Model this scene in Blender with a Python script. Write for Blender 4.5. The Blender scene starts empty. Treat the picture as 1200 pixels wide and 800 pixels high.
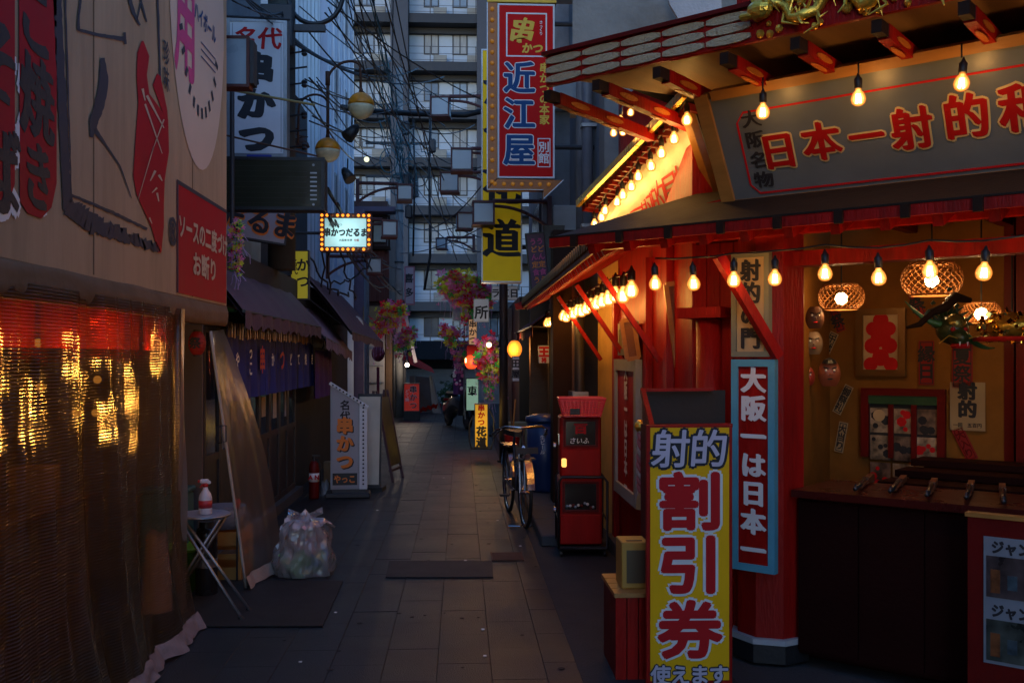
import bpy, math, random
from mathutils import Vector, Matrix, noise as mnoise
random.seed(7)
S = bpy.context.scene
COL = S.collection
R = math.radians
# ------------------------------------------------------------------ camera
HOR, FPX, CAMZ = 418.0, 1167.0, 1.65
YAW = math.atan(60 / FPX)
cam_d = bpy.data.cameras.new('camera'); cam = bpy.data.objects.new('camera', cam_d); COL.objects.link(cam)
cam.location = (0, 0, CAMZ); cam.rotation_euler = (R(90), 0, -YAW)
cam_d.lens = 35; cam_d.sensor_width = 36; cam_d.shift_y = (HOR - 400) / 1200
cam_d.clip_end = 2000; cam_d.clip_start = .05
S.camera = cam
# ------------------------------------------------------------------ world, sun, exposure
SUN_EL, SUN_ROT = R(14), R(200)
w = bpy.data.worlds.new('World'); S.world = w; w.use_nodes = True
nt = w.node_tree; bg = nt.nodes['Background']
sky = nt.nodes.new('ShaderNodeTexSky'); sky.sky_type = 'NISHITA'; sky.sun_disc = False
sky.sun_elevation = SUN_EL; sky.sun_rotation = SUN_ROT; sky.air_density = 1.0; sky.dust_density = .3; sky.ozone_density = 5.5
nt.links.new(sky.outputs[0], bg.inputs[0]); bg.inputs[1].default_value = 0.15
sd = bpy.data.lights.new('sun', 'SUN'); so = bpy.data.objects.new('sun', sd); COL.objects.link(so)
sd.energy = 0.05; sd.angle = R(15); sd.color = (1, .86, .74)
sun_dir = Vector((math.sin(SUN_ROT) * math.cos(SUN_EL), math.cos(SUN_ROT) * math.cos(SUN_EL), math.sin(SUN_EL)))
so.rotation_euler = (-sun_dir).to_track_quat('-Z', 'Y').to_euler()
S.view_settings.view_transform = 'Standard'; S.view_settings.look = 'None'
S.view_settings.exposure = 1.35; S.view_settings.gamma = 1
S.cycles.use_denoising = True; S.cycles.max_bounces = 6; S.cycles.diffuse_bounces = 3; S.cycles.glossy_bounces = 3
S.cycles.transparent_max_bounces = 12; S.cycles.transmission_bounces = 3; S.cycles.sample_clamp_indirect = 4
S.cycles.caustics_reflective = False; S.cycles.caustics_refractive = False
# ------------------------------------------------------------------ picture to place
_r = Vector((math.cos(YAW), -math.sin(YAW), 0)); _f = Vector((math.sin(YAW), math.cos(YAW), 0)); C0 = Vector((0, 0, CAMZ))
def ray(px, py): return _f + _r * ((px - 600) / FPX) + Vector((0, 0, -(py - HOR) / FPX))
def atD(px, py, D): return C0 + ray(px, py) * D
def atX(px, py, X): d = ray(px, py); return C0 + d * (X / d.x)
def atY(px, py, Y): d = ray(px, py); return C0 + d * (Y / d.y)
def atZ(px, py, Z=0): d = ray(px, py); return C0 + d * ((Z - CAMZ) / d.z)
def atP(px, py, p, n): d = ray(px, py); return C0 + d * ((p - C0).dot(n) / d.dot(n))
# ------------------------------------------------------------------ materials
MATS = {}
def nodes_of(name):
    m = bpy.data.materials.new(name); m.use_nodes = True; t = m.node_tree
    return m, t, t.nodes, t.links, t.nodes['Principled BSDF']
def mat(name, c, rough=.6, metal=0, var=.12, scale=5, bump=.12, bs=45, emit=None, es=0, stretch=None, spec=.5, dirt=0, trans=0, wpos=False):
    if name in MATS: return MATS[name]
    m, t, N, L, b = nodes_of(name)
    tc = N.new('ShaderNodeTexCoord'); mp = N.new('ShaderNodeMapping'); L.new(N.new('ShaderNodeNewGeometry').outputs['Position'] if wpos else tc.outputs['Object'], mp.inputs[0])
    if stretch: mp.inputs['Scale'].default_value = stretch
    n1 = N.new('ShaderNodeTexNoise'); n1.inputs['Scale'].default_value = scale; n1.inputs['Detail'].default_value = 5
    L.new(mp.outputs[0], n1.inputs[0])
    cr = N.new('ShaderNodeValToRGB'); e = cr.color_ramp.elements
    e[0].position = .3; e[1].position = .7
    e[0].color = (*[x * (1 - var) for x in c], 1); e[1].color = (*[min(1, x * (1 + var * .6)) for x in c], 1)
    L.new(n1.outputs[0], cr.inputs[0]); out = cr.outputs[0]
    if dirt:
        n3 = N.new('ShaderNodeTexNoise'); n3.inputs['Scale'].default_value = 1.7; n3.inputs['Detail'].default_value = 8; n3.inputs['Roughness'].default_value = .7
        L.new(mp.outputs[0], n3.inputs[0]); r3 = N.new('ShaderNodeValToRGB'); r3.color_ramp.elements[0].position = .45; r3.color_ramp.elements[1].position = .68
        r3.color_ramp.elements[0].color = (0, 0, 0, 1); r3.color_ramp.elements[1].color = (dirt, dirt, dirt, 1)
        L.new(n3.outputs[0], r3.inputs[0]); mx = N.new('ShaderNodeMixRGB'); L.new(r3.outputs[0], mx.inputs[0]); L.new(out, mx.inputs[1])
        mx.inputs[2].default_value = (c[0] * .35 + .01, c[1] * .32 + .008, c[2] * .3 + .006, 1); out = mx.outputs[0]
    L.new(out, b.inputs['Base Color'])
    b.inputs['Metallic'].default_value = metal; b.inputs['Specular IOR Level'].default_value = spec
    rr = N.new('ShaderNodeMapRange'); rr.inputs['To Min'].default_value = max(.03, rough - .12); rr.inputs['To Max'].default_value = min(1, rough + .12)
    L.new(n1.outputs[0], rr.inputs[0]); L.new(rr.outputs[0], b.inputs['Roughness'])
    if bump:
        n2 = N.new('ShaderNodeTexNoise'); n2.inputs['Scale'].default_value = bs; n2.inputs['Detail'].default_value = 4; L.new(mp.outputs[0], n2.inputs[0])
        bp = N.new('ShaderNodeBump'); bp.inputs['Strength'].default_value = bump; bp.inputs['Distance'].default_value = .02
        L.new(n2.outputs[0], bp.inputs['Height']); L.new(bp.outputs[0], b.inputs['Normal'])
    if emit:
        b.inputs['Emission Color'].default_value = (*emit, 1); b.inputs['Emission Strength'].default_value = es
    if trans:
        b.inputs['Subsurface Weight'].default_value = 0
    MATS[name] = m; return m
def emis(name, c, s):
    if name in MATS: return MATS[name]
    m, t, N, L, b = nodes_of(name); N.remove(b); e = N.new('ShaderNodeEmission'); e.inputs[0].default_value = (*c, 1); e.inputs[1].default_value = s
    L.new(e.outputs[0], N['Material Output'].inputs[0]); MATS[name] = m; return m
def seethrough(name, tint, alpha, rough=.2, diff=(.5, .5, .5), gloss=.5, ribs=False, emit=None, es=0):
    """a film: part clear, part diffuse/translucent, part glossy"""
    if name in MATS: return MATS[name]
    m, t, N, L, b = nodes_of(name); N.remove(b)
    tr = N.new('ShaderNodeBsdfTransparent'); tr.inputs[0].default_value = (*tint, 1)
    df = N.new('ShaderNodeBsdfDiffuse'); df.inputs[0].default_value = (*diff, 1)
    tl = N.new('ShaderNodeBsdfTranslucent'); tl.inputs[0].default_value = (*diff, 1)
    gl = N.new('ShaderNodeBsdfGlossy'); gl.inputs['Roughness'].default_value = rough; gl.inputs[0].default_value = (1, 1, 1, 1)
    m1 = N.new('ShaderNodeMixShader'); m1.inputs[0].default_value = .5; L.new(df.outputs[0], m1.inputs[1]); L.new(tl.outputs[0], m1.inputs[2])
    m2 = N.new('ShaderNodeMixShader'); L.new(tr.outputs[0], m2.inputs[1]); L.new(m1.outputs[0], m2.inputs[2]); m2.inputs[0].default_value = alpha
    m3 = N.new('ShaderNodeMixShader'); L.new(m2.outputs[0], m3.inputs[1]); L.new(gl.outputs[0], m3.inputs[2])
    fr = N.new('ShaderNodeFresnel'); fr.inputs[0].default_value = 1.45
    mu = N.new('ShaderNodeMath'); mu.operation = 'MULTIPLY'; mu.inputs[1].default_value = gloss; L.new(fr.outputs[0], mu.inputs[0]); L.new(mu.outputs[0], m3.inputs[0])
    tc = N.new('ShaderNodeTexCoord')
    n2 = N.new('ShaderNodeTexNoise'); n2.inputs['Scale'].default_value = 3.5 if ribs else 8; n2.inputs['Detail'].default_value = 3
    mpn = N.new('ShaderNodeMapping'); mpn.inputs['Scale'].default_value = (5, 5, .5) if ribs else (1, 1, 1)
    L.new(tc.outputs['Object'], mpn.inputs[0]); L.new(mpn.outputs[0], n2.inputs[0])
    bp = N.new('ShaderNodeBump'); bp.inputs['Strength'].default_value = .9 if ribs else .3; bp.inputs['Distance'].default_value = .02
    L.new(n2.outputs[0], bp.inputs['Height']); nrm = bp.outputs[0]
    if ribs:
        wv = N.new('ShaderNodeTexWave'); wv.bands_direction = 'Z'; wv.inputs['Scale'].default_value = 22; wv.inputs['Distortion'].default_value = .6; wv.inputs['Detail'].default_value = 1
        L.new(tc.outputs['Object'], wv.inputs[0]); b2 = N.new('ShaderNodeBump'); b2.inputs['Strength'].default_value = .8; b2.inputs['Distance'].default_value = .010
        L.new(wv.outputs['Fac'], b2.inputs['Height']); L.new(nrm, b2.inputs['Normal']); nrm = b2.outputs[0]
        # the reinforcing threads make the film less clear line by line
        mr = N.new('ShaderNodeMapRange'); mr.inputs['To Min'].default_value = alpha - .08; mr.inputs['To Max'].default_value = alpha + .1
        L.new(wv.outputs['Fac'], mr.inputs[0]); L.new(mr.outputs[0], m2.inputs[0])
    L.new(nrm, gl.inputs['Normal']); L.new(nrm, df.inputs['Normal']); L.new(nrm, tl.inputs['Normal'])
    if ribs:   # the embossed film scatters whatever shines through it
        rf = N.new('ShaderNodeBsdfRefraction'); rf.inputs['IOR'].default_value = 1.12; rf.inputs['Roughness'].default_value = .32; rf.inputs[0].default_value = (*tint, 1)
        L.new(nrm, rf.inputs['Normal']); m4 = N.new('ShaderNodeMixShader'); m4.inputs[0].default_value = .3
        L.new(tr.outputs[0], m4.inputs[1]); L.new(rf.outputs[0], m4.inputs[2]); L.new(m4.outputs[0], m2.inputs[1])
    L.new(m3.outputs[0], N['Material Output'].inputs[0]); MATS[name] = m; return m
# ------------------------------------------------------------------ mesh builder
class MB:
    def __init__(s): s.v = []; s.f = []; s.sm = False
    def add(s, vs, fs):
        k = len(s.v); s.v += [Vector(v) for v in vs]; s.f += [tuple(i + k for i in f) for f in fs]; return s
    def box(s, c, d, rot=None, bev=0):
        hx, hy, hz = d[0] / 2, d[1] / 2, d[2] / 2
        if bev <= 0:
            vs = [Vector((x, y, z)) for x in (-hx, hx) for y in (-hy, hy) for z in (-hz, hz)]
            fs = [(0, 1, 3, 2), (4, 6, 7, 5), (0, 4, 5, 1), (2, 3, 7, 6), (0, 2, 6, 4), (1, 5, 7, 3)]
        else:
            b = min(bev, hx * .9, hy * .9, hz * .9); vs = []; idx = {}
            for sx in (-1, 1):
                for sy in (-1, 1):
                    for sz in (-1, 1):
                        for a in range(3):
                            p = [sx * hx, sy * hy, sz * hz]
                            for q in range(3):
                                if q != a: p[q] -= (sx, sy, sz)[q] * b
                            idx[(sx, sy, sz, a)] = len(vs); vs.append(Vector(p))
            fs = []
            for a in range(3):
                o = [q for q in range(3) if q != a]
                for sg in (-1, 1):
                    f = []
                    for (p, q) in ((-1, -1), (1, -1), (1, 1), (-1, 1)):
                        k = [0, 0, 0]; k[a] = sg; k[o[0]] = p; k[o[1]] = q; f.append(idx[(*k, a)])
                    fs.append(tuple(f))
                for p in (-1, 1):
                    for q in (-1, 1):
                        k0 = [0, 0, 0]; k1 = [0, 0, 0]; k0[a] = -1; k1[a] = 1; k0[o[0]] = k1[o[0]] = p; k0[o[1]] = k1[o[1]] = q
                        fs.append((idx[(*k0, o[0])], idx[(*k1, o[0])], idx[(*k1, o[1])], idx[(*k0, o[1])]))
            for sx in (-1, 1):
                for sy in (-1, 1):
                    for sz in (-1, 1): fs.append((idx[(sx, sy, sz, 0)], idx[(sx, sy, sz, 1)], idx[(sx, sy, sz, 2)]))
        c = Vector(c)
        if rot is not None:
            m = rot if isinstance(rot, Matrix) else Matrix.Rotation(rot[0], 3, 'X') if False else (Matrix.Rotation(rot[2], 3, 'Z') @ Matrix.Rotation(rot[1], 3, 'Y') @ Matrix.Rotation(rot[0], 3, 'X'))
            vs = [m @ v for v in vs]
        return s.add([v + c for v in vs], fs)
    def b2(s, a, b, bev=0):
        a, b = Vector(a), Vector(b); return s.box((a + b) / 2, (abs(b.x - a.x), abs(b.y - a.y), abs(b.z - a.z)), bev=bev)
    def beam(s, a, b, w, h, up=(0, 0, 1), bev=0):
        a, b = Vector(a), Vector(b); d = b - a; l = d.length; x = d.normalized(); y = Vector(up).cross(x).normalized(); z = x.cross(y)
        m = Matrix((x, y, z)).transposed(); return s.box((a + b) / 2, (l, w, h), rot=m, bev=bev)
    def tube(s, pts, r, n=8, cap=True, closed=False):
        pts = [Vector(p) for p in pts]; k = len(s.v); m = len(pts); prev = None
        rs = r if isinstance(r, (list, tuple)) else [r] * m
        for i, p in enumerate(pts):
            if closed: t = pts[(i + 1) % m] - pts[i - 1]
            else: t = pts[min(i + 1, m - 1)] - pts[max(i - 1, 0)]
            t.normalize()
            if prev is None:
                u = t.orthogonal().normalized()
            else:
                u = prev - t * prev.dot(t); u = u.normalized() if u.length > 1e-6 else t.orthogonal().normalized()
            prev = u; v = t.cross(u)
            for j in range(n):
                a = 2 * math.pi * j / n; s.v.append(p + (u * math.cos(a) + v * math.sin(a)) * rs[i])
        for i in range(m if closed else m - 1):
            for j in range(n):
                a = k + i * n + j; b = k + i * n + (j + 1) % n; c = k + ((i + 1) % m) * n + (j + 1) % n; d = k + ((i + 1) % m) * n + j
                s.f.append((a, b, c, d))
        if cap and not closed:
            s.f.append(tuple(k + j for j in range(n))[::-1]); s.f.append(tuple(k + (m - 1) * n + j for j in range(n)))
        return s
    def lathe(s, prof, c=(0, 0, 0), n=16, axis=None, sx=1, sy=1):
        c = Vector(c); k = len(s.v); m = len(prof); rot = None
        if axis is not None: rot = Vector((0, 0, 1)).rotation_difference(Vector(axis)).to_matrix()
        for (r, z) in prof:
            for j in range(n):
                a = 2 * math.pi * j / n; p = Vector((r * math.cos(a) * sx, r * math.sin(a) * sy, z))
                if rot: p = rot @ p
                s.v.append(p + c)
        for i in range(m - 1):
            for j in range(n): s.f.append((k + i * n + j, k + i * n + (j + 1) % n, k + (i + 1) * n + (j + 1) % n, k + (i + 1) * n + j))
        if prof[0][0] > 1e-5: s.f.append(tuple(k + j for j in range(n))[::-1])
        if prof[-1][0] > 1e-5: s.f.append(tuple(k + (m - 1) * n + j for j in range(n)))
        return s
    def cyl(s, c, r, h, n=14, axis=None): return s.lathe([(r, 0), (r, h)], c, n, axis)
    def ball(s, c, r, n=12, m=8, sz=1, sx=1, sy=1):
        return s.lathe([(r * math.sin(math.pi * i / m) + (1e-5 if i in (0, m) else 0), -r * math.cos(math.pi * i / m) * sz) for i in range(m + 1)], c, n, sx=sx, sy=sy)
    def quad(s, a, b, c, d): return s.add([a, b, c, d], [(0, 1, 2, 3)])
    def prism(s, pts, dvec):
        """polygon pts pushed along dvec"""
        pts = [Vector(p) for p in pts]; d = Vector(dvec); n = len(pts); k = len(s.v); s.v += pts + [p + d for p in pts]
        s.f.append(tuple(range(k, k + n))[::-1]); s.f.append(tuple(range(k + n, k + 2 * n)))
        for i in range(n): j = (i + 1) % n; s.f.append((k + i, k + j, k + n + j, k + n + i))
        return s
    def grid(s, fn, nu, nv):
        k = len(s.v)
        for i in range(nu + 1):
            for j in range(nv + 1): s.v.append(Vector(fn(i / nu, j / nv)))
        for i in range(nu):
            for j in range(nv): a = k + i * (nv + 1) + j; s.f.append((a, a + nv + 1, a + nv + 2, a + 1))
        return s
    def xf(s, m): s.v = [m @ v for v in s.v]; return s
def link_mesh(name, mb, material, smooth=False):
    me = bpy.data.meshes.new(name); me.from_pydata([tuple(v) for v in mb.v], [], mb.f); me.materials.append(material)
    if smooth: me.polygons.foreach_set('use_smooth', [True] * len(me.polygons))
    o = bpy.data.objects.new(name, me); COL.objects.link(o); return o
def setp(o, label=None, cat=None, group=None, kind=None):
    if label: o['label'] = label
    if cat: o['category'] = cat
    if group: o['group'] = group
    if kind: o['kind'] = kind
    return o
def thing(name, label, cat, loc=(0, 0, 0), rot=0, group=None, kind=None):
    o = bpy.data.objects.new(name, None); o.empty_display_size = .1; COL.objects.link(o); o.location = loc
    o.rotation_euler = (0, 0, rot) if not isinstance(rot, (tuple, list)) else rot
    return setp(o, label, cat, group, kind)
def mloc(o):
    return Matrix.Translation(o.location) @ o.rotation_euler.to_matrix().to_4x4()
def part(name, mb, material, parent, world=False, smooth=False, label=None, kind=None):
    if world:
        inv = mloc(parent).inverted()
        if parent.parent: inv = inv @ mloc(parent.parent).inverted()
        mb.xf(inv)
    o = link_mesh(name, mb, material, smooth); o.parent = parent
    if label: o['label'] = label
    if kind: o['kind'] = kind
    return o
def solo(name, label, cat, mb, material, smooth=False, group=None, kind=None, centre=True):
    if centre and mb.v:
        n = len(mb.v); c = Vector((sum(v.x for v in mb.v) / n, sum(v.y for v in mb.v) / n, min(v.z for v in mb.v)))
        mb.v = [v - c for v in mb.v]
    else: c = Vector((0, 0, 0))
    o = link_mesh(name, mb, material, smooth); o.location = c; return setp(o, label, cat, group, kind)
def struct(name, mb, material, smooth=False): return setp(link_mesh(name, mb, material, smooth), kind='structure')
def inst(o, parent, loc=(0, 0, 0), rot=(0, 0, 0), scale=None):
    c = o.copy(); COL.objects.link(c); c.parent = parent; c.location = loc; c.rotation_euler = rot
    if scale: c.scale = scale
    return c
def dup(root, loc, rot=None, label=None, group=None):
    c = root.copy(); COL.objects.link(c); c.location = loc
    if rot is not None: c.rotation_euler = (0, 0, rot) if not isinstance(rot, (tuple, list)) else rot
    if label: c['label'] = label
    if group: c['group'] = group
    def rec(a, b):
        for ch in a.children:
            d = ch.copy(); COL.objects.link(d); d.parent = b; rec(ch, d)
    rec(root, c); return c
# ------------------------------------------------------------------ lettering (glyph outlines of the built-in font)
_G = {}
def glyph(ch, bold):
    k = (ch, round(bold, 4))
    if k in _G: return _G[k]
    c = bpy.data.curves.new('g', 'FONT'); c.body = ch; c.resolution_u = 3; c.offset = bold
    o = bpy.data.objects.new('g', c); COL.objects.link(o); bpy.context.view_layer.update()
    m = o.to_mesh(); v = [(p.co.x - (.5 if ord(ch) > 255 else .3), p.co.y - .36) for p in m.vertices]; f = [tuple(p.vertices) for p in m.polygons]
    o.to_mesh_clear(); bpy.data.objects.remove(o); bpy.data.curves.remove(c)
    _G[k] = (v, f); return _G[k]
def text(parent, body, material, x, z, size, y=-.006, bold=.0, brush=0, vert=False, sx=1.0, pitch=1.0, slant=0, rise=0, mtx=None, name='lettering', wob=0):
    """lettering centred on local (x, z), front towards local -y; one mesh"""
    mb = MB(); chars = list(body); n = len(chars)
    shifts = [(0, 0)] if not brush else [(q * brush, -q * brush * .5) for q in (-1, -.5, 0, .5, 1)]
    if bold: shifts = [(a + bold * math.cos(k * math.pi / 4), b + bold * math.sin(k * math.pi / 4)) for (a, b) in (shifts if not brush else (shifts[0], shifts[2], shifts[4])) for k in range(8)] + shifts
    for i, ch in enumerate(chars):
        if ch in ' \u3000': continue
        g = glyph(ch, 0)
        t = i - (n - 1) / 2
        cx, cz = (x, z - t * size * pitch) if vert else (x + t * size * pitch * sx, z + t * rise)
        if vert and ch == 'ー': vs = [(-b * .9, a) for a, b in g[0]]
        else: vs = g[0]
        for q, (dx, dz) in enumerate(shifts):
            P = []
            for a, b in vs:
                aa = a + dx + b * slant; bb = b + dz
                if wob:
                    nn = mnoise.noise_vector(Vector((a * 3 + i * 7, b * 3, 1.3))); aa += nn.x * wob; bb += nn.y * wob
                P.append(Vector((cx + aa * size * sx, y - q * .00005, cz + bb * size)))
            mb.add(P, g[1])
    if mtx is not None: mb.xf(mtx)
    return part(name, mb, material, parent)
# ================================================================== palette
M_red = mat('red_lacquer', (.36, .005, .003), .5, spec=.22, bump=.3, bs=30, var=.3, scale=7, stretch=(3, 3, .5), dirt=.65)
M_redd = mat('dark_red_wood', (.13, .005, .004), .5, spec=.2, dirt=.5, bump=.1)
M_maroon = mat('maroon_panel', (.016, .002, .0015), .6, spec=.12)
M_white = mat('white_board', (.62, .63, .66), .5, var=.05, dirt=.12, bump=.03)
M_offw = mat('cream_board', (.55, .5, .4), .55, dirt=.2)
M_black = mat('black_paint', (.012, .012, .014), .5)
M_blk2 = mat('black_ink', (.015, .015, .02), .7)
M_redink = mat('red_print', (.5, .01, .014), .6, var=.05, bump=0, spec=.2)
M_whink = mat('white_print', (.75, .74, .72), .55, var=.05, bump=0)
M_yelink = mat('yellow_print', (.75, .45, .02), .55, var=.05, bump=0)
M_blueink = mat('blue_print', (.008, .06, .19), .6, spec=.2, var=.05, bump=0)
M_orgink = mat('orange_print', (.75, .19, .015), .55, var=.05, bump=0)
M_metal = mat('grey_steel', (.3, .31, .33), .4, .8, dirt=.4)
M_dmetal = mat('dark_steel', (.05, .05, .055), .5, .5, dirt=.3)
M_rust = mat('rusty_pipe', (.12, .05, .03), .7, .3, dirt=.5)
M_rubber = mat('black_rubber', (.01, .01, .01), .6, bump=0)
M_wood = mat('old_timber', (.14, .07, .03), .65, stretch=(1, 1, 6), dirt=.3)
M_goldwood = mat('varnished_wood', (.4, .18, .04), .45, stretch=(1, 1, 6), dirt=.3)
M_dwood = mat('dark_timber', (.03, .013, .008), .7, dirt=.3, spec=.12)
M_conc = mat('grey_concrete', (.06, .062, .068), .85, dirt=.5, bump=.3)
M_tarp = mat('beige_canvas', (.42, .28, .165), .7, var=.12, scale=1.2, bump=.25, bs=5, dirt=.38, stretch=(3, 1, .45))
M_tarp2 = mat('brown_roller', (.2, .125, .075), .8, var=.1, dirt=.4, spec=.1, bump=.3, bs=12)
M_cable = mat('cable_sheath', (.012, .013, .016), .5, bump=0)
M_teal = mat('teal_sheath', (.01, .12, .16), .5, bump=0)
# ================================================================== ground
g = MB().quad((-60, -40, -.02), (60, -40, -.02), (60, 150, -.02), (-60, 150, -.02)); struct('ground', g, mat('asphalt', (.045, .045, .048), .8, bump=.4, bs=90, dirt=.4))
pav_m = []
for i, c in enumerate([(.0135, .0185, .026), (.0125, .0175, .0245), (.0145, .0195, .026), (.0125, .0185, .027), (.0145, .018, .023)]):
    pav_m.append(mat('paving_stone_%d' % i, c, .42, var=.45, scale=2.2, bump=.4, bs=120, dirt=.85, wpos=True, spec=.3))
bed = MB().b2((-2.1, 3, -.02 + .004), (.62, 36, -.006)); setp(struct('street', bed, mat('sand_joint', (.014, .015, .016), .9, spec=.2)), kind='structure')
street = bpy.data.objects['street']
TW, TL = .285, .56
protos = []
for i in range(5):
    mb = MB().box((0, 0, 0), (TW - .002, TL - .002, .024), bev=.0012); me = link_mesh('paving_stone', mb, pav_m[i]); me.parent = street; protos.append(me)
rows = 28; k = 0; used = set()
rest = MB()
for r_ in range(62):
    y = 4.25 + r_ * TL
    for c in range(10):
        if r_ >= rows and y > 34: continue
        x = -2.08 + TW * (c + .5) - .04
        if x > .62: continue
        yy = y + (TL / 2 if (c % 2) else 0)
        dz = random.uniform(-.001, .001); pi = (c * 7 + r_ * 13 + (c * r_) % 5) % 5 if random.random() < .75 else random.randrange(5)
        if r_ < rows:
            tl = (random.uniform(-.0015, .0015), random.uniform(-.001, .001), 0)
            if pi not in used: o = protos[pi]; used.add(pi); o.location = (x, yy, -.012 + dz); o.rotation_euler = tl
            else: inst(protos[pi], street, (x, yy, -.012 + dz), tl)
        else: rest.box((x, yy, -.012 + dz), (TW - .007, TL - .007, .024))
part('distant_paving', rest, pav_m[1], street, kind='stuff')
# margins both sides
mg = MB().b2((-3.2, 3, -.018), (-2.1, 36, .004)).b2((.62, 3, -.018), (1.4, 36, .003)); struct('pavement', mg, mat('worn_concrete', (.018, .021, .026), .8, dirt=.7, bump=.35, bs=70))
kb = MB()
for i in range(16):
    y0 = 8.62 + i * .9; kb = MB().b2((.70, y0 + .006, 0), (1.02, y0 + .894, .10), bev=.01)
    if i == 0: kerb = struct('kerb', kb, M_conc)
    else: part('kerb_stone', kb, M_conc, kerb)
kerb.name = 'kerb'
# road patches and mats
a, b_ = atZ(452, 677), atZ(578, 677); a2, b2_ = atZ(456, 658), atZ(577, 658)
pt = MB().prism([(a.x, a.y, .004), (b_.x, b_.y, .004), (b2_.x, b2_.y, .004), (a2.x, a2.y, .004)], (0, 0, .006))
setp(struct('drain_cover', pt, mat('drain_rubber', (.022, .022, .024), .7, bump=.5, bs=150)), kind='structure')
dt = MB()
for i in range(9): dt.b2((.26 + 0, 8.05 + i * .035, .004), (.5, 8.07 + i * .035, .012))
dt.b2((.25, 8.03, .003), (.26, 8.37, .014)).b2((.5, 8.03, .003), (.51, 8.37, .014))
solo('drain_grate', 'small rusty slotted drain grate set in the paving left of the capsule machines', 'drain grate', dt, M_rust)
mt = [atZ(212, 735), atZ(378, 735), atZ(402, 682), atZ(232, 680)]
solo('floor_mat', 'large black rubber mat lying under the folding table by the stall opening', 'floor mat', MB().prism([(p.x, p.y, .004) for p in mt], (0, 0, .008)), mat('mat_rubber', (.008, .008, .009), .75, bump=.5, bs=200))
for i, (px, py) in enumerate([(566, 738), (568, 769), (545, 657), (583, 610), (442, 598), (352, 776), (393, 718), (520, 560), (610, 640)]):
    p = atZ(px, py); mb = MB(); 
    q = [Vector((p.x + random.uniform(.008, .016) * math.cos(t), p.y + random.uniform(.01, .02) * math.sin(t), .0035)) for t in [k * 1.05 for k in range(6)]]
    mb.prism(q, (0, 0, .003))
    solo('litter_scrap', 'tiny pale scrap of litter lying loose on the dark paving', 'litter', mb, M_whink, group='litter scraps on the paving')
gum = MB()
for i in range(90):
    x, y = random.uniform(-1.9, .6), random.uniform(4.8, 16); r_ = random.uniform(.008, .02)
    gum.prism([(x + r_ * math.cos(a) * random.uniform(.8, 1.2), y + r_ * math.sin(a), .0032) for a in [k * 1.05 for k in range(6)]], (0, 0, .0012))
setp(struct('gum_spot', gum, mat('old_gum', (.016, .016, .018), .8, bump=0)), 'scattered dark gum spots trodden into the paving', 'gum', kind='stuff')
# ================================================================== LEFT: takoyaki tent stall
TX = -1.70
def tarpM(y0): return Matrix.Translation((TX, y0, 0)) @ Matrix.Rotation(R(90), 4, 'Z')
stall = thing('market_stall', 'canvas fronted food stall with printed beige tarpaulin above clear plastic curtains', 'food stall', (TX, 5, 0), R(90))
def wv(y, z): return .010 * math.sin(y * 3.1 + z * .6) * 0 
tp = MB().grid(lambda u, v: (TX - .0 , 2.2 + u * 5.15 - .0 * v, 2.0 + v * 2.9), 24, 14)
# the free edge leans a little: near top it hangs slightly short
front = MB()
front.b2((TX - .02, 2.2, 2.02), (TX, 7.33, 4.9))
part('canvas_front', front, M_tarp, stall, world=True)
part('canvas_return', MB().b2((-2.9, 7.30, 2.0), (TX - .021, 7.33, 4.9)), M_tarp, stall, world=True)
# sagging roller below the canvas
rl = MB()
rl.grid(lambda u, v: (TX - .01 + .022 * math.sin(v * math.pi) ** .5 + .006 * mnoise.noise(Vector((u * 14, v * 3, 2))), 2.2 + u * 5.14, 2.03 - .155 * v - .006 * math.sin(u * 9)), 60, 10)
rl.grid(lambda u, v: (TX - .01 - .05 * v, 2.2 + u * 5.14, 1.875 - .006 * math.sin(u * 9)), 20, 2)
part('rolled_blind', rl, M_tarp2, stall, world=True, smooth=True)
for yy in (3.0, 4.7, 6.4):
    part('seam', MB().b2((TX + .0005, yy, 2.03), (TX + .0025, yy + .012, 4.9)), M_tarp2, stall, world=True)
part('frame_pole', MB().tube([(TX - .05, 6.22, 0), (TX - .05, 6.22, 2.0)], .022, 10), M_metal, stall, world=True, smooth=True)
part('frame_pole', MB().tube([(TX - .05, 7.3, 1.9), (TX - .75, 7.3, 1.9)], .02, 10), M_metal, stall, world=True, smooth=True)
def onT(px, py, off=.003):
    return atX(px, py, TX + off)
def tprint(name, pts, m, off=.004, par=stall, label=None):
    mb = MB(); P = [onT(x, y, off) for x, y in pts]
    mb.prism(P, (.001, 0, 0)); return part(name, mb, m, par, world=True, label=label)
def loc_t(px, py):
    p = onT(px, py); return (p.y - 5, p.z)   # local x, z on the stall front
# left red strips with kana
r1 = [(22, -40), (66, -40), (66, 215), (60, 243), (48, 256), (32, 250), (23, 236)]
M_crim = mat('crimson_print', (.38, .012, .022), .6, var=.12, bump=0, spec=.12)
tprint('printed_strip', r1, M_crim)
tprint('printed_strip', [(-70, -60), (17, -40), (17, 215), (11, 235), (-2, 240), (-70, 228)], M_crim)
for ch, cx, cy, s in [('こ', 41, 22, .36), ('焼', 43, 117, .36), ('き', 44, 208, .31)]:
    x, z = loc_t(cx, cy)
    text(stall, ch, M_whink, x, z, s, y=-.0045, bold=.085, sx=.95); text(stall, ch, M_blk2, x, z, s * .95, y=-.0062, brush=.04, bold=.008, sx=.95)
for ch, cx, cy, s in [('そ', -4, 70, .36), ('ば', -3, 200, .38)]:
    x, z = loc_t(cx, cy)
    text(stall, ch, M_whink, x, z, s, y=-.0045, bold=.085); text(stall, ch, M_blk2, x, z, s * .95, y=-.0062, brush=.04, bold=.008)
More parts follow.
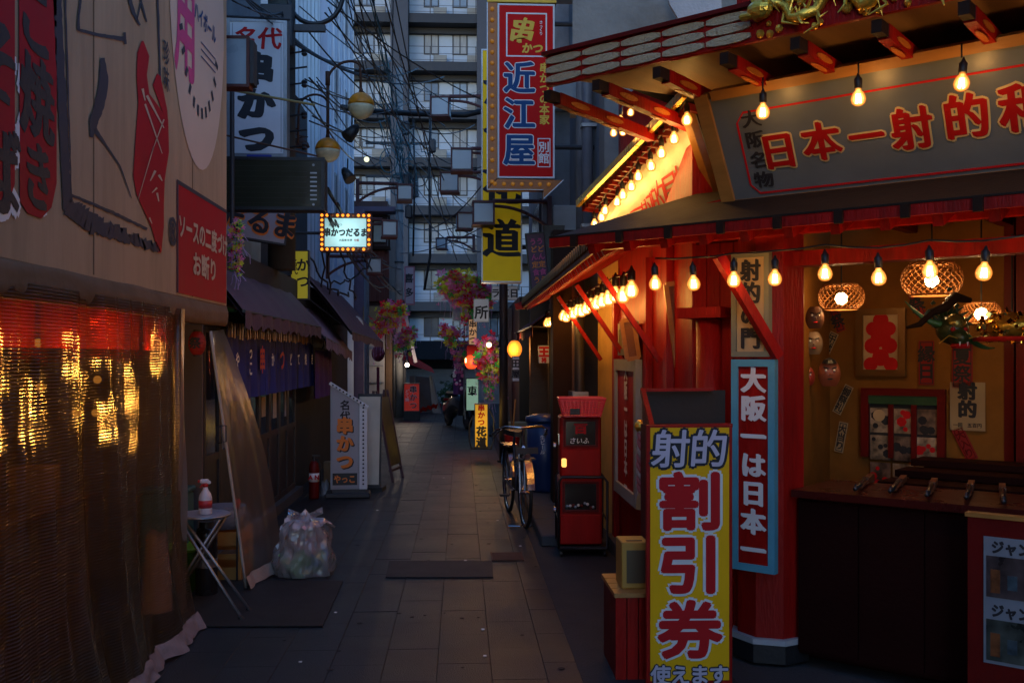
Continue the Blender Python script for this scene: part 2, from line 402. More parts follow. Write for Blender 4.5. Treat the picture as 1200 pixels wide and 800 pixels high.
# brush frame: rough edged black bands
M_ink = mat('brushed_ink', (.03, .03, .045), .75, var=.2, bump=0)
def rough_band(pts_a, pts_b, n=40, jag=1.6, off=.005):
    """band between two pixel polylines, ragged edges"""
    def lerp(P, t):
        t *= len(P) - 1; i = min(int(t), len(P) - 2); f = t - i
        return (P[i][0] * (1 - f) + P[i + 1][0] * f, P[i][1] * (1 - f) + P[i + 1][1] * f)
    mb = MB()
    A = [lerp(pts_a, i / n) for i in range(n + 1)]; B = [lerp(pts_b, i / n) for i in range(n + 1)]
    PA = [onT(x + random.uniform(-jag, jag), y + random.uniform(-jag, jag), off) for x, y in A]
    PB = [onT(x + random.uniform(-jag, jag) * 1.6, y + random.uniform(-jag, jag) * 1.6, off) for x, y in B]
    for i in range(n): mb.quad(PA[i], PA[i + 1], PB[i + 1], PB[i])
    return part('printed_frame', mb, M_ink, stall, world=True)
rough_band([(61, -20), (74, 248)], [(71, -20), (84, 240)], jag=.5)
rough_band([(75, -20), (83, 238)], [(77, -20), (84.5, 236)], n=20, jag=.2)
rough_band([(74, 250), (104, 272), (150, 285), (186, 296)], [(84, 231), (110, 250), (150, 272), (182, 286)], n=60, jag=2.2)
rough_band([(84, 227), (130, 246), (173, 267)], [(84, 230), (130, 250), (172, 270)], n=30, jag=.4)
rough_band([(183, -20), (187, 95)], [(185.5, -20), (189, 97)], n=12, jag=.2)
# brush strokes
def stroke(pl, wd, n=26, m=M_ink):
    mb = MB(); P = []
    for i in range(n + 1):
        t = i / n * (len(pl) - 1); k = min(int(t), len(pl) - 2); f = t - k
        x = pl[k][0] * (1 - f) + pl[k + 1][0] * f; y = pl[k][1] * (1 - f) + pl[k + 1][1] * f; ww = wd[k] * (1 - f) + wd[k + 1] * f
        dx = pl[k + 1][0] - pl[k][0]; dy = pl[k + 1][1] - pl[k][1]; l = math.hypot(dx, dy); nx, ny = -dy / l, dx / l
        j = random.uniform(-.5, .5) * min(1, ww * .12)
        P.append((onT(x + nx * (ww / 2 + j), y + ny * (ww / 2 + j), .005), onT(x - nx * (ww / 2 - j), y - ny * (ww / 2 - j), .005)))
    for i in range(n): mb.quad(P[i][0], P[i + 1][0], P[i + 1][1], P[i][1])
    return part('brush_stroke', mb, m, stall, world=True)
stroke([(120, 68), (122, 92), (117, 122), (110, 142), (107, 161)], [5, 11, 12, 11, 4])
stroke([(111, 152), (124, 170), (141, 195), (154, 232)], [6, 2.2, 1.6, .8])
stroke([(96, -12), (92, 20), (92, 36)], [3, 2.5, 3.5]); stroke([(92, 35), (115, 41), (134, 44), (146, 46)], [3.5, 4, 4.5, 6]); stroke([(146, 38), (147, 52)], [3, 3])
stroke([(150, -8), (156, 14), (164, 30)], [4, 4.5, 2]); stroke([(163, -8), (168, 12), (172, 26)], [2, 2.5, 1.5]); stroke([(165, 4), (160, 26)], [2.2, 1])
# crimson figure
fig = [(166, 48), (172, 52), (176, 66), (172, 88), (173, 104), (180, 92), (187, 88), (192, 108), (197, 128), (198, 178), (192, 215), (192, 262), (188, 296), (183, 290), (178, 268), (170, 250), (160, 228), (156, 205), (159, 160), (162, 120), (160, 90), (161, 62)]
M_crim = mat('crimson_print', (.36, .012, .03), .6, var=.08, bump=0)
# build as strips between left and right outlines so that it stays a clean sheet
Lp = [(166, 48), (161, 62), (160, 90), (162, 120), (159, 160), (156, 205), (160, 228), (170, 250), (178, 268), (185, 296)]
Rp = [(168, 48), (175, 66), (172, 88), (175, 110), (197, 140), (198, 178), (193, 210), (192, 240), (192, 265), (189, 296)]
mb = MB()
for i in range(len(Lp) - 1): mb.quad(onT(*Lp[i], .005), onT(*Lp[i + 1], .005), onT(*Rp[i + 1], .005), onT(*Rp[i], .005))
part('printed_figure', mb, M_crim, stall, world=True)
mb = MB(); mb.prism([onT(179, 100, .0045), onT(184, 86, .0045), (onT(188, 90, .0045)), onT(196, 130, .0045), onT(197, 150, .0045)], (.0008, 0, 0)); part('printed_figure', mb, M_crim, stall, world=True)
M_tline = mat('canvas_line', (.5, .38, .27), .65, var=.05, bump=0)
for a0, a1, w0 in [((172, 112), (192, 150), 3), ((170, 122), (190, 180), 2.2), ((167, 104), (170, 118), 3), ((192, 140), (178, 178), 1.6), ((180, 172), (160, 240), 1.2), ((182, 200), (176, 212), 3), ((186, 205), (190, 212), 3), ((184, 220), (178, 226), 2.2), ((184, 226), (186, 236), 2.6), ((175, 255), (178, 262), 2)]:
    mb = MB(); dx, dy = a1[0] - a0[0], a1[1] - a0[1]; l = math.hypot(dx, dy); nx, ny = -dy / l * w0 / 2, dx / l * w0 / 2
    mb.quad(onT(a0[0] + nx, a0[1] + ny, .0075), onT(a1[0] + nx * .4, a1[1] + ny * .4, .0075), onT(a1[0] - nx * .4, a1[1] - ny * .4, .0075), onT(a0[0] - nx, a0[1] - ny, .0075)); part('print_line', mb, M_tline, stall, world=True)
# highball disc
M_disc = mat('pale_disc_print', (.62, .46, .36), .6, var=.1, scale=1.5, bump=0)
cy, cz = onT(231, 62).y, onT(231, 62).z
disc = MB(); top = onT(246, 206)
ry = (onT(262, 60).y - onT(198, 60).y) / 2; cyy = (onT(262, 60).y + onT(198, 60).y) / 2; zc = 3.95; rz = zc - onT(243, 205).z
disc.add([(TX + .004, cyy + ry * math.cos(t), min(4.88, zc + rz * math.sin(t))) for t in [2 * math.pi * k / 48 for k in range(48)]], [tuple(range(48))])
part('printed_disc', disc, M_disc, stall, world=True)
M_pinkp = mat('pink_print', (.55, .05, .2), .6, bump=0)
x, z = loc_t(222, 28); text(stall, '角', M_pinkp, x - .1, z + .02, .85, y=-.006, bold=.02, sx=.62)
x, z = loc_t(240, 42); text(stall, 'ハイボール', M_blueink, x, z + .08, .14, y=-.0085, bold=.02, vert=False, sx=.8)
for i in range(3):
    x, z = loc_t(243, 60 + i * 8); part('print_line', MB().b2((x - .18, -.0085, z), (x + .2, -.0078, z + .008)), M_blueink, stall)
for i in range(12):
    t = R(205 + i * 12); x = cyy - 5 + ry * .72 * math.cos(t); z = zc + rz * .66 * math.sin(t)
    part('print_line', MB().box((x, -.0085, z), (.035, .0008, .07), rot=(0, -t + R(90), 0)), M_ink, stall)
x, z = loc_t(194, 78); text(stall, '珍味', M_ink, x, z, .15, y=-.008, vert=True, bold=.015, sx=.8)
# sauce sign
pa, pb = onT(207, 211), onT(207, 330)
ys, ye = onT(207, 270).y, 7.30
zt, zb = onT(207, 211).z, 2.035
part('printed_panel', MB().b2((TX + .003, ys, zb), (TX + .005, ye, zt)), M_crim, stall, world=True)
part('print_border', MB().b2((TX + .0055, ys, zt - .02), (TX + .007, ye, zt + .005)).b2((TX + .0055, ys, zb), (TX + .007, ys + .025, zt - .02)), M_ink, stall, world=True)
xm = (ys + ye) / 2 - 5
text(stall, 'ソースの二度づけ', M_tline, xm + .02, (zt + zb) / 2 + .07, .16, y=-.009, bold=.035, sx=.98)
text(stall, 'お断り', M_tline, xm + .02, (zt + zb) / 2 - .13, .16, y=-.009, bold=.035, sx=1.3)
x, z = loc_t(201, 271); text(stall, '®', M_ink, x, z, .22, y=-.008, bold=.03, sx=.9)
# ================================================================== plastic curtains of the stall
M_film = seethrough('ribbed_clear_film', (.8, .68, .58), .10, rough=.14, diff=(.22, .14, .07), gloss=.35, ribs=True)
M_film2 = seethrough('clear_film', (.94, .88, .84), .17, rough=.3, diff=(.5, .40, .34), gloss=.18)
def fold(y, z):
    q = mnoise.noise(Vector((y * 2.6, z * .35, .3))); q2 = mnoise.noise(Vector((y * 8 + z * 1.1, z * .5, 4.3))); q3 = mnoise.noise(Vector((y * 19 - z * 1.6, z * .8, 9.3)))
    a = .07 * q + .035 * q2 + .014 * q3
    return a * (1.0 - .45 * max(0, min(1, (z) / 2)))
cur = thing('plastic_curtain', 'long ribbed clear plastic curtain closing the near stall front', 'plastic curtain', (TX, 4.5, 0))
part('film', MB().grid(lambda u, v: (TX + .02 + fold(2.3 + u * 3.86, v * 1.93) - .0 + .12 * (1 - v) ** 6 * (1 - .3 * u), 2.3 + u * 3.86, .02 + v * 1.92), 190, 30), M_film, cur, world=True, smooth=True)
part('hem', MB().grid(lambda u, v: (TX + .025 + fold(2.3 + u * 3.88, .1) + .10 * (1 - .3 * u) + .05 * (1 - v) + .02 * mnoise.noise(Vector((u * 40, v * 2, 1))), 2.3 + u * 3.88, .012 + v * .085 + .02 * mnoise.noise(Vector((u * 25, v, 5))) * (1 - v * .5)), 170, 4), mat('hem_cloth', (.24, .19, .19), .8, var=.2, bump=.4, bs=20), cur, world=True, smooth=True)
part('hem_tape', MB().grid(lambda u, v: (TX + .024 + fold(6.09 + u * .1, v * 1.93), 6.09 + u * .08, .1 + v * 1.84), 6, 20), seethrough('tape_film', (.6, .5, .45), .55, rough=.3, diff=(.45, .38, .34), gloss=1), cur, world=True, smooth=True)
# slanting door sheet
sl = thing('plastic_door_sheet', 'clear plastic door sheet pulled aside and slanting down to the pavement beside the opening', 'plastic curtain', (-1.55, 7.4, 0))
T0, T1 = atX(246, 388, -1.72), atX(262, 386, -1.74); B0, B1 = atZ(286, 688, .02), atZ(331, 658, .02)
def slf(u, v):
    p = (T0.lerp(T1, u)).lerp(B0.lerp(B1, u), v); w_ = .012 * math.sin(u * 11 + v * 2.2) * v + .006 * math.sin(u * 23) * v; b = math.sin(v * math.pi) * u
    return p + Vector((w_ + .07 * b, -w_ * .6 + .05 * b, 0))
part('film', MB().grid(slf, 26, 30), M_film2, sl, world=True, smooth=True)
part('zip_edge', MB().tube([slf(0, t / 12) + Vector((.006, -.01, 0)) for t in range(13)], .011, 8), mat('zip_tape', (.4, .32, .26), .6), sl, world=True, smooth=True)
part('hem', MB().grid(lambda u, v: slf(u, .955 + v * .045) + Vector((.02 + .03 * v, -.02 - .03 * v + .015 * math.sin(u * 19), 0)), 20, 3), mat('hem_cloth2', (.36, .26, .2), .8, bump=.4), sl, world=True, smooth=True)
for dx in (-.035, .03):
    c = atX(254, 508, -1.66) + Vector((.03, dx - .05, 0))
    part('handle', MB().tube([c + Vector((0, dx * .0, .055)), c + Vector((.03, dx, .055)), c + Vector((.03, dx, -.055)), c + Vector((0, dx * 0, -.055))], .006, 6), M_dmetal, sl, world=True, smooth=True)
# ------------------------------------------------------------------ inside of the stall
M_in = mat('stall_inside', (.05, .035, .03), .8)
box_in = thing('stall_room', 'dim brown back wall and counter glimpsed behind the plastic curtain', 'stall interior', (-3, 5, 0))
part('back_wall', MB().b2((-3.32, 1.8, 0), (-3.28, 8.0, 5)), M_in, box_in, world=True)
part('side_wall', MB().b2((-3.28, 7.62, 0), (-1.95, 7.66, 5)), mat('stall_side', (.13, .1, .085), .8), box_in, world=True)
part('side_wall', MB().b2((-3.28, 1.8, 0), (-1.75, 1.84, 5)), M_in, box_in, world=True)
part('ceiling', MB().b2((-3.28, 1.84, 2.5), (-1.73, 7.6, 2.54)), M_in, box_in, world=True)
part('counter', MB().b2((-2.6, 2.4, 0), (-2.15, 5.9, .82)), mat('counter_wood', (.07, .04, .025), .6), box_in, world=True)
part('counter_top', MB().b2((-2.65, 2.35, .821), (-2.1, 5.95, .86)), M_dwood, box_in, world=True)
M_redcloth = mat('red_cloth', (.65, .015, .008), .7, var=.1, spec=.15)
M_redsheer = seethrough('sheer_red_cloth', (.8, .05, .02), .85, rough=.6, diff=(.85, .03, .015), gloss=.1)
for i in range(8):
    y0 = 2.75 + i * .45
    bnr = MB().grid(lambda u, v: (-1.86 + .02 * math.sin(u * 9 + i), y0 + u * .38, 1.92 - v * .23), 8, 2)
    o = solo('red_pennant', 'short red cloth pennant hanging in a row inside the curtained stall', 'pennant', bnr, M_redsheer, group='red pennants inside the stall'); 
def pt_light(parent, loc, e, col=(1, .62, .28), rad=.03):
    l = bpy.data.lights.new('bulb_light', 'POINT'); l.energy = e; l.color = col; l.shadow_soft_size = rad
    o = bpy.data.objects.new('bulb_light', l); COL.objects.link(o); o.parent = parent; o.location = loc; return o
E_warm = emis('warm_glow', (1, .55, .16), 6)
for i, (y, z) in enumerate([(2.4 + .2 * k + .06 * math.sin(k * 5), 2.13 - .12 * abs(math.sin(k * 2.3))) for k in range(19)]):  # bulbs multiplied close behind the film, added to spread gold glints
    t = thing('glint_bulb', 'bare warm bulb added behind the curtained stall front for gold glints in the film', 'light bulb', (-1.98 - .1 * (i % 2), y, z - .34 - .17 * (i % 3)), group='glint bulbs added inside the curtained stall')
    part('socket', MB().cyl((0, 0, .03), .018, .06), M_black, t); part('glass', MB().ball((0, 0, 0), .022), emis('glint_bulb_glow', (1, .4, .06), .2), t, smooth=True)
    pt_light(t, (.06, 0, -.05), .55, (1, .46, .08), .015)
for i, (y, z, c, d) in enumerate([(3.95, .98, (.09, .06, .04), (.2, .18, .3)), (4.3, .93, (.45, .16, .03), (.12, .16, .14)), (4.6, .95, (.15, .1, .08), (.2, .22, .16)), (5.5, .95, (.08, .04, .03), (.2, .2, .22))]):
    solo('stall_box', ['tall brown paper carton on the counter behind the near curtain', 'small orange packet on the counter behind the near curtain', 'low dark box on the counter behind the curtain', 'reddish box on the counter end behind the curtain'][i], 'box', MB().box((-2.3, y, z), d, bev=.006), mat('box_%d' % i, c, .7))
# red paper lantern beside the opening
ln = thing('paper_lantern', 'red paper lantern with black lettering hanging beside the stall opening', 'lantern', atX(231, 402, -1.80))
def lantern(t, r, h, m, ring=True, ribs=8):
    prof = [(r * .42, -h / 2)]
    for i in range(1, ribs * 2):
        a = i / (ribs * 2); rr = r * math.sin(math.pi * (.12 + .76 * a)) ** .7; prof.append((rr * (1 if i % 2 else .965), -h / 2 + h * a))
    prof.append((r * .42, h / 2)); part('paper_shade', MB().lathe(prof, n=18), m, t, smooth=False)
    if ring:
        part('cap', MB().cyl((0, 0, h / 2), r * .44, h * .07), M_black, t); part('base_ring', MB().cyl((0, 0, -h / 2 - h * .07), r * .44, h * .07), M_black, t)
lantern(ln, .06, .16, mat('red_lantern_paper', (.3, .012, .008), .6))
text(ln, '祭', M_blk2, 0, 0, .08, y=-.0625, bold=.03, vert=True)
# ------------------------------------------------------------------ folding table with spray bottle
ft = thing('folding_stool', 'folding round top steel stool with crossed legs on the rubber mat', 'folding stool', (-1.62, 6.75, 0))
tc_ = atX(238, 601, -1.72); TZ = tc_.z
part('seat', MB().cyl((tc_.x, tc_.y, TZ - .018), .17, .018, 24), mat('stool_pad', (.3, .32, .4), .35, dirt=.2), ft, world=True, smooth=False)
part('rim', MB().tube([(tc_.x + .172 * math.cos(a), tc_.y + .172 * math.sin(a), TZ - .012) for a in [k * math.pi / 12 for k in range(24)]], .008, 6, closed=True), M_metal, ft, world=True, smooth=True)
f1 = atZ(283, 724, .015)
for dy in (0, .22):
    part('leg', MB().tube([Vector((tc_.x - .17, tc_.y - .16 + dy * .3, TZ + .07)), f1 + Vector((-.0, dy, 0))], .011, 8), M_metal, ft, world=True, smooth=True)
    part('leg', MB().tube([Vector((tc_.x + .13, tc_.y - .1 + dy, TZ - .03)), Vector((tc_.x - .22, tc_.y - .1 + dy, .01))], .011, 8), M_metal, ft, world=True, smooth=True)
    part('rubber_foot', MB().tube([f1 + Vector((-.012, dy, .01)), f1 + Vector((.012, dy, -.012))], .015, 8), M_rubber, ft, world=True)
sb = thing('spray_bottle', 'white spray bottle with red trigger and red label standing on the folding stool', 'spray bottle', (tc_.x + .03, tc_.y - .06, TZ + .001), R(20))
M_wp = mat('white_plastic', (.62, .58, .62), .35, var=.04, bump=0)
part('bottle', MB().lathe([(.038, 0), (.043, .01), (.043, .11), (.036, .135), (.018, .165), (.014, .185)], n=18), M_wp, sb, smooth=True)
part('label_band', MB().lathe([(.0437, .045), (.0437, .095)], n=18), mat('red_label', (.5, .03, .04), .4, bump=0), sb, smooth=True)
part('collar', MB().cyl((0, 0, .183), .018, .02, 14), mat('red_plastic', (.5, .015, .01), .4, bump=0), sb, smooth=True)
part('trigger', MB().beam((-.012, 0, .208), (-.034, 0, .178), .01, .008), MATS['red_plastic'], sb)
part('spray_head', MB().box((-.006, 0, .219), (.06, .026, .03), bev=.008).box((.02, 0, .21), (.03, .024, .02), bev=.005), M_wp, sb)
part('nozzle', MB().box((-.042, 0, .221), (.014, .016, .018), bev=.003), MATS['red_plastic'], sb)
# things behind the stool
def at(px, py, X, dz=0): p = atX(px, py, X); return p
gb = thing('green_container', 'bright green plastic tub on the ground behind the folding stool', 'tub', (-1.98, 7.2, 0))
part('tub', MB().lathe([(.13, 0), (.16, .28), (.165, .28), (.165, .3), (.15, .3)], n=20), mat('green_plastic', (.12, .34, .02), .4, bump=0), gb, smooth=True)
part('rim', MB().tube([(.165 * math.cos(a), .165 * math.sin(a), .3) for a in [k * math.pi / 10 for k in range(20)]], .008, 6, closed=True), MATS['green_plastic'], gb)
tb = thing('teal_bin', 'dull teal plastic bin standing behind the spray bottle', 'bin', (-2.15, 7.42, 0))
part('bin', MB().box((0, 0, .33), (.34, .2, .66), bev=.02), mat('teal_plastic', (.03, .12, .12), .5), tb); part('lid', MB().box((0, 0, .68), (.36, .22, .035), bev=.01), MATS['teal_plastic'], tb)
th = thing('black_flask', 'tall black cylinder flask beside the slanting plastic sheet', 'flask', (-1.76, 7.0, 0))
part('body', MB().lathe([(.07, 0), (.075, .02), (.075, .42), (.065, .46), (.05, .47)], n=18), mat('gloss_black', (.015, .015, .017), .25, bump=0), th, smooth=True); part('cap', MB().cyl((0, 0, .47), .05, .04, 16), M_dmetal, th); part('badge', MB().lathe([(.0758, .2), (.0758, .26)], n=18), M_metal, th)
cr = thing('bottle_crate', 'yellow brown plastic bottle crate seen through the slanting film', 'crate', (-1.78, 7.62, 0))
M_crate = mat('amber_plastic', (.42, .17, .03), .5, bump=0)
for z0, z1 in ((0, .1), (.16, .2), (.26, .36)):
    part('side_band', MB().b2((-.16, -.2, z0), (.16, -.185, z1)).b2((-.16, .185, z0), (.16, .2, z1)).b2((.145, -.185, z0), (.16, .185, z1)).b2((-.16, -.185, z0), (-.145, .185, z1)), M_crate, cr)
for sx in (-.15, .15):
    for sy in (-.19, .19): part('corner_post', MB().box((sx, sy, .18), (.035, .035, .362)), M_crate, cr)
part('crate_floor', MB().b2((-.145, -.185, .005), (.145, .185, .02)), M_crate, cr)
tu = thing('plastic_tub', 'grey blue plastic tub resting on the bottle crate behind the film', 'tub', (-1.78, 7.62, .364))
part('tub', MB().lathe([(.13, 0), (.15, .1), (.155, .15), (.14, .15)], n=20), mat('blue_grey_plastic', (.2, .22, .3), .4, bump=0), tu, smooth=True); part('lid', MB().cyl((0, 0, .15), .158, .015, 20), MATS['blue_grey_plastic'], tu)
solo('paper_bag', 'pale brown sack slumped on the floor behind the slanting film', 'sack', MB().grid(lambda u, v: (-1.98 + .1 * math.cos(u * 6.283) * (1 - .35 * v), 6.6 + .12 * math.sin(u * 6.283) * (1 - .2 * v), .002 + v * .5 + .02 * math.sin(u * 20) * v), 24, 8), mat('pale_sack', (.3, .2, .17), .8, bump=.5, bs=14), smooth=True)
rs = thing('red_scoop', 'small red handled scoop standing in front of the crate', 'scoop', (-1.64, 7.4, 0))
part('shaft', MB().tube([(0, 0, 0), (0, 0, .56)], .008, 6), M_dmetal, rs); part('grip', MB().lathe([(.012, .54), (.028, .58), (.02, .61)], n=10), MATS['red_plastic'], rs)
# ------------------------------------------------------------------ rubbish bag
rb = thing('rubbish_bag', 'knotted clear rubbish bag full of pink and green packaging on the pavement', 'rubbish bag', atZ(358, 672), R(15))
def bagf(u, v):
    a = u * 2 * math.pi; z = v * .46; r = (.235 * (1 - .18 * v) * (math.sin(math.pi * min(1, .32 + .62 * v)) ** .55))
    if v > .86: r *= .55 - 2.2 * (v - .86)
    nn = mnoise.noise(Vector((math.cos(a) * 1.8, math.sin(a) * 1.8, z * 7))); n2 = mnoise.noise(Vector((math.cos(a) * 6, math.sin(a) * 6, z * 15)))
    r = max(.012, r * (1 + .22 * nn + .1 * n2)); return (r * math.cos(a) * 1.0, r * math.sin(a) * .8, max(.004, z * (1 + .1 * nn)))
part('bag_film', MB().grid(bagf, 60, 34), seethrough('bag_film', (.95, .95, .97), .3, rough=.15, diff=(.92, .88, .92), gloss=1.2), rb, smooth=False)
random.seed(3)
for i, c in enumerate([(.5, .16, .14), (.12, .28, .04), (.62, .45, .4), (.15, .3, .08), (.5, .35, .38), (.1, .2, .45), (.65, .6, .6), (.45, .24, .1), (.55, .3, .3), (.08, .22, .04), (.65, .6, .62), (.6, .5, .52)]):
    m_ = mat('wrapper_%d' % i, c, .4, bump=.3, bs=30)
    for q in range(4):
        a = random.uniform(0, 6.28); low = c[1] > c[0]; z = random.uniform(.04, .15) if low else random.uniform(.17, .38); rr = random.uniform(.06, .125)
        p0 = Vector((rr * math.cos(a), rr * .8 * math.sin(a), z)); s_ = random.uniform(.06, .095)
        part('wrapper', MB().grid(lambda u, v: p0 + Matrix.Rotation(a * 3, 3, 'X') @ Matrix.Rotation(a * 5, 3, 'Z') @ Vector(((u - .5) * s_ * 2, (v - .5) * s_ * 1.6, .02 * math.sin(u * 9 + q) + .015 * math.cos(v * 8))), 5, 4), m_, rb)
part('knot', MB().tube([(0, 0, .40), (.01, .0, .44), (-.02, .01, .47)], [.03, .018, .03], 8), mat('knot_film', (.6, .6, .66), .35), rb); 
for sx in (-1, 1): part('ear', MB().grid(lambda u, v: (sx * (.02 + .11 * u), .02 * math.sin(u * 5 + v * 3), .42 + .08 * u * (1 - .3 * u) + .07 * (v - .5) * (1 - u * .4)), 6, 4), seethrough('bag_film', (1, 1, 1), .3), rb)
random.seed(11)
# ================================================================== helpers for signs facing down the alley
def board(name, label, cat, px0, py0, px1, py1, D, face, frame, depth=.12, rot=0, fw=.025, group=None, framed=True, proud=.012):
    p = atD((px0 + px1) / 2, py1, D); w_ = (px1 - px0) / FPX * D; h = (py1 - py0) / FPX * D
    t = thing(name, label, cat, p, rot, group)
    part('casing', MB().b2((-w_ / 2, .001, 0), (w_ / 2, depth, h), bev=.006), frame, t)
    part('face', MB().b2((-w_ / 2 + fw, -.006, fw), (w_ / 2 - fw, .0, h - fw)), face, t)
    if framed:
        fr = MB().b2((-w_ / 2, -proud, 0), (w_ / 2, -.0005, fw)).b2((-w_ / 2, -proud, h - fw), (w_ / 2, -.0005, h)).b2((-w_ / 2, -proud, fw), (-w_ / 2 + fw, -.0005, h - fw)).b2((w_ / 2 - fw, -proud, fw), (w_ / 2, -.0005, h - fw))
        part('frame', fr, frame, t)
    return t, w_, h
def bracket(t, a, b, m=None, r=.015): return part('bracket', MB().tube([a, b], r, 8), m or M_dmetal, t)
# ================================================================== LEFT facades
shopL = thing('noodle_shop', 'dark timber fronted eatery with sliding glass doors under purple awnings', 'shop building', (-1.95, 10, 0), 0)
M_dwall = mat('dark_plaster', (.022, .02, .022), .85, dirt=.4)
M_grwall = mat('grey_render', (.2, .21, .23), .85, dirt=.5)
M_lav = mat('pale_cladding', (.40, .43, .52), .6, dirt=.25, stretch=(1, 1, .2))
M_cwhite = mat('off_white_cladding', (.6, .62, .68), .6, dirt=.3, stretch=(1, 1, .2))
part('wall', MB().b2((-4.5, 7.7, 0), (-2.02, 11.8, 2.6)).b2((-4.5, 11.8, 0), (-2.03, 18, 2.6)), M_dwall, shopL, world=True)
part('upper_wall', MB().b2((-5, 7.7, 2.6), (-2.5, 12.6, 6.5)), M_grwall, shopL, world=True)
part('upper_wall', MB().b2((-5, 12.6, 2.6), (-2.75, 18, 6.0)), M_dwall, shopL, world=True)
# doors
M_glassd = mat('dusky_glass', (.03, .03, .035), .12, spec=.8, bump=.03, bs=3)
for i in range(8):
    y0 = 7.75 + i * .53
    d = MB().b2((-2.0, y0, .1), (-1.965, y0 + .05, 1.9)).b2((-2.0, y0 + .47, .1), (-1.965, y0 + .52, 1.9)).b2((-2.0, y0 + .05, .1), (-1.967, y0 + .47, .16)).b2((-2.0, y0 + .05, .82), (-1.967, y0 + .47, .88)).b2((-2.0, y0 + .05, 1.84), (-1.967, y0 + .47, 1.9))
    dd = part('sliding_door', d, mat('door_frame_wood', (.04, .03, .026), .55, dirt=.3), shopL, world=True)
    m_ = MB().b2((-1.99, y0 + .05, .88), (-1.982, y0 + .47, 1.84)).xf(Matrix.Translation(-Vector(shopL.location))); g_ = link_mesh('pane', m_, M_glassd); g_.parent = dd
    m_ = MB().b2((-1.99, y0 + .05, .16), (-1.98, y0 + .47, .82)).xf(Matrix.Translation(-Vector(shopL.location))); g_ = link_mesh('lower_panel', m_, mat('door_panel', (.02, .018, .02), .5)); g_.parent = dd
part('door_sill', MB().b2((-2.02, 7.7, 0), (-1.9, 12.1, .1)), M_conc, shopL, world=True)
# papers in the doors
for i, (y, z, hh, ww, c) in enumerate([(8.7, 1.02, .26, .2, (.4, .36, .3)), (9.3, .98, .3, .18, (.45, .42, .4)), (10.0, 1.05, .2, .2, (.4, .3, .2)), (10.6, 1.0, .3, .2, (.5, .46, .42)), (11.3, .98, .3, .22, (.35, .33, .36)), (9.8, 1.3, .14, .3, (.4, .3, .12))]):
    solo('notice_sheet', ['pale paper notice taped in the sliding doors nearest the canvas stall', 'cream tall notice taped in the second sliding door', 'small tan notice taped in the middle sliding doors', 'tall white notice taped beyond the middle sliding doors', 'grey lilac notice taped in the furthest sliding door', 'wide amber strip notice taped high in the sliding doors'][i], 'notice', MB().b2((-1.978, y, z), (-1.975, y + ww, z + hh)), mat('paper_%d' % i, c, .8), group='notices taped in the sliding doors')
# noren
M_indigo = mat('indigo_cloth', (.03, .04, .22), .85, var=.25, bump=.2, bs=200)
nor = thing('shop_curtain', 'split indigo cloth curtain with white and red lettering under the purple awning', 'noren curtain', (-1.86, 10.3, 1.9), R(90))
NL = 4.6; NP = 9
part('rail', MB().tube([(-NL / 2, 0, 0), (NL / 2, 0, 0)], .013, 8), M_wood, nor)
chs = ['や', 'っこ', '串', 'か', 'つ', 'ど', 'て', '焼', 'き']
for i in range(NP):
    x0 = -NL / 2 + i * NL / NP
    part('cloth_panel', MB().grid(lambda u, v: (x0 + .01 + u * (NL / NP - .02), .022 * math.sin(u * 7 + i * 1.3) * (1 - v) + .01 * math.sin(u * 15 + i), -.61 + v * .58), 14, 8), M_indigo, nor, smooth=True)
    red = i in (2, 4)
    text(nor, chs[i], M_redink if red else M_whink, x0 + NL / NP / 2, -.28, .26 if red else .14, y=-.036, bold=.03, vert=True)
for i in range(46):
    x = -NL / 2 + (i + .5) * NL / 46; part('bamboo_slip', MB().box((x, -.012, -.03 + random.uniform(-.01, .01)), (.045, .008, .12 + random.uniform(-.02, .02)), rot=(0, random.uniform(-.15, .15), 0)), M_goldwood if i % 3 else M_wood, nor)
# awnings
def awning(label, pts_top, pts_low, m, thick=.03, val=.12, rr=R(0), nrib=6):
    a0, a1 = Vector(pts_top[0]), Vector(pts_top[1]); l0, l1 = Vector(pts_low[0]), Vector(pts_low[1])
    t = thing('shop_awning', label, 'awning', l0)
    part('canopy', MB().grid(lambda u, v: a0.lerp(a1, u).lerp(l0.lerp(l1, u), v) + Vector((0, 0, .02 * math.sin(v * 3.1) - .012 * abs(math.sin(u * math.pi * nrib)))), 40, 6).grid(lambda u, v: a0.lerp(a1, u).lerp(l0.lerp(l1, u), v) + Vector((-.01, 0, .02 * math.sin(v * 3.1) - .035)), 8, 3), m, t, world=True, smooth=True)
    part('valance', MB().grid(lambda u, v: l0.lerp(l1, u) + Vector((.012 + .012 * math.sin(u * 60), 0, -val * v * (1 + .18 * math.sin(u * 80)) - .002)), 60, 3), m, t, world=True, smooth=True)
    part('front_bar', MB().tube([l0, l1], .014, 6), M_dmetal, t, world=True)
    for k in range(3):
        u = .03 + k * .47; part('arm', MB().tube([a0.lerp(a1, u) + Vector((0, 0, -.3)), l0.lerp(l1, u)], .01, 6), M_dmetal, t, world=True)
    return t
M_plum = mat('plum_canvas', (.085, .045, .075), .8, dirt=.3, bump=.2)
M_mauve = mat('mauve_canvas', (.2, .13, .2), .8, dirt=.3, bump=.2)
awning('dark plum awning sloping over the indigo curtain, nearest of the left awnings', [(-2.03, 7.72, 2.42), (-2.03, 12.0, 2.42)], [(-1.66, 7.72, 2.0), (-1.66, 11.9, 2.0)], M_plum)
awning('narrow mauve awning hanging low behind the plum awning', [(-2.03, 12.05, 2.3), (-2.03, 14.2, 2.3)], [(-1.62, 12.0, 1.88), (-1.55, 14.2, 1.72)], M_mauve, nrib=3)
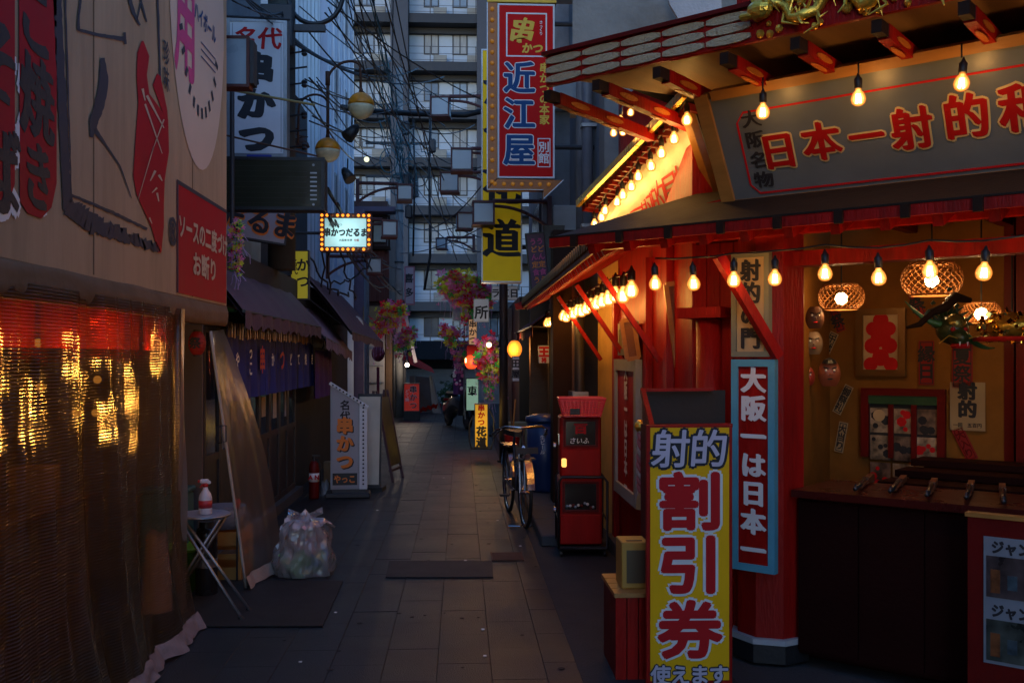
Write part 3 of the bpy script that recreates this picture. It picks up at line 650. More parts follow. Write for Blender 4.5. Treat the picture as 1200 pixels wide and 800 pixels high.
awning('black purple awning reaching furthest over the alley beside the round sign', [(-2.04, 13.0, 2.75), (-2.04, 17.2, 2.7)], [(-1.44, 13.2, 1.98), (-1.34, 17.2, 1.9)], M_plum, val=.1)
pn = thing('shop_curtain', 'plain dark purple cloth curtain hanging beyond the indigo one', 'noren curtain', (-1.8, 13.0, 1.75), R(90))
part('rail', MB().tube([(-.6, 0, 0), (.9, 0, 0)], .012, 8), M_wood, pn)
for i in range(3): part('cloth_panel', MB().grid(lambda u, v: (-.58 + i * .49 + u * .47, .03 * math.sin(u * 9 + i) * (1 - v * .6), -.62 + v * .6), 12, 6), mat('purple_cloth', (.09, .03, .18), .85, var=.25), pn, smooth=True)
# gutter and small green lamp by the curtain end
solo('gutter_pipe', 'pale horizontal pipe end poking out above the indigo curtain', 'pipe', MB().tube([(-2.0, 8.1, 2.03), (-1.83, 8.1, 2.03)], .022, 8), M_metal)
solo('pipe_clamp', 'small green clamp on the pipe end by the stall corner', 'clamp', MB().box((-1.81, 8.0, 2.03), (.07, .06, .05), bev=.01), mat('green_paint', (.02, .25, .1), .5))
# plastic flowers on wire: a bunch is a thing
_petal = lambda nm, c, *a, **k: seethrough(nm, (1, 1, 1), 1.0, rough=.4, diff=c, gloss=.12)
FLW = [_petal('pink_petal', (.95, .28, .58), .6, bump=0), _petal('red_petal', (.95, .04, .08), .6, bump=0), _petal('lime_petal', (.8, .95, .08), .6, bump=0), _petal('green_petal', (.08, .7, .15), .6, bump=0), _petal('yellow_petal', (.95, .85, .08), .6, bump=0)]
def blossom(mb, c, s, n=5):
    q = Matrix.Rotation(random.uniform(0, 6.28), 3, 'Z') @ Matrix.Rotation(random.uniform(0, 3.1), 3, 'X')
    for k in range(n):
        a = 2 * math.pi * k / n; a1 = a - .5; a2 = a + .5
        P = [Vector((0, 0, 0)), Vector((math.cos(a1) * .7, math.sin(a1) * .7, .25)), Vector((math.cos(a), math.sin(a), .4)), Vector((math.cos(a2) * .7, math.sin(a2) * .7, .25))]
        mb.quad(*[c + (q @ p) * s for p in P])
def flowers(label, pts, rad, D, count, size, tails=.3, mix=(7, 3, 4, 2, 2), group=None):
    """pts: pixel polyline of the bunch's spine at depth D"""
    c0 = atD(*pts[0], D); t = thing('flower_bunch', label, 'plastic flowers', c0, 0, group)
    mbs = [MB() for _ in FLW]; st = MB()
    P = [atD(x, y, D) for x, y in pts]; cs = []
    for i in range(count):
        u = random.random() * (len(P) - 1); k = min(int(u), len(P) - 2); f = u - k
        r0 = rad[k] * (1 - f) + rad[k + 1] * f
        c = P[k].lerp(P[k + 1], f) + (lambda a, q: Vector((q * math.cos(a) * r0, random.uniform(-.5, .5) * r0, q * math.sin(a) * r0)))(random.uniform(0, 6.283), random.random() ** .55); cs.append(c)
        blossom(mbs[random.choices(range(5), mix)[0]], c, size * random.uniform(1.0, 1.6))
    for i in range(0, count, 3):
        c = cs[i]; d = Vector((random.gauss(0, .05), 0, -random.uniform(.3, 1) * tails)); st.tube([c, c + d * .5 + Vector((random.gauss(0, .02), 0, 0)), c + d], .003, 3)
        if random.random() < .5: blossom(mbs[0], c + d, size * .45, 3)
    for m_, mb, nm in zip(FLW, mbs, ('pink_blossom', 'red_blossom', 'lime_blossom', 'green_blossom', 'yellow_blossom')):
        if mb.v: part(nm, mb, m_, t, world=True, kind='stuff')
    part('streamer', st, mat('pale_streamer', (.45, .3, .5), .6), t, world=True, kind='stuff')
    part('wire', MB().tube([p for p in P], .008, 5), M_dmetal, t, world=True)
    return t
flowers('loose bunch of pink and lime plastic blossom hanging beside the printed canvas corner', [(278, 262), (276, 285), (277, 318)], [.05, .06, .04], 8.0, 90, .022, .2)
# ------------------------------------------------------------------ upper left signs
t, w_, h = board('vertical_sign', 'tall white vertical sign lettered red on top and black below with a silver edge', 'shop sign', 266, 22, 336, 184, 10, M_white, M_metal, depth=.16, fw=.035)
text(t, '名代', M_redink, .01, h - .2, .23, y=-.0075, bold=.012, brush=.02, slant=.1, wob=.03, sx=1.05)
text(t, '串かつ', M_blk2, -.01, h / 2 - .16, .34, y=-.0075, brush=.045, bold=.03, slant=.06, wob=.05, vert=True, pitch=1.02, sx=1.1)
for z in (.25, h - .25): bracket(t, (-w_ / 2, .08, z), (-w_ / 2 - .5, .08, z))
part('inner_line', MB().b2((-w_ / 2 + .055, -.0075, .05), (-w_ / 2 + .062, -.0062, h - .05)).b2((w_ / 2 - .062, -.0075, .05), (w_ / 2 - .055, -.0062, h - .05)), M_metal, t)
t, w_, h = board('box_light', 'small dark red framed light box with a blank blue grey face by the canvas top', 'light box', 258, 42, 292, 102, 7.6, mat('blank_acrylic', (.34, .42, .48), .3, bump=.02), mat('oxide_frame', (.1, .025, .02), .5), depth=.14, fw=.022)
bracket(t, (-.1, .1, h - .05), (-.5, .1, h - .05)); part('side_cap', MB().b2((w_ / 2 + .001, 0, .03), (w_ / 2 + .03, .14, h - .03)), M_dmetal, t)
t, w_, h = board('unlit_display_sign', 'wide unlit green black display panel jutting over the alley', 'display panel', 262, 184, 380, 246, 9, mat('unlit_display', (.03, .034, .022), .14, spec=.6, bump=.02, bs=3), M_black, depth=.2, fw=.03)
for i in range(8): part('grid_line', MB().b2((-w_ / 2 + .04, -.0072, .06 + i * .048), (w_ / 2 - .16, -.0064, .0615 + i * .048)), M_dmetal, t)
for i in range(7): part('dot_row', MB().b2((w_ / 2 - .13, -.0085, .09 + i * .04), (w_ / 2 - .07, -.0064, .103 + i * .04)), M_metal, t)
for z in (.05, h - .07): part('screw', MB().cyl((w_ / 2 - .1, -.0066, z), .011, .006, 10, axis=(0, -1, 0)), M_metal, t)
bracket(t, (-w_ / 2, .1, h - .05), (-w_ / 2 - .9, .1, h + .2)); part('blue_strip', MB().b2((-w_ / 2 + .2, .05, h + .001), (-w_ / 2 + .42, .1, h + .03)), mat('blue_tape', (.01, .03, .3), .5), t)
p = atD(270, 246, 10.2)
t, w_, h = board('hanging_sign', 'grey framed sign with orange edged black kana half hidden below the unlit display', 'shop sign', 262, 238, 334, 282, 10.2, mat('lilac_board', (.34, .32, .36), .5), M_dmetal, depth=.1, fw=.02, rot=0)
t.rotation_euler = (0, R(8), R(12))
text(t, 'だるま', M_orgink, .02, .2, .30, y=-.009, brush=.03, bold=.05, sx=.85, wob=.03); text(t, 'だるま', M_blk2, .02, .21, .30, y=-.013, brush=.03, bold=.01, sx=.85, wob=.03)
t, w_, h = board('yellow_sign', 'small upright yellow sign with black lettering on the left wall', 'shop sign', 340, 293, 362, 351, 12.4, mat('yellow_acrylic', (.5, .42, .02), .5, emit=(1, .8, .05), es=.05), M_dmetal, depth=.1, fw=.015)
text(t, 'かつ', M_blk2, .045, h / 2 + .02, .17, vert=True, bold=.03, y=-.0075, pitch=1.2); text(t, '名代', M_blk2, -.07, h / 2 + .1, .1, vert=True, bold=.02, y=-.0075)
bracket(t, (-w_ / 2, .05, .3), (-w_ / 2 - .3, .05, .3))
# lit bulb-bordered sign
t, w_, h = board('lit_sign', 'glowing white sign with brush lettering and a border of orange bulbs', 'illuminated sign', 375, 250, 435, 295, 13, mat('lit_acrylic', (.6, .75, .75), .4, bump=0, emit=(.42, .82, .78), es=.16), mat('brown_casing', (.05, .015, .008), .5), depth=.16, fw=.065, proud=.02)
text(t, '串かつだるま', M_blk2, 0, h / 2, .115, y=-.008, bold=.03, brush=.03, sx=.83, slant=.08, wob=.03)
text(t, '元祖串かつ', M_blk2, -.13, h / 2 + .1, .035, y=-.008, bold=.02); text(t, '大阪新世界', M_blk2, .0, h / 2 - .1, .035, y=-.008, bold=.02); text(t, '元祖', M_redink, .14, h / 2 - .1, .035, y=-.008, bold=.02)
E_amb = emis('amber_bulb_glow', (1, .24, .02), 1.1); M_ambo = mat('amber_bulb_off', (.3, .08, .02), .25, bump=0)
def border_bulbs(t, pts, r, mon, moff=None, poff=0, y=-.03):
    src = {}
    for i, (x, z) in enumerate(pts):
        m_ = moff if (moff and random.random() < poff) else mon
        if m_.name in src: inst(src[m_.name], t, (x, y, z))
        else:
            o = part('border_bulb', MB().ball((0, 0, 0), r, 8, 6), m_, t, smooth=True); o.location = (x, y, z); src[m_.name] = o
nb = 9; pts = [(-w_ / 2 + .03 + i * (w_ - .06) / nb, z) for i in range(nb + 1) for z in (.03, h - .03)] + [(x, .03 + k * (h - .06) / 7) for k in range(1, 7) for x in (-w_ / 2 + .03, w_ / 2 - .03)]
border_bulbs(t, pts, .019, E_amb, M_ambo, .2)
bracket(t, (-w_ / 2, .08, h * .5), (-w_ / 2 - .7, .08, h * .5), r=.02)
pt_light(t, (0, -.25, h / 2), 1.5, (.6, .9, .9), .15)
# round white sign
p = atD(416, 380, 16); t = thing('round_sign', 'small round white sign on a bracket below the lit sign', 'shop sign', p)
part('disc', MB().cyl((0, .03, 0), .13, .06, 28, axis=(0, -1, 0)), M_white, t); part('rim', MB().tube([(.132 * math.cos(a), 0, .132 * math.sin(a)) for a in [k * math.pi / 12 for k in range(24)]], .01, 6, closed=True), M_metal, t)
text(t, '石川', M_blk2, 0, 0, .11, y=-.034, vert=True, bold=.03); text(t, '名', M_redink, .07, .02, .06, y=-.034, bold=.02)
part('bracket', MB().tube([(-.13, 0, 0), (-.5, 0, 0)], .012, 6), M_dmetal, t)
# yellow bar and dark bar over the sign
solo('bamboo_bar', 'thin yellow bar slanting across the tall white sign', 'bar', MB().tube([atD(262, 104, 9.4), atD(369, 123, 9.4)], .012, 8), mat('yellowed_bar', (.28, .22, .08), .6))
solo('support_bar', 'thin rusty bar crossing the lower end of the tall white sign', 'bar', MB().tube([atD(262, 158, 9.4), atD(372, 183, 9.4)], .009, 8), M_rust)
solo('support_bar', 'dark horizontal bar above the tall white sign', 'bar', MB().tube([atD(262, 19, 9.6), atD(340, 23, 9.6)], .012, 8), M_dmetal)
solo('upright_post', 'thin dark upright between the light box and the hanging sign', 'post', MB().tube([atD(272, 262, 8.6), atD(272, 100, 8.6)], .02, 8), M_dmetal)
# ------------------------------------------------------------------ double arm street lamp with globes
lp = thing('street_lamp', 'rusty double armed street lamp with half amber half white glass globes', 'street lamp', atD(384, 178, 12.5))
O = lp.location.copy()
def L(px, py, dd=0): return atD(px, py, 12.5 + dd)
def arc(x0, y0, x1, y1, rise, n=12): return [L(x0 + (x1 - x0) * (.5 - .5 * math.cos(math.pi * i / n)), y0 + (y1 - y0) * (i / n) - rise * math.sin(math.pi * i / n)) for i in range(n + 1)]
part('post', MB().tube([L(384, 158), L(384, 96)], .02, 8), M_rust, lp, world=True, smooth=True)
part('arm', MB().tube(arc(384, 96, 422, 78, 14) + [L(423, 106)], .017, 8), M_rust, lp, world=True, smooth=True)
part('arm', MB().tube(arc(384, 122, 350, 128, 14) + [L(349, 168)], .015, 8), M_rust, lp, world=True, smooth=True)
part('arm', MB().tube([L(384, 84), L(384, 100)], .03, 8), M_rust, lp, world=True, smooth=True)
for (px, py, rr, nm) in ((423, 124, 15.5, 0), (384, 176, 14.5, 1)):
    c = L(px, py); r_ = rr / FPX * 12.5
    g = part('globe', MB().lathe([(r_ * math.sin(math.pi * i / 16), -r_ * math.cos(math.pi * i / 16)) for i in range(9)], c, 24), mat('milk_glass', (.75, .6, .36), .4, bump=0, var=.2, scale=12), lp, world=True, smooth=True, label='white lower half globe')
    part('globe_top', MB().lathe([(r_ * 1.01 * math.sin(math.pi * i / 16) + 1e-4, -r_ * 1.01 * math.cos(math.pi * i / 16)) for i in range(8, 17)], c, 24), mat('amber_glass', (.75, .26, .01), .4, bump=0, var=.3, scale=12), lp, world=True, smooth=True)
    part('finial', MB().lathe([(.03, 0), (.022, .04), (.012, .08)], c + Vector((0, 0, r_)), 10), M_rust, lp, world=True, smooth=True)
solo('lamp_fragment', 'broken rusty lamp fitting with orange shade behind the tall sign', 'lamp fitting', MB().lathe([(.12, 0), (.1, .05), (.03, .12)], atD(352, 172, 12.8), 12).tube([atD(352, 172, 12.8) + Vector((.1 * math.cos(k), .1 * math.sin(k), .02 * k)) for k in range(12)], .008, 5), M_rust)
# ------------------------------------------------------------------ utility poles and insulators
up = thing('utility_pole', 'thick dark grey utility pole behind the tall white sign', 'utility pole', atD(330, 420, 10.9) * 1); up.location.z = 0
bx, by = up.location.x, up.location.y
part('pole', MB().tube([(bx, by, 2.6), (bx, by, 9)], .15, 16), mat('dark_concrete', (.06, .065, .06), .85, dirt=.5), up, world=True, smooth=True)
for i in range(8):
    z = 3.75 + i * .17; part('step_bolt', MB().tube([(bx + .1, by - .1, z), (bx + .3, by - .16, z + .01)], .010, 6), M_dmetal, up, world=True)
    if i % 2: part('insulator', MB().lathe([(.02, -.04), (.035, -.02), (.02, 0), (.035, .02), (.02, .04)], (bx + .27, by - .15, z), 10), M_dmetal, up, world=True)
part('crossarm', MB().b2((bx - .7, by - .22, 5.15), (bx + .5, by - .16, 5.22)), M_dmetal, up, world=True)
part('junction_box', MB().b2((bx - .17, by - .32, 4.95), (bx + .17, by - .15, 5.4), bev=.01), M_dmetal, up, world=True)
lc = atZ(468, 489); lc = Vector((lc.x, lc.y, 0))
u2 = thing('utility_pole', 'slim pale concrete utility pole at the far bend of the alley', 'utility pole', lc)
part('pole', MB().tube([(0, 0, 0), (0, 0, 9.5)], [.12, .09], 14), mat('pale_concrete', (.24, .24, .24), .85, dirt=.4), u2, smooth=True)
part('cable_duct', MB().tube([(.14, -.05, 0), (.14, -.05, 3.2)], .045, 8), M_dmetal, u2); part('cable_duct', MB().tube([(-.14, -.05, 0), (-.14, -.05, 2.9)], .04, 8), M_dmetal, u2)
for z in (2.8, 4.2, 5.6, 6.6, 7.3): part('band', MB().cyl((0, 0, z), .135, .04, 14), M_dmetal, u2)
for z in (6.5, 7.4): part('crossarm', MB().b2((-.9, -.16, z), (.9, -.1, z + .07)), M_dmetal, u2)
part('transformer', MB().cyl((.32, -.02, 6.0), .2, .55, 16), M_dmetal, u2, smooth=False)
# ------------------------------------------------------------------ left far buildings
bl = thing('building', 'tall pale lavender clad building rising behind the left signs', 'building', (-3, 15, 0))
part('wall', MB().b2((-7, 18.02, 0), (-3.0, 21.5, 12)), M_cwhite, bl, world=True)
part('wall', MB().b2((-7, 21.52, 0), (-2.85, 26.7, 12)), mat('lavender_panel', (.5, .55, .68), .55, dirt=.2, stretch=(1, 1, .2)), bl, world=True)
for i in range(7): part('panel_joint', MB().b2((-3.0 + .001, 18.1 + i * .5, 3), (-2.99, 18.13 + i * .5, 12)), M_metal, bl, world=True)
for i in range(5): part('downpipe', MB().tube([(-2.79, 21.9 + i * 1.0, 3.5), (-2.79, 21.9 + i * 1.0, 11.9)], .035, 6), M_cwhite, bl, world=True)
for z in (4.6, 7.0, 9.4):
    for y in (22.6, 24.6):
        wn = part('window', MB().b2((-2.848, y, z), (-2.82, y + .9, z + 1.2)), M_metal, bl, world=True); m_ = MB().b2((-2.819, y + .06, z + .06), (-2.81, y + .84, z + 1.14)).xf(Matrix.Translation(-Vector(bl.location))); o = link_mesh('pane', m_, M_glassd); o.parent = wn
b3 = thing('building', 'narrow rust red corrugated building with purple side wall by the far pole', 'building', (-2.5, 28, 0))
M_corr = mat('rusty_sheet', (.17, .035, .02), .7, dirt=.6, stretch=(8, 8, .6))
part('wall', MB().b2((-6, 28.0, 0), (-2.05, 33, 6.0)), mat('brown_brick_wall', (.12, .06, .05), .85, dirt=.5), b3, world=True)
part('side_wall', MB().b2((-3.5, 26.8, 0), (-2.6, 27.98, 5.6)), mat('mauve_wall', (.16, .1, .14), .8, dirt=.3), b3, world=True)
cor = MB()
for i in range(14): cor.b2((-2.9 + i * .065, 27.86 - .03 * (i % 2), 3.2), (-2.9 + i * .065 + .064, 27.97, 4.6))
part('sheet_cladding', cor, M_corr, b3, world=True)
part('balcony', MB().b2((-2.95, 27.6, 4.62), (-1.95, 27.95, 4.7)).b2((-2.95, 27.58, 4.7), (-2.9, 27.62, 5.5)).b2((-2.45, 27.58, 4.7), (-2.4, 27.62, 5.5)).b2((-2.0, 27.58, 4.7), (-1.95, 27.62, 5.5)).b2((-2.95, 27.58, 5.5), (-1.95, 27.62, 5.55)), M_dwood, b3, world=True)
part('eave', MB().b2((-3.0, 27.3, 5.62), (-1.7, 28, 5.75)), mat('purple_grey_metal', (.12, .08, .12), .6), b3, world=True)
wn = part('window', MB().b2((-2.85, 27.9, 4.85), (-2.1, 27.99, 5.45)), M_offw, b3, world=True)
part('garage_wall', MB().b2((-2.62, 26.9, 0), (-2.05, 26.98, 2.25)), mat('cream_siding', (.42, .37, .33), .7, dirt=.2), b3, world=True)
for i in range(4): part('shelf_line', MB().b2((-2.6, 26.86, .5 + i * .45), (-2.07, 26.895, .52 + i * .45)), M_metal, b3, world=True)
part('upper_sill', MB().b2((-2.6, 26.7, 2.26), (-2.0, 26.98, 3.0)), mat('ochre_frame', (.25, .16, .07), .7), b3, world=True)
part('downpipe', MB().tube([(-2.3, 24.5, 0), (-2.3, 24.5, 4.0)], .06, 8), M_metal, b3, world=True)
part('timber_front', MB().b2((-2.04, 27.2, 0), (-1.85, 28.6, 3.0)), M_wood, b3, world=True)
solo('road_sign_post', 'slim red post with a pink wrapped top beside the cream wall', 'sign post', MB().tube([atD(443, 500, 24) , atD(443, 430, 24)], .035, 8).ball(atD(443, 414, 24), .2, 10, 8, sx=.8), mat('faded_crimson', (.22, .02, .04), .7))
# ------------------------------------------------------------------ far red shop with striped blind
fs = thing('red_tent_stall', 'far stall with red banner, striped blind and red awning at the alley end', 'food stall', (-.9, 29, 0))
def Q(px, py, D): return atD(px, py, D)
part('banner', MB().prism([Q(453, 352, 27.5), Q(462, 352, 27.5), Q(462, 417, 27.5), Q(453, 417, 27.5)], (0, .03, 0)), M_redcloth, fs, world=True)
part('banner', MB().prism([Q(471, 372, 27), Q(473, 366, 27), Q(482, 402, 27), Q(471, 402, 27)], (0, .03, 0)), M_redcloth, fs, world=True)
part('striped_blind', MB().prism([Q(473, 364, 26.9), Q(476, 362, 26.9), Q(489, 424, 26.9), Q(485, 425, 26.9)], (0, .04, 0)), mat('striped_cloth', (.4, .34, .36), .7), fs, world=True)
part('red_canopy', MB().grid(lambda u, v: Q(477, 427, 27).lerp(Q(506, 437, 29.5), u) + Vector((0, 0, .32 * (1 - v) * (1 - .5 * u))) + Vector((.1 * v, -.4 * v, 0)), 12, 5), M_redcloth, fs, world=True, smooth=True)
part('interior', MB().prism([Q(480, 440, 29), Q(506, 442, 30), Q(512, 484, 30), Q(480, 484, 29)], (0, .05, 0)), mat('dim_interior', (.12, .08, .07), .8), fs, world=True)
part('clear_side', MB().prism([Q(503, 440, 29.4), Q(507, 440, 29.4), Q(518, 484, 29.4), Q(507, 484, 29.4)], (0, .03, 0)), mat('grey_film', (.2, .2, .22), .4), fs, world=True)
for (a0, a1) in (((505, 440), (517, 484)), ((486, 440), (488, 484))): part('tent_pole', MB().tube([Q(*a0, 29), Q(*a1, 29)], .03, 6), M_metal, fs, world=True)
part('red_skirt', MB().grid(lambda u, v: Q(488, 484, 28.5).lerp(Q(517, 476, 29.6), u) + Vector((0, -.1 * v, .12 * v + .03 * math.sin(u * 30))), 20, 2), M_redcloth, fs, world=True)
tb_ = thing('work_lamp', 'small bright white lamp under the far red canopy', 'lamp', Q(477, 427.5, 26.6)); part('bulb', MB().ball((0, 0, 0), .055, 10, 8), emis('white_glow', (1, .86, .66), 5), tb_, smooth=True); pt_light(tb_, (0, -.2, -.05), 7, (1, .8, .6)); part('socket', MB().cyl((0, 0, .05), .03, .07), M_black, tb_)
t, w_, h = board('standing_sign', 'small red standing sign with black and white lettering by the far tent', 'standing sign', 473, 449, 492, 482, 26, mat('lit_red', (.5, .03, .02), .5, emit=(1, .06, .03), es=.05), M_dmetal, depth=.2, fw=.02)
text(t, '串かつ', M_whink, .04, h / 2, .2, vert=True, bold=.05, y=-.0075, pitch=1.05); text(t, '串かつ', M_blk2, .04, h / 2, .2, vert=True, bold=.0, brush=.03, y=-.012, pitch=1.05); text(t, 'どて焼', M_whink, -.12, h / 2 + .05, .11, vert=True, bold=.02, y=-.0075)
part('stand', MB().b2((-w_ / 2, -.05, -.24), (w_ / 2, .2, -.0)), M_black, t)
# ------------------------------------------------------------------ A-signs on the left pavement
as_ = thing('standing_sign', 'pentagon topped grey standing sign with orange lettering and a strip of bulbs', 'standing sign', atZ(409, 583), R(4))
D0 = 11.67; sw = .43; hl, hr = 1.33, 1.10
part('base', MB().b2((-sw / 2 - .06, -.05, 0), (sw / 2 + .03, .22, .06), bev=.01).b2((-sw / 2 + .02, 0, .06), (sw / 2 - .02, .18, .1)), M_dmetal, as_)
fw_ = .33
part('casing', MB().prism([(-sw / 2, 0, .1), (-sw / 2 + fw_, 0, .1), (-sw / 2 + fw_, 0, hr + .02), (-sw / 2 + .02, 0, hl), (-sw / 2, 0, hl)], (0, .16, 0)), mat('grey_sign_case', (.32, .32, .34), .5, dirt=.2), as_)
part('face', MB().prism([(-sw / 2 + .02, -.008, .12), (-sw / 2 + fw_ - .012, -.008, .12), (-sw / 2 + fw_ - .012, -.008, hr), (-sw / 2 + .02, -.008, hl - .03)], (0, .0075, 0)), mat('grey_sign_face', (.32, .31, .34), .5, var=.05), as_)
part('bulb_strip', MB().prism([(-sw / 2 + fw_ + .004, -.01, .1), (sw / 2 - .005, -.01, .1), (sw / 2 - .005, -.01, hr - .06), (-sw / 2 + fw_ + .004, -.01, hr + .01)], (0, .17, 0)), M_white, as_)
part('sloping_cap', MB().beam((-sw / 2 - .01, .06, hl + .012), (sw / 2 + .005, .06, hr - .045), .17, .03), M_white, as_)
pts = [(-sw / 2 + fw_ + .05, .16 + i * .047) for i in range(20)] + [(-sw / 2 + .03 + i * .04, hl - .012 - i * .0255) for i in range(10)]
for i, (x, z) in enumerate(pts):
    if i == 0: sbb = part('strip_bulb', MB().ball((0, 0, 0), .011, 8, 5), M_dmetal, as_); sbb.location = (x, -.014 if i < 20 else -.026, z)
    else: inst(sbb, as_, (x, -.014 if i < 20 else -.03, z))
text(as_, '名代', M_blk2, -.045, 1.02, .12, vert=True, bold=.03, y=-.0105, pitch=1.05)
text(as_, '串かつ', M_blk2, -.04, .625, .2, vert=True, bold=.05, brush=.03, y=-.0105, pitch=1.05); text(as_, '串かつ', M_orgink, -.05, .635, .2, vert=True, bold=.03, brush=.03, y=-.0165, pitch=1.05)
part('name_plate', MB().b2((-sw / 2 + .025, -.012, .15), (-sw / 2 + fw_ - .02, -.0085, .29)), M_black, as_)
text(as_, 'やっこ', M_orgink, -.05, .22, .1, bold=.03, y=-.015, sx=.85)
af = thing('standing_sign', 'leaning cream faced menu board directly behind the pentagon topped sign', 'standing sign', atZ(434, 575), R(-6))
part('panel', MB().box((-.02, .04, .62), (.3, .03, 1.15), rot=(R(-6), 0, 0)), M_dmetal, af); part('face', MB().box((-.02, .022, .62), (.26, .004, 1.08), rot=(R(-6), 0, 0)), M_offw, af)
part('foot', MB().b2((-.2, -.08, 0), (.16, .2, .05)), M_black, af)
ab = thing('a_frame_board', 'dark A-frame board seen edge on behind the left standing signs', 'standing sign', atZ(446, 562), R(78))
for s_ in (-1, 1):
    part('leg_frame', MB().beam((-.25, s_ * .24, .0), (-.25, s_ * .02, 1.2), .03, .03).beam((.25, s_ * .24, .0), (.25, s_ * .02, 1.2), .03, .03).beam((-.25, s_ * .2, .15), (.25, s_ * .2, .15), .03, .03, up=(0, 1, .1)), mat('purple_wood', (.08, .04, .05), .6), ab)
    part('board', MB().box((0, s_ * .12, .66), (.46, .015, .92), rot=(s_ * R(10.5), 0, 0)), M_black, ab)
fe = thing('fire_extinguisher', 'dark red fire extinguisher cylinder by the left wall', 'fire extinguisher', atZ(368, 584))
part('cylinder', MB().lathe([(.055, 0), (.06, .02), (.06, .36), (.05, .41), (.025, .44)], n=18), M_redd, fe, smooth=True); part('label_band', MB().lathe([(.0606, .2), (.0606, .3)], n=18), M_whink, fe, smooth=True); text(fe, 'AN', M_redink, 0, .255, .07, y=-.0615, bold=.05)
part('valve', MB().cyl((0, 0, .44), .018, .05).box((.02, 0, .5), (.09, .02, .015)), M_dmetal, fe); part('hose', MB().tube([(.03, 0, .47), (.075, 0, .4), (.07, 0, .15)], .008, 6), M_rubber, fe, smooth=True)
solo('plastic_bag', 'small crumpled white bag by the foot of the pentagon topped sign', 'plastic bag', MB().grid(lambda u, v: (atZ(381, 580) + Vector((.07 * math.cos(u * 6.28) * (1 - v * .5), .07 * math.sin(u * 6.28) * (1 - v * .5), .005 + .16 * v + .03 * math.sin(u * 17 + v * 6)))), 20, 8), seethrough('bag_film', (1, 1, 1), .3))
solo('carton', 'small tan carton by the left wall behind the standing sign', 'carton', MB().box(atZ(386, 566) + Vector((0, .1, .14)), (.16, .16, .27), bev=.004), mat('tan_card', (.3, .19, .09), .8))
# ================================================================== far apartment block
ap = thing('apartment_block', 'grey and white apartment block with dark balconies filling the alley end', 'apartment building', (-4, 58, 0))
M_apw = mat('white_tile_wall', (.34, .42, .52), .6, dirt=.12, var=.08, scale=1)
M_apd = mat('slate_concrete', (.018, .022, .03), .7, dirt=.2)
M_apd2 = mat('slate_column', (.04, .045, .06), .7, dirt=.2)
M_curt = mat('window_glass_dusk', (.15, .19, .24), .15, spec=.8, bump=0, var=.25, scale=2)
x0, x1 = -9.5, 5.2
YB = 58.0; FL = 2.73
part('core_wall', MB().b2((x0, YB, 0), (x1, YB + 9, 32)), M_apw, ap, world=True)
part('side_wing', MB().b2((x1, YB - 4, 0), (x1 + 9, YB + 9, 30)), M_apd2, ap, world=True)
def pxX(px, Y=YB): return atY(px, 400, Y).x
cols = [430, 505.5, 539]
proto = None; rproto = None; acp = None
zt0 = atY(500, 92, YB).z
base_z = [zt0 + (k - 7) * FL for k in range(12)]   # tops of window rows
for k, zt in enumerate(base_z):
    zs = zt - 2.0
    if zs < .3: continue
    part('balcony_slab', MB().b2((x0, YB - 1.25, zs - .62), (x1, YB - .001, zs - .1)), M_apd, ap, world=True)
    part('soffit_beam', MB().b2((x0, YB - .35, zs - .95), (x1, YB - .002, zs - .63)), M_apd, ap, world=True)
    for px in cols + [415, 575, 600]:
        X = pxX(px); wd = .88
        m = MB().b2((X - wd / 2, YB - .05, zt - 1.35), (X - wd / 2 + .07, YB - .001, zt)).b2((X + wd / 2 - .07, YB - .05, zt - 1.35), (X + wd / 2, YB - .001, zt)).b2((X - wd / 2 + .07, YB - .05, zt - .07), (X + wd / 2 - .07, YB - .001, zt)).b2((X - wd / 2 + .07, YB - .05, zt - 1.35), (X + wd / 2 - .07, YB - .001, zt - 1.28)).b2((X - .03, YB - .045, zt - 1.28), (X + .03, YB - .001, zt - .07))
        wn = part('window', m, M_black, ap, world=True)
        o = link_mesh('pane', MB().b2((X - wd / 2 + .07, YB - .02, zt - 1.28), (X + wd / 2 - .07, YB - .001, zt - .07)).xf(Matrix.Translation(-Vector(ap.location))), random.choice([M_curt, M_curt, mat('drawn_curtain', (.3, .33, .36), .7, stretch=(12, 1, .3), var=.4, bump=0), mat('dark_pane', (.05, .06, .08), .12, bump=0, spec=.8)])); o.parent = wn
    # railing: rails and posts as one fine grille
    for (xa, xb) in ((x0, pxX(456)), (pxX(478), x1)):
        g = MB().b2((xa, YB - 1.2, zs + .75), (xb, YB - 1.17, zs + .78)).b2((xa, YB - 1.2, zs + .35), (xb, YB - 1.18, zs + .37)).b2((xa, YB - 1.2, zs + .0), (xb, YB - 1.18, zs + .02))
        q = xa
        while q < xb: g.b2((q, YB - 1.2, zs - .1), (q + .05, YB - 1.16, zs + .78)); q += 1.3
        part('railing', g, M_dmetal, ap, world=True)
    for px in (444.5, 516, 555):
        X = pxX(px); part('air_conditioner', MB().b2((X - .38, YB - .6, zs - .09), (X + .38, YB - .3, zs + .48), bev=.02).cyl((X + .08, YB - .6, zs + .19), .2, .03, 14, axis=(0, -1, 0)), mat('ac_shell', (.22, .22, .2), .6), ap, world=True)
for px0, px1 in ((457.5, 478),): part('column', MB().b2((pxX(px0, YB - 1.6), YB - 1.6, 0), (pxX(px1, YB - 1.6), YB - .003, 32)), M_apd2, ap, world=True)
part('side_column', MB().b2((pxX(559, YB - 1.4), YB - 1.4, 0), (pxX(572, YB - 1.4), YB - .003, 32)), M_apd2, ap, world=True)
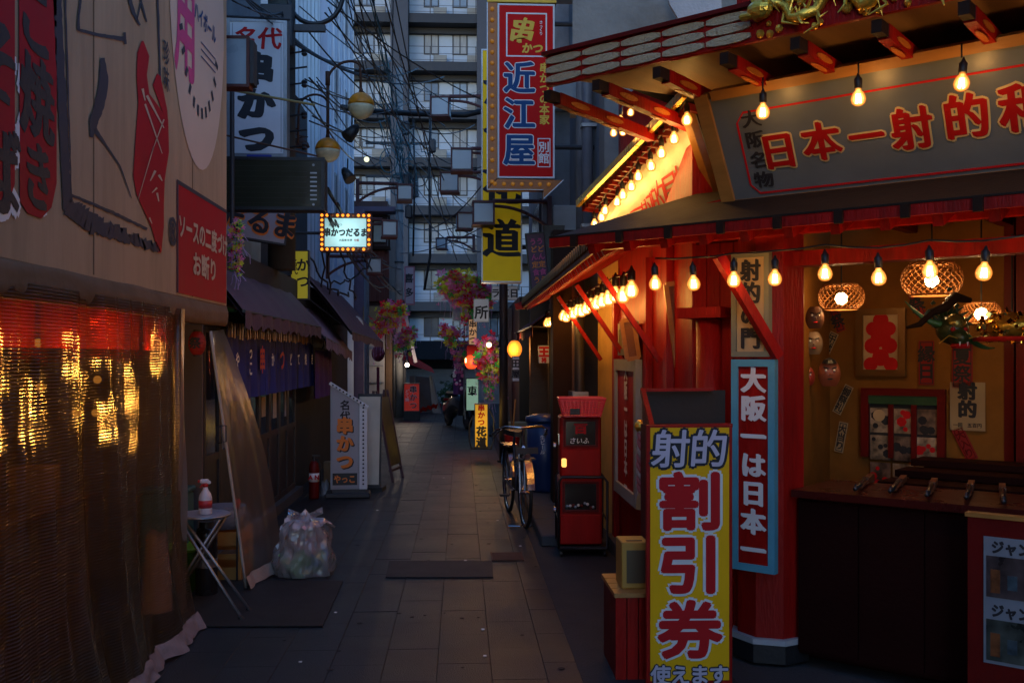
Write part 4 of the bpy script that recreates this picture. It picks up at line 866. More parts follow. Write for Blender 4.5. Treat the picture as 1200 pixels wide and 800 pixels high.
# nearer low building closing the alley
lb = thing('corner_building', 'low building at the alley end with dark fascia and pale shutter', 'building', (-1, 34, 0))
part('shutter_wall', MB().b2((-4.5, 35, 0), (3.5, 35.3, 1.22)), mat('pale_shutter', (.38, .38, .36), .6, dirt=.2), lb, world=True)
for i in range(5): part('shutter_slat', MB().b2((-2.3, 34.96, .12 + i * .2), (1.2, 34.999, .125 + .17 + i * .2)), mat('pale_shutter', (.38, .38, .36)), lb, world=True)
part('fascia', MB().b2((-4.5, 34.2, 1.56), (3.5, 35.3, 2.2)), M_apd, lb, world=True)
part('recess_wall', MB().b2((-4.5, 35.35, 1.0), (3.5, 35.6, 2.19)), M_apd, lb, world=True)
solo('low_shrub', 'small dark green shrub at the foot of the pale shutter', 'shrub', (lambda mb: [blossom(mb, Vector((atD(532, 478, 33).x + random.gauss(0, .25), 33 + random.gauss(0, .15), abs(random.gauss(.35, .2)))), .09) for _ in range(260)] and mb)(MB()), mat('shrub_leaf', (.04, .08, .02), .7))
# ------------------------------------------------------------------ square lantern boxes on curved brackets
M_lamp = mat('milky_lamp_glass', (.4, .5, .57), .4, bump=0, var=.04); M_lfr = mat('maroon_bracket', (.09, .03, .035), .6)
def boxlamp(label, px, py, wpx, D, side=1, arm=True, hp=None, tint=None):
    c = atD(px, py, D); s_ = wpx / FPX * D; hh = s_ * (hp or 1.0)
    t = thing('box_lamp', label, 'street lantern', c, R(random.uniform(-8, 8)), 'square box lanterns along the alley')
    part('glass_box', MB().b2((-s_ / 2, -.16, -hh / 2), (s_ / 2, .16, hh / 2), bev=.012), M_lamp, t)
    e = .018
    part('frame', MB().b2((-s_ / 2 - e, -.17, hh / 2 - .001), (s_ / 2 + e, .17, hh / 2 + .03)).b2((-s_ / 2 - e, -.17, -hh / 2 - .03), (s_ / 2 + e, .17, -hh / 2 + .001)).b2((-s_ / 2 - e, -.172, -hh / 2), (-s_ / 2 + .006, -.15, hh / 2)).b2((s_ / 2 - .006, -.172, -hh / 2), (s_ / 2 + e, -.15, hh / 2)), M_lfr, t)
    if arm:
        L_ = side * s_ * 3.4; part('arm', MB().tube([(side * s_ / 2, 0, hh / 2 + .05), (L_, 0, hh / 2 + .05)], .03, 6).tube([(side * s_ / 2 + (L_ - side * s_ / 2) * i / 8, 0, hh / 2 - .02 - .55 * s_ * 2 * (i / 8) ** 2.2) for i in range(9)], .022, 6), M_lfr, t)
        part('wall_plate', MB().b2((L_ - .03, -.04, hh / 2 - 1.2 * s_ * 1.2), (L_ + .03, .04, hh / 2 + .12)), M_lfr, t)
    return t
for a in [('square lantern box high in front of the balconies, below the cable trunk', 517, 127, 20, 17, 1), ('square lantern box on the right side above the twin boxes', 541, 189, 23, 16, 1), ('wide lantern box in the middle of the balconies', 527, 215, 20, 18, 1), ('lantern box on the bracket nearest the teal cable knot', 474, 227, 16, 17, -1), ('dark framed lantern box touching the yellow sign', 566, 251, 23, 13.5, 1), ('low lantern box left of the yellow sign', 544, 260, 17, 19, 1), ('lantern box beside the lit bulb bordered sign', 456, 269, 16, 16, -1), ('lantern box hanging in front of the rust red cladding', 439, 312, 16, 17, -1), ('tiny lantern box low over the middle of the alley', 518, 286, 11, 24, 1)]: boxlamp(a[0], a[1], a[2], a[3], a[4], a[5])
# spotlights
def spot(label, px, py, D, d, lit=False, s_=1.0):
    t = thing('spotlight', label, 'spotlight', atD(px, py, D)); d = Vector(d).normalized()
    part('housing', MB().lathe([(.03, -.1), (.05, -.06), (.075, .08)], n=14, axis=d), M_black, t, smooth=True); part('lens', MB().cyl(d * .07, .068, .012, 14, axis=d), emis('cool_glow', (.95, 1, .7), .5) if lit else M_dmetal, t)
    part('mount', MB().tube([(0, 0, 0), (0, .05, .2)], .01, 6), M_dmetal, t)
    t.scale = (s_, s_, s_)
    if lit: pt_light(t, d * .25, 1.0, (.95, 1, .85))
spot('small lit spotlight glowing among the wires', 429, 187, 15, (.25, -1, -.15), True, .6)
spot('black unlit spotlight hanging under the right globe of the street lamp', 412, 155, 12.6, (-.6, -.4, -.8), False, 1.2)
spot('black unlit spotlight hanging lower among the wires', 407, 205, 13, (.5, -.4, -.8), False, 1.1)
# ------------------------------------------------------------------ banners, flowers, lanterns in the middle
flowers('large fan shaped bunch of pink lime and red plastic flowers before the balconies', [(525, 330), (542, 338), (560, 346), (568, 352)], [.24, .36, .34, .16], 19, 260, .085, .5)
flowers('trailing tip of plastic flowers hanging below the large bunch', [(550, 360), (548, 378)], [.14, .12], 19, 50, .06, .3)
flowers('arched bunch of red yellow and pink plastic flowers left of the far pole', [(442, 388), (450, 376), (460, 366), (470, 364)], [.22, .28, .26, .14], 20, 190, .062, .5, (4, 5, 2, 1, 5))
flowers('small lower bunch of pink plastic flowers beside the red banner', [(471, 412), (475, 396), (482, 386)], [.2, .2, .12], 22, 120, .062, .3)
flowers('slanting garland of pink plastic flowers above the purple banner', [(520, 388), (532, 396), (541, 410), (544, 425)], [.14, .22, .24, .18], 20, 170, .058, .35)
flowers('dangling garland of mixed plastic flowers beside the dark post', [(571, 400), (570, 420), (574, 440)], [.18, .26, .2], 17.5, 170, .055, .5)
flowers('wisteria like pale violet strands at the foot of the dangling garland', [(572, 446), (574, 466)], [.12, .06], 17.5, 50, .04, .6, (2, 0, 1, 1, 0))
nb_ = thing('vertical_banner', 'purple and white patterned vertical banner under the slanting garland', 'banner', Q(537, 464, 20.2))
part('cloth', MB().grid(lambda u, v: Q(531 + 12 * u, 414 + 48 * v, 20.2 + .05 * math.sin(u * 5 + v * 3)), 8, 12), mat('violet_banner', (.12, .03, .14), .7), nb_, world=True, smooth=True)
for i in range(26):
    c = Q(532 + random.random() * 10, 418 + random.random() * 42, 20.1); part('print_dot', MB().cyl(c, random.uniform(.02, .045), .004, 7, axis=(0, -1, 0)), M_whink if i % 2 else FLW[0], nb_, world=True)
part('pole', MB().tube([Q(544, 380, 20.1), Q(544, 478, 20.1)], .016, 6), M_metal, nb_, world=True)
rl_ = thing('paper_lantern', 'glowing red ribbed paper lantern below the flower garland', 'lantern', Q(552.5, 424, 19)); lantern(rl_, .135, .26, mat('glow_red_paper', (.6, .03, .01), .6, emit=(1, .09, .02), es=.5)); pt_light(rl_, (0, -.25, 0), 3, (1, .25, .08))
part('inner_glow', MB().box((-.11, -.08, .03), (.02, .02, .08)), E_warm, rl_)
ol = thing('paper_lantern', 'glowing round orange paper lantern beside the dark post', 'lantern', Q(603, 409, 14.6)); lantern(ol, .11, .24, mat('glow_orange_paper', (.7, .25, .03), .6, emit=(1, .24, .02), es=.5)); pt_light(ol, (-.05, -.25, 0), 5, (1, .45, .12))
for i, (px, py, D, m_) in enumerate([(573, 404, 17, 0)]):
    t = thing('festoon_bulb', 'single warm bulb shining among the dangling flowers', 'light bulb', Q(px, py, D)); part('glass', MB().ball((0, 0, 0), .045, 10, 8), emis('warm_bulb', (1, .7, .3), 2.5), t, smooth=True); pt_light(t, (-.1, -.35, -.02), 5, (1, .82, .6)); part('socket', MB().cyl((0, 0, .04), .02, .05), M_black, t)
t, w_, h = board('hanging_sign', 'white sign with one large black character and red mark under the flowers', 'shop sign', 555, 350, 573, 377, 18, M_white, M_metal, depth=.1, fw=.012); text(t, '所', M_blk2, 0, h / 2 - .04, .25, y=-.0075, bold=.03); 
t, w_, h = board('hanging_sign', 'plain pale lilac sign panel partly behind the flower bunch', 'shop sign', 530, 352, 546, 376, 20, M_white, M_metal, depth=.1, fw=.012)
t, w_, h = board('vertical_sign', 'narrow peach lit vertical sign with black writing above the red lantern', 'shop sign', 549, 374, 559, 404, 18.8, mat('peach_face', (.55, .35, .2), .5, emit=(1, .5, .2), es=.12), M_dmetal, depth=.08, fw=.01); text(t, '串かつ', M_blk2, 0, h / 2, .15, vert=True, bold=.03, y=-.0075)
t, w_, h = board('shop_hood', 'dark red boxed hood just over the red paper lantern', 'hood', 547, 405, 561, 416, 18.9, M_redd, M_redd, depth=.3, fw=.01)
t, w_, h = board('lit_sign', 'pale green lit sign board near the parked scooter', 'illuminated sign', 546, 443, 561, 481, 21, mat('green_lit_face', (.4, .5, .42), .5, emit=(.5, .85, .6), es=.12), M_dmetal, depth=.12, fw=.012); text(t, '車', M_blk2, 0, h * .6, .22, brush=.04, y=-.0075, wob=.08)
t, w_, h = board('vertical_sign', 'pink bordered white vertical sign beside the far utility pole', 'shop sign', 474, 312, 486, 357, 25, mat('pinkish_white', (.5, .36, .4), .5), mat('pink_frame', (.4, .1, .15), .5), depth=.08, fw=.03); text(t, '喜多', M_blk2, -.02, h / 2, .24, vert=True, bold=.03, y=-.0075, pitch=1.5)
for (xx, l_) in ((538, 355), (566, 330)): solo('blank_panel', 'blank grey panel hung between flowers and post' if xx == 566 else 'slim grey bracket panel behind the flower bunch', 'sign panel', MB().box(Q(xx, l_, 21), (.22, .04, .4)), M_white)
t, w_, h = board('shop_sign', 'grey white sign with blurred black characters behind the yellow sign foot', 'shop sign', 576, 335, 607, 352, 18, M_white, M_metal, depth=.08, fw=.012); text(t, 'ラ三日', M_blk2, 0, h / 2, .17, bold=.03, y=-.0075)
# standing sign 花道
t, w_, h = board('standing_sign', 'small lit yellow standing sign on a black wheeled frame in mid alley', 'standing sign', 556, 473, 572, 524, 15.9, mat('yellow_lit_face', (.7, .42, .02), .5, emit=(1, .5, .03), es=.12, bump=0, var=.03), M_black, depth=.16, fw=.012)
text(t, '串かつ', M_redink, 0, h - .18, .115, vert=True, bold=.045, y=-.0075); text(t, '花道', M_blk2, 0, .17, .165, vert=True, bold=.04, brush=.02, y=-.0075, pitch=1.02)
part('stand', MB().tube([(-.16, 0, -.0), (-.19, 0, .1), (-.19, 0, .38), (-.13, 0, .5)], .012, 6).tube([(.16, 0, -.0), (.2, 0, .1), (.2, 0, .45), (.12, 0, .62)], .012, 6).tube([(-.17, .0, -.02), (.17, 0, -.02)], .014, 6).tube([(-.17, .2, -.02), (.17, .2, -.02)], .014, 6), M_dmetal, t)
pt_light(t, (0, -.3, h / 2), .8, (1, .6, .1), .1)
# scooter
sc_ = thing('motor_scooter', 'black motor scooter parked nose on at the right of the far alley', 'scooter', atZ(547, 502), R(20))
part('body', MB().grid(lambda u, v: ((.17 * math.sin(u * math.pi * 2)) * (.6 + .4 * math.sin(v * 3.1)), .15 + v * 1.25 + .1 * math.cos(u * 6.28), .45 + .22 * math.cos(u * 6.28) + .12 * math.sin(v * 5)), 14, 10), mat('gloss_black_paint', (.015, .015, .018), .2, bump=0), sc_, smooth=True)
part('front_shield', MB().grid(lambda u, v: ((u - .5) * .4 * (1 - .3 * v), .04 - .15 * (1 - (2 * u - 1) ** 2) * .6, .3 + v * .6), 8, 6), MATS['gloss_black_paint'], sc_, smooth=True)
for y in (-.05, 1.25):
    wl = part('wheel', MB().tube([(0, y + .19 * math.cos(a), .22 + .19 * math.sin(a)) for a in [k * math.pi / 10 for k in range(20)]], .05, 8, closed=True), M_rubber, sc_, smooth=True)
    o = link_mesh('rim', MB().cyl((-.03, y, .22), .13, .06, 14, axis=(1, 0, 0)), M_dmetal); o.parent = wl
part('seat', MB().box((0, .85, .78), (.26, .6, .1), bev=.04), M_rubber, sc_); part('handlebar', MB().tube([(-.33, .1, 1.0), (-.12, .02, 1.02), (.12, .02, 1.02), (.33, .1, 1.0)], .016, 8), M_dmetal, sc_, smooth=True); part('headlight', MB().ball((0, -.1, .88), .075, 12, 8), M_metal, sc_, smooth=True)
for s_ in (-1, 1):
    part('mirror', MB().tube([(s_ * .24, .06, 1.0), (s_ * .3, .08, 1.18)], .007, 5).ball((s_ * .31, .08, 1.22), .055, 10, 6), M_dmetal, sc_)
part('fork', MB().tube([(-.06, -.05, .22), (-.06, .02, .9)], .018, 6).tube([(.06, -.05, .22), (.06, .02, .9)], .018, 6), M_metal, sc_)
part('tail_light', MB().box((0, 1.42, .62), (.14, .04, .06)), mat('red_lens', (.4, .01, .01), .3), sc_)
# ================================================================== right far facades
rb_ = thing('building', 'grey rendered building on the right with downpipes and wall mounted boxes', 'building', (1.6, 12, 0))
M_blue = mat('blue_grey_render', (.16, .18, .21), .8, dirt=.4)
part('wall', MB().b2((1.62, 10.4, 2.6), (6, 14.9, 7.4)), M_blue, rb_, world=True)
part('wall', MB().b2((1.30, 14.92, 2.7), (6, 19, 9)), M_grwall, rb_, world=True)
part('pilaster', MB().b2((1.45, 10.0, 2.3), (1.9, 10.38, 7.4)), mat('beige_pilaster', (.26, .24, .21), .8, dirt=.4), rb_, world=True)
for y, r_ in ((11.9, .07), (12.6, .06)): part('downpipe', MB().tube([(1.52, y, 2.2), (1.52, y, 7.4)], r_, 10), mat('painted_pipe', (.15, .16, .19), .5, dirt=.3), rb_, world=True, smooth=True)
for z in (3.2, 4.4, 5.6): part('pipe_clip', MB().b2((1.44, 11.82, z), (1.62, 11.98, z + .04)), M_metal, rb_, world=True)
for (z0, z1) in ((3.3, 3.7), (5.0, 5.4), (6.6, 7.0)): part('wall_box', MB().b2((1.25, 13.4, z0), (1.62, 13.95, z1), bev=.015), mat('wall_box_white', (.42, .44, .46), .6, dirt=.2), rb_, world=True)
for (z0, z1) in ((3.0, 4.2), (4.7, 5.9)):
    wn = part('window', MB().b2((1.27, 16.0, z0), (1.299, 17.6, z1)), M_dmetal, rb_, world=True); o = link_mesh('pane', MB().b2((1.26, 16.06, z0 + .06), (1.268, 17.54, z1 - .06)).xf(Matrix.Translation(-Vector(rb_.location))), M_glassd); o.parent = wn
# dark shopfront beneath
rs_ = thing('corner_eatery', 'dark open fronted eatery on the right behind the bicycle and blue barrel', 'shop building', (1.2, 13, 0))
part('wall', MB().b2((1.28, 10.4, 0), (4, 14.9, 2.58)).b2((1.0, 17.0, 0), (4, 24, 2.68)), M_dwall, rs_, world=True)
part('timber_post', MB().b2((.98, 10.55, 0), (1.27, 10.85, 3.0)), M_dwood, rs_, world=True)
part('timber_post', MB().b2((.98, 14.0, 0), (1.27, 14.25, 2.58)), M_wood, rs_, world=True)
part('lattice_frame', MB().b2((1.2, 12.1, .1), (1.27, 12.18, 2.3)).b2((1.2, 12.9, .1), (1.27, 12.98, 2.3)).b2((1.2, 13.6, .1), (1.27, 13.68, 2.3)).b2((1.21, 12.1, 2.3), (1.27, 13.7, 2.38)).b2((1.21, 12.1, .75), (1.265, 13.7, .8)), M_wood, rs_, world=True)
part('hanging_cloth', MB().grid(lambda u, v: (1.17 + .03 * math.sin(u * 14), 12.2 + u * .7, 1.0 + v * 1.15), 14, 3), mat('olive_cloth', (.07, .065, .02), .85), rs_, world=True, smooth=True)
part('inner_wall', MB().b2((2.2, 15, 0), (4, 16.98, 2.68)), mat('olive_plaster', (.1, .1, .07), .9), rs_, world=True)
for (y, c) in ((10.25, 0), (10.02, 1)): part('drain_pipe', MB().tube([(1.2, y, 0), (1.2, y, 2.7)], .055, 10), [mat('bronze_pipe', (.14, .08, .05), .5), M_dmetal][c], rs_, world=True, smooth=True)
part('pipe_strap', MB().b2((1.12, 9.94, 1.25), (1.28, 10.33, 1.3)), M_metal, rs_, world=True)
for (y, w1, zt) in ((19.2, .9, 3.6),): part('far_bay', MB().b2((.85, 19.3, 0), (.99, 20.8, 2.6)), mat('grey_green_panel', (.11, .14, .13), .6), rs_, world=True)
aw = awning('dark red canvas awning over the eatery beside the orange lantern', [(1.27, 12.0, 2.3), (1.27, 15.6, 2.3)], [(.85, 12.0, 2.02), (.85, 15.4, 2.02)], mat('crimson_canvas', (.13, .01, .02), .8, dirt=.3), val=.12)
t, w_, h = board('pink_menu_sign', 'dark slanted sign board with faded pink and orange writing under the roof edge', 'shop sign', 622, 272, 647, 340, 13.0, mat('violet_board', (.08, .02, .06), .5), M_black, depth=.06, fw=.02); t.rotation_euler = (0, R(-6), R(0))
for i in range(6): text(t, 'うどん定食'[i % 5] * 2, [MATS['pink_print'], M_orgink][i % 2], 0, h - .12 - i * .1, .09, y=-.0075, bold=.03)
solo('wedge_board', 'black wedge shaped board under the pale wall right of the arrow sign', 'wall board', MB().prism([Q(637, 264, 12.9), Q(662, 264, 12.9), Q(655, 385, 12.9), Q(648, 385, 12.9)], (0, .12, 0)), M_black)
solo('wall_panel', 'pale grey panel between the arrow sign and the downpipes', 'wall panel', MB().b2(Q(636, 262, 13.6), Q(668, 100, 13.6) + Vector((0, .1, 0))), M_grwall)
t, w_, h = board('vertical_sign', 'narrow white vertical sign with black characters in the dark shopfront', 'shop sign', 600, 417, 609, 447, 14.3, M_white, M_dmetal, depth=.05, fw=.008); text(t, '田屋', M_blk2, 0, h / 2, .13, vert=True, bold=.04, y=-.0075, pitch=1.15)
t, w_, h = board('hanging_sign', 'small white sign with bold red character beside the timber post', 'shop sign', 631, 404, 644, 426, 12.6, M_white, M_dmetal, depth=.05, fw=.008); text(t, '王', M_redink, 0, h / 2 + .03, .14, bold=.06, y=-.0075); text(t, '将', M_redink, 0, h / 2 - .075, .07, bold=.06, y=-.0075)
pp = thing('sign_post', 'tall grey brown steel post standing at the right edge of the alley', 'post', atZ(590, 541)); part('post', MB().tube([(0, 0, 0), (0, 0, 4.4)], .068, 12), mat('brown_steel', (.055, .045, .05), .5, .3, dirt=.3), pp, smooth=True); part('base_plate', MB().cyl((0, 0, 0), .1, .03, 14), M_dmetal, pp); part('band', MB().cyl((0, 0, 1.8), .075, .12, 12), M_dmetal, pp)
part('bracket', MB().tube([(0, 0, 3.4), (.6, .1, 3.4)], .02, 6), M_dmetal, pp)
solo('electric_cabinet', 'grey green steel cabinet standing behind the tall post', 'cabinet', MB().box(atZ(604, 540) + Vector((.06, .3, .3)), (.3, .3, .6), bev=.01), mat('cabinet_paint', (.1, .13, .12), .55, dirt=.3))
bx_ = thing('broom', 'wooden handled brooms leaning in a red bucket beside the post', 'broom', Q(600, 512, 14.5)); part('handle', MB().tube([(0, 0, -.1), (.05, 0, .55)], .013, 6), M_goldwood, bx_); part('handle', MB().tube([(.03, 0, -.1), (-.03, 0, .42)], .012, 6), M_wood, bx_); part('bucket', MB().lathe([(.1, -.13), (.12, .03), (.125, .04), (.11, .04)], n=14), MATS['red_plastic'], bx_)
# blue barrel
ba = thing('plastic_barrel', 'large dark blue lidded plastic barrel behind the bicycle', 'barrel', atZ(626, 585) + Vector((.12, 0, .1)))
M_bb = mat('navy_plastic', (.012, .035, .12), .35, bump=.05); r_ = .2
part('drum', MB().lathe([(r_ * .9, 0), (r_ * .96, .05), (r_, .35), (r_ * 1.01, .36), (r_, .4), (r_ * 1.03, .8)], n=26), M_bb, ba, smooth=True); part('lid', MB().lathe([(r_ * 1.1, .8), (r_ * 1.12, .82), (r_ * 1.1, .86), (r_ * .5, .89), (1e-4, .895)], n=26), M_bb, ba, smooth=True)
text(ba, '生ビール', M_whink, -.04, .55, .055, y=-r_ * 1.04, vert=True, bold=.01)
# ------------------------------------------------------------------ red arrow sign
t, w_, h = board('arrow_sign', 'tall red sign with blue and white brush lettering, amber bulb border and arrow foot', 'shop sign', 583, 5, 650, 209, 12, mat('red_sign_face', (.58, .006, .006), .6, var=.08, bump=0, spec=.12), M_white, depth=.22, fw=.02)
AZ = 12 / FPX
def sx_(px): return (px - 616.5) * AZ
def sz_(py): return (209 - py) * AZ
M_brn = mat('amber_border_metal', (.3, .09, .01), .45, .2, dirt=.3)
part('bulb_strip', MB().prism([(sx_(571), -.01, sz_(221)), (sx_(582.6), -.01, sz_(209)), (sx_(582.6), -.01, sz_(4)), (sx_(571), -.01, sz_(4))], (0, .2, 0)), M_brn, t)
part('arrow_foot', MB().prism([(sx_(571.2), -.012, sz_(222)), (sx_(637), -.012, sz_(222)), (sx_(637), -.012, sz_(232)), (sx_(660), -.012, sz_(211)), (sx_(583), -.012, sz_(210))], (0, .2, 0)), M_brn, t)
part('strip_edge', MB().tube([(sx_(571), -.01, sz_(222)), (sx_(571), -.01, sz_(4))], .008, 4).tube([(sx_(571), -.012, sz_(222.5)), (sx_(637), -.012, sz_(222.5)), (sx_(637), -.012, sz_(233)), (sx_(660.5), -.012, sz_(210.6))], .006, 4), M_metal, t)
border_bulbs(t, [(sx_(576.7), sz_(12 + i * 12.6)) for i in range(17)] + [(sx_(580 + i * 10.5), sz_(216)) for i in range(7)], .026, M_ambo := mat('amber_bulb_dull', (.5, .18, .02), .2, bump=0, emit=(1, .4, .05), es=.05), y=-.02)
part('logo_frame', MB().b2((sx_(593), -.009, sz_(17)), (sx_(641), -.0062, sz_(15.4))).b2((sx_(593), -.009, sz_(67)), (sx_(641), -.0062, sz_(65.4))).b2((sx_(593), -.009, sz_(65.4)), (sx_(594.6), -.0062, sz_(17))).b2((sx_(639.4), -.009, sz_(65.4)), (sx_(641), -.0062, sz_(17))), M_whink, t)
text(t, '串', M_yelink, sx_(612), sz_(37), .32, y=-.0085, brush=.035, bold=.008, slant=.25, wob=.08); text(t, 'かつ', M_yelink, sx_(624), sz_(57), .13, y=-.009, bold=.045, slant=.1); text(t, 'さっくり', M_whink, sx_(634), sz_(33), .045, vert=True, y=-.0085, bold=.02)
for i, ch in enumerate('近江屋'):
    zz = sz_(92 + i * 42)
    text(t, ch, M_whink, sx_(608.5), zz, .40, y=-.0085, bold=.042, brush=.018, sx=.98); text(t, ch, M_blueink, sx_(608.5), zz, .40, y=-.0115, bold=.014, brush=.018, sx=.98)
text(t, '串かつの本家', M_yelink, sx_(638), sz_(110), .125, vert=True, bold=.03, y=-.0085, pitch=1.0)
part('stamp_frame', MB().b2((sx_(630), -.009, sz_(196)), (sx_(645), -.0062, sz_(195))).b2((sx_(630), -.009, sz_(163)), (sx_(645), -.0062, sz_(162))).b2((sx_(630), -.009, sz_(195)), (sx_(631), -.0062, sz_(163))).b2((sx_(644), -.009, sz_(195)), (sx_(645), -.0062, sz_(163))), M_whink, t); text(t, '別館', M_whink, sx_(637.5), sz_(179), .135, vert=True, bold=.02, y=-.0085)
bracket(t, (w_ / 2, .1, h - .2), (w_ / 2 + .9, .1, h - .2), r=.03); bracket(t, (w_ / 2, .1, .4), (w_ / 2 + .9, .1, .4), r=.03)
part('top_rail', MB().b2((sx_(571), -.02, sz_(3.5)), (sx_(652), .2, sz_(.5))), M_yelink, t)
# yellow sign
t, w_, h = board('yellow_sign', 'tall yellow vertical sign with huge black brush characters behind the arrow sign', 'shop sign', 564, 58, 612, 331, 13.8, mat('yellow_sign_face', (.85, .58, .01), .6, var=.06, bump=0, spec=.2, emit=(1, .6, .01), es=.03), M_metal, depth=.25, fw=.02)  # faint emission added to brighten the face, which hangs in shade
for ch, py in (('花', 218), ('道', 280), ('つ', 160), ('か', 105)): text(t, ch, M_blk2, .0, (331 - py) / FPX * 13.8, .56, y=-.0085, brush=.04, bold=.0)
bracket(t, (w_ / 2, .1, .5), (w_ / 2 + .5, .1, .5), r=.03)
# ------------------------------------------------------------------ bicycle seen from the front
bc = thing('bicycle', 'parked city bicycle with chrome handlebar and kick stand facing the camera', 'bicycle', atZ(613, 618) + Vector((.02, .0, 0)), R(6))
M_chr = mat('chrome', (.5, .5, .52), .2, 1, bump=0); M_bfr = mat('bicycle_frame_paint', (.02, .02, .03), .3)
def wheel(y, nm='wheel'):
    wl = part(nm, MB().tube([(0, y + .33 * math.cos(a), .34 + .33 * math.sin(a)) for a in [k * math.pi / 18 for k in range(36)]], .018, 8, closed=True), M_rubber, bc, smooth=True)
    o = link_mesh('rim', MB().tube([(0, y + .305 * math.cos(a), .34 + .305 * math.sin(a)) for a in [k * math.pi / 18 for k in range(36)]], .012, 6, closed=True), M_chr); o.parent = wl
    sp = MB(); 
    for k in range(18): a = k * math.pi / 9; sp.tube([(0, y, .34), (0, y + .3 * math.cos(a), .34 + .3 * math.sin(a))], .0018, 3)
    o = link_mesh('spokes', sp, M_chr); o.parent = wl; o['kind'] = 'stuff'; o.name = 'spoke'
    o = link_mesh('hub', MB().tube([(-.05, y, .34), (.05, y, .34)], .018, 8), M_chr); o.parent = wl
    o = link_mesh('mudguard', MB().grid(lambda u, v: ((v - .5) * .07, y + .355 * math.cos(u * 2.6 + .35), .34 + .355 * math.sin(u * 2.6 + .35)), 16, 2), M_chr); o.parent = wl
wheel(.0); wheel(1.05)
part('fork', MB().tube([(-.05, 0, .34), (-.05, .06, .7), (0, .1, .78)], .011, 6).tube([(.05, 0, .34), (.05, .06, .7), (0, .1, .78)], .011, 6), M_chr, bc)
part('frame', MB().tube([(0, .1, .72), (0, .13, .9)], .018, 8).tube([(0, .12, .78), (0, .5, .3)], .017, 8).tube([(0, .5, .3), (0, .7, .78)], .015, 8).tube([(0, .12, .84), (0, .35, .55), (0, .6, .55)], .015, 8).tube([(-.04, 1.05, .34), (-.03, .5, .3), ], .01, 6).tube([(.04, 1.05, .34), (.03, .5, .3)], .01, 6).tube([(.04, 1.05, .34), (0, .68, .72)], .009, 6), M_bfr, bc)
part('stem', MB().tube([(0, .13, .86), (0, .1, .97)], .014, 8), M_chr, bc)
part('handlebar', MB().tube([(-.27, .34, .88), (-.25, .2, .93), (-.18, .08, .97), (0, .06, .96), (.18, .08, .97), (.25, .2, .93), (.27, .34, .88)], .012, 8), M_chr, bc, smooth=True)
for s_ in (-1, 1): part('grip', MB().tube([(s_ * .27, .33, .88), (s_ * .28, .44, .86)], .017, 8), M_rubber, bc); part('brake_lever', MB().tube([(s_ * .22, .12, .94), (s_ * .25, .2, .89), (s_ * .26, .34, .84)], .006, 5), M_chr, bc)
part('front_basket_holder', MB().b2((-.09, -.08, .66), (.09, .05, .675)).b2((-.11, -.1, .72), (.11, -.09, .78)), M_dmetal, bc)
part('reflector', MB().box((0, -.11, .6), (.03, .015, .05)), MATS['red_lens'], bc); part('lamp', MB().lathe([(.03, .05), (.035, 0), (.03, -.01)], (.0, -.09, .7), 12, axis=(0, -1, 0)), M_chr, bc)
part('saddle', MB().prism([(-.03, .45, .84), (.03, .45, .84), (.1, .72, .85), (-.1, .72, .85)], (0, 0, .05)), M_rubber, bc); part('seat_post', MB().tube([(0, .69, .75), (0, .65, .85)], .013, 8), M_chr, bc)
part('pedal', MB().box((-.14, .42, .26), (.09, .07, .02)), M_rubber, bc); part('pedal', MB().box((.14, .58, .34), (.09, .07, .02)), M_rubber, bc); part('crank', MB().tube([(-.09, .42, .26), (-.06, .5, .3), (.06, .5, .3), (.09, .58, .34)], .009, 6).cyl((.03, .5, .3), .09, .004, 18, axis=(1, 0, 0)), M_chr, bc)
part('kick_stand', MB().tube([(-.16, .02, .015), (-.05, .0, .012), (0, .05, .03), (.05, .0, .012), (.16, .02, .015)], .008, 6), M_chr, bc); part('rear_carrier', MB().b2((-.07, .85, .71), (.07, 1.2, .725)), M_chr, bc)
# ------------------------------------------------------------------ capsule machines
def capsule(loc, w_, d_, h, label):
    t = thing('capsule_machine', label, 'capsule machine', loc, R(-3))
    part('body', MB().b2((-w_ / 2, .006, 0), (w_ / 2, d_, h), bev=.015), M_red, t)
    part('front_panel', MB().b2((-w_ / 2 + .01, -.012, .01), (w_ / 2 - .01, .005, h * .46), bev=.006), M_red, t)
    part('window_frame', MB().b2((-w_ / 2 + .03, -.014, h * .5), (w_ / 2 - .03, .0055, h * .53)).b2((-w_ / 2 + .03, -.014, h * .92), (w_ / 2 - .03, .0055, h * .95)).b2((-w_ / 2 + .03, -.014, h * .53), (-w_ / 2 + .05, .0055, h * .92)).b2((w_ / 2 - .05, -.014, h * .53), (w_ / 2 - .03, .0055, h * .92)), M_redd, t)
    part('window_pane', MB().b2((-w_ / 2 + .05, -.003, h * .53), (w_ / 2 - .05, .0055, h * .92)), mat('black_display_pane', (.02, .018, .018), .15, bump=0, spec=.7), t)
    return t
c0 = atZ(683, 652, .0)
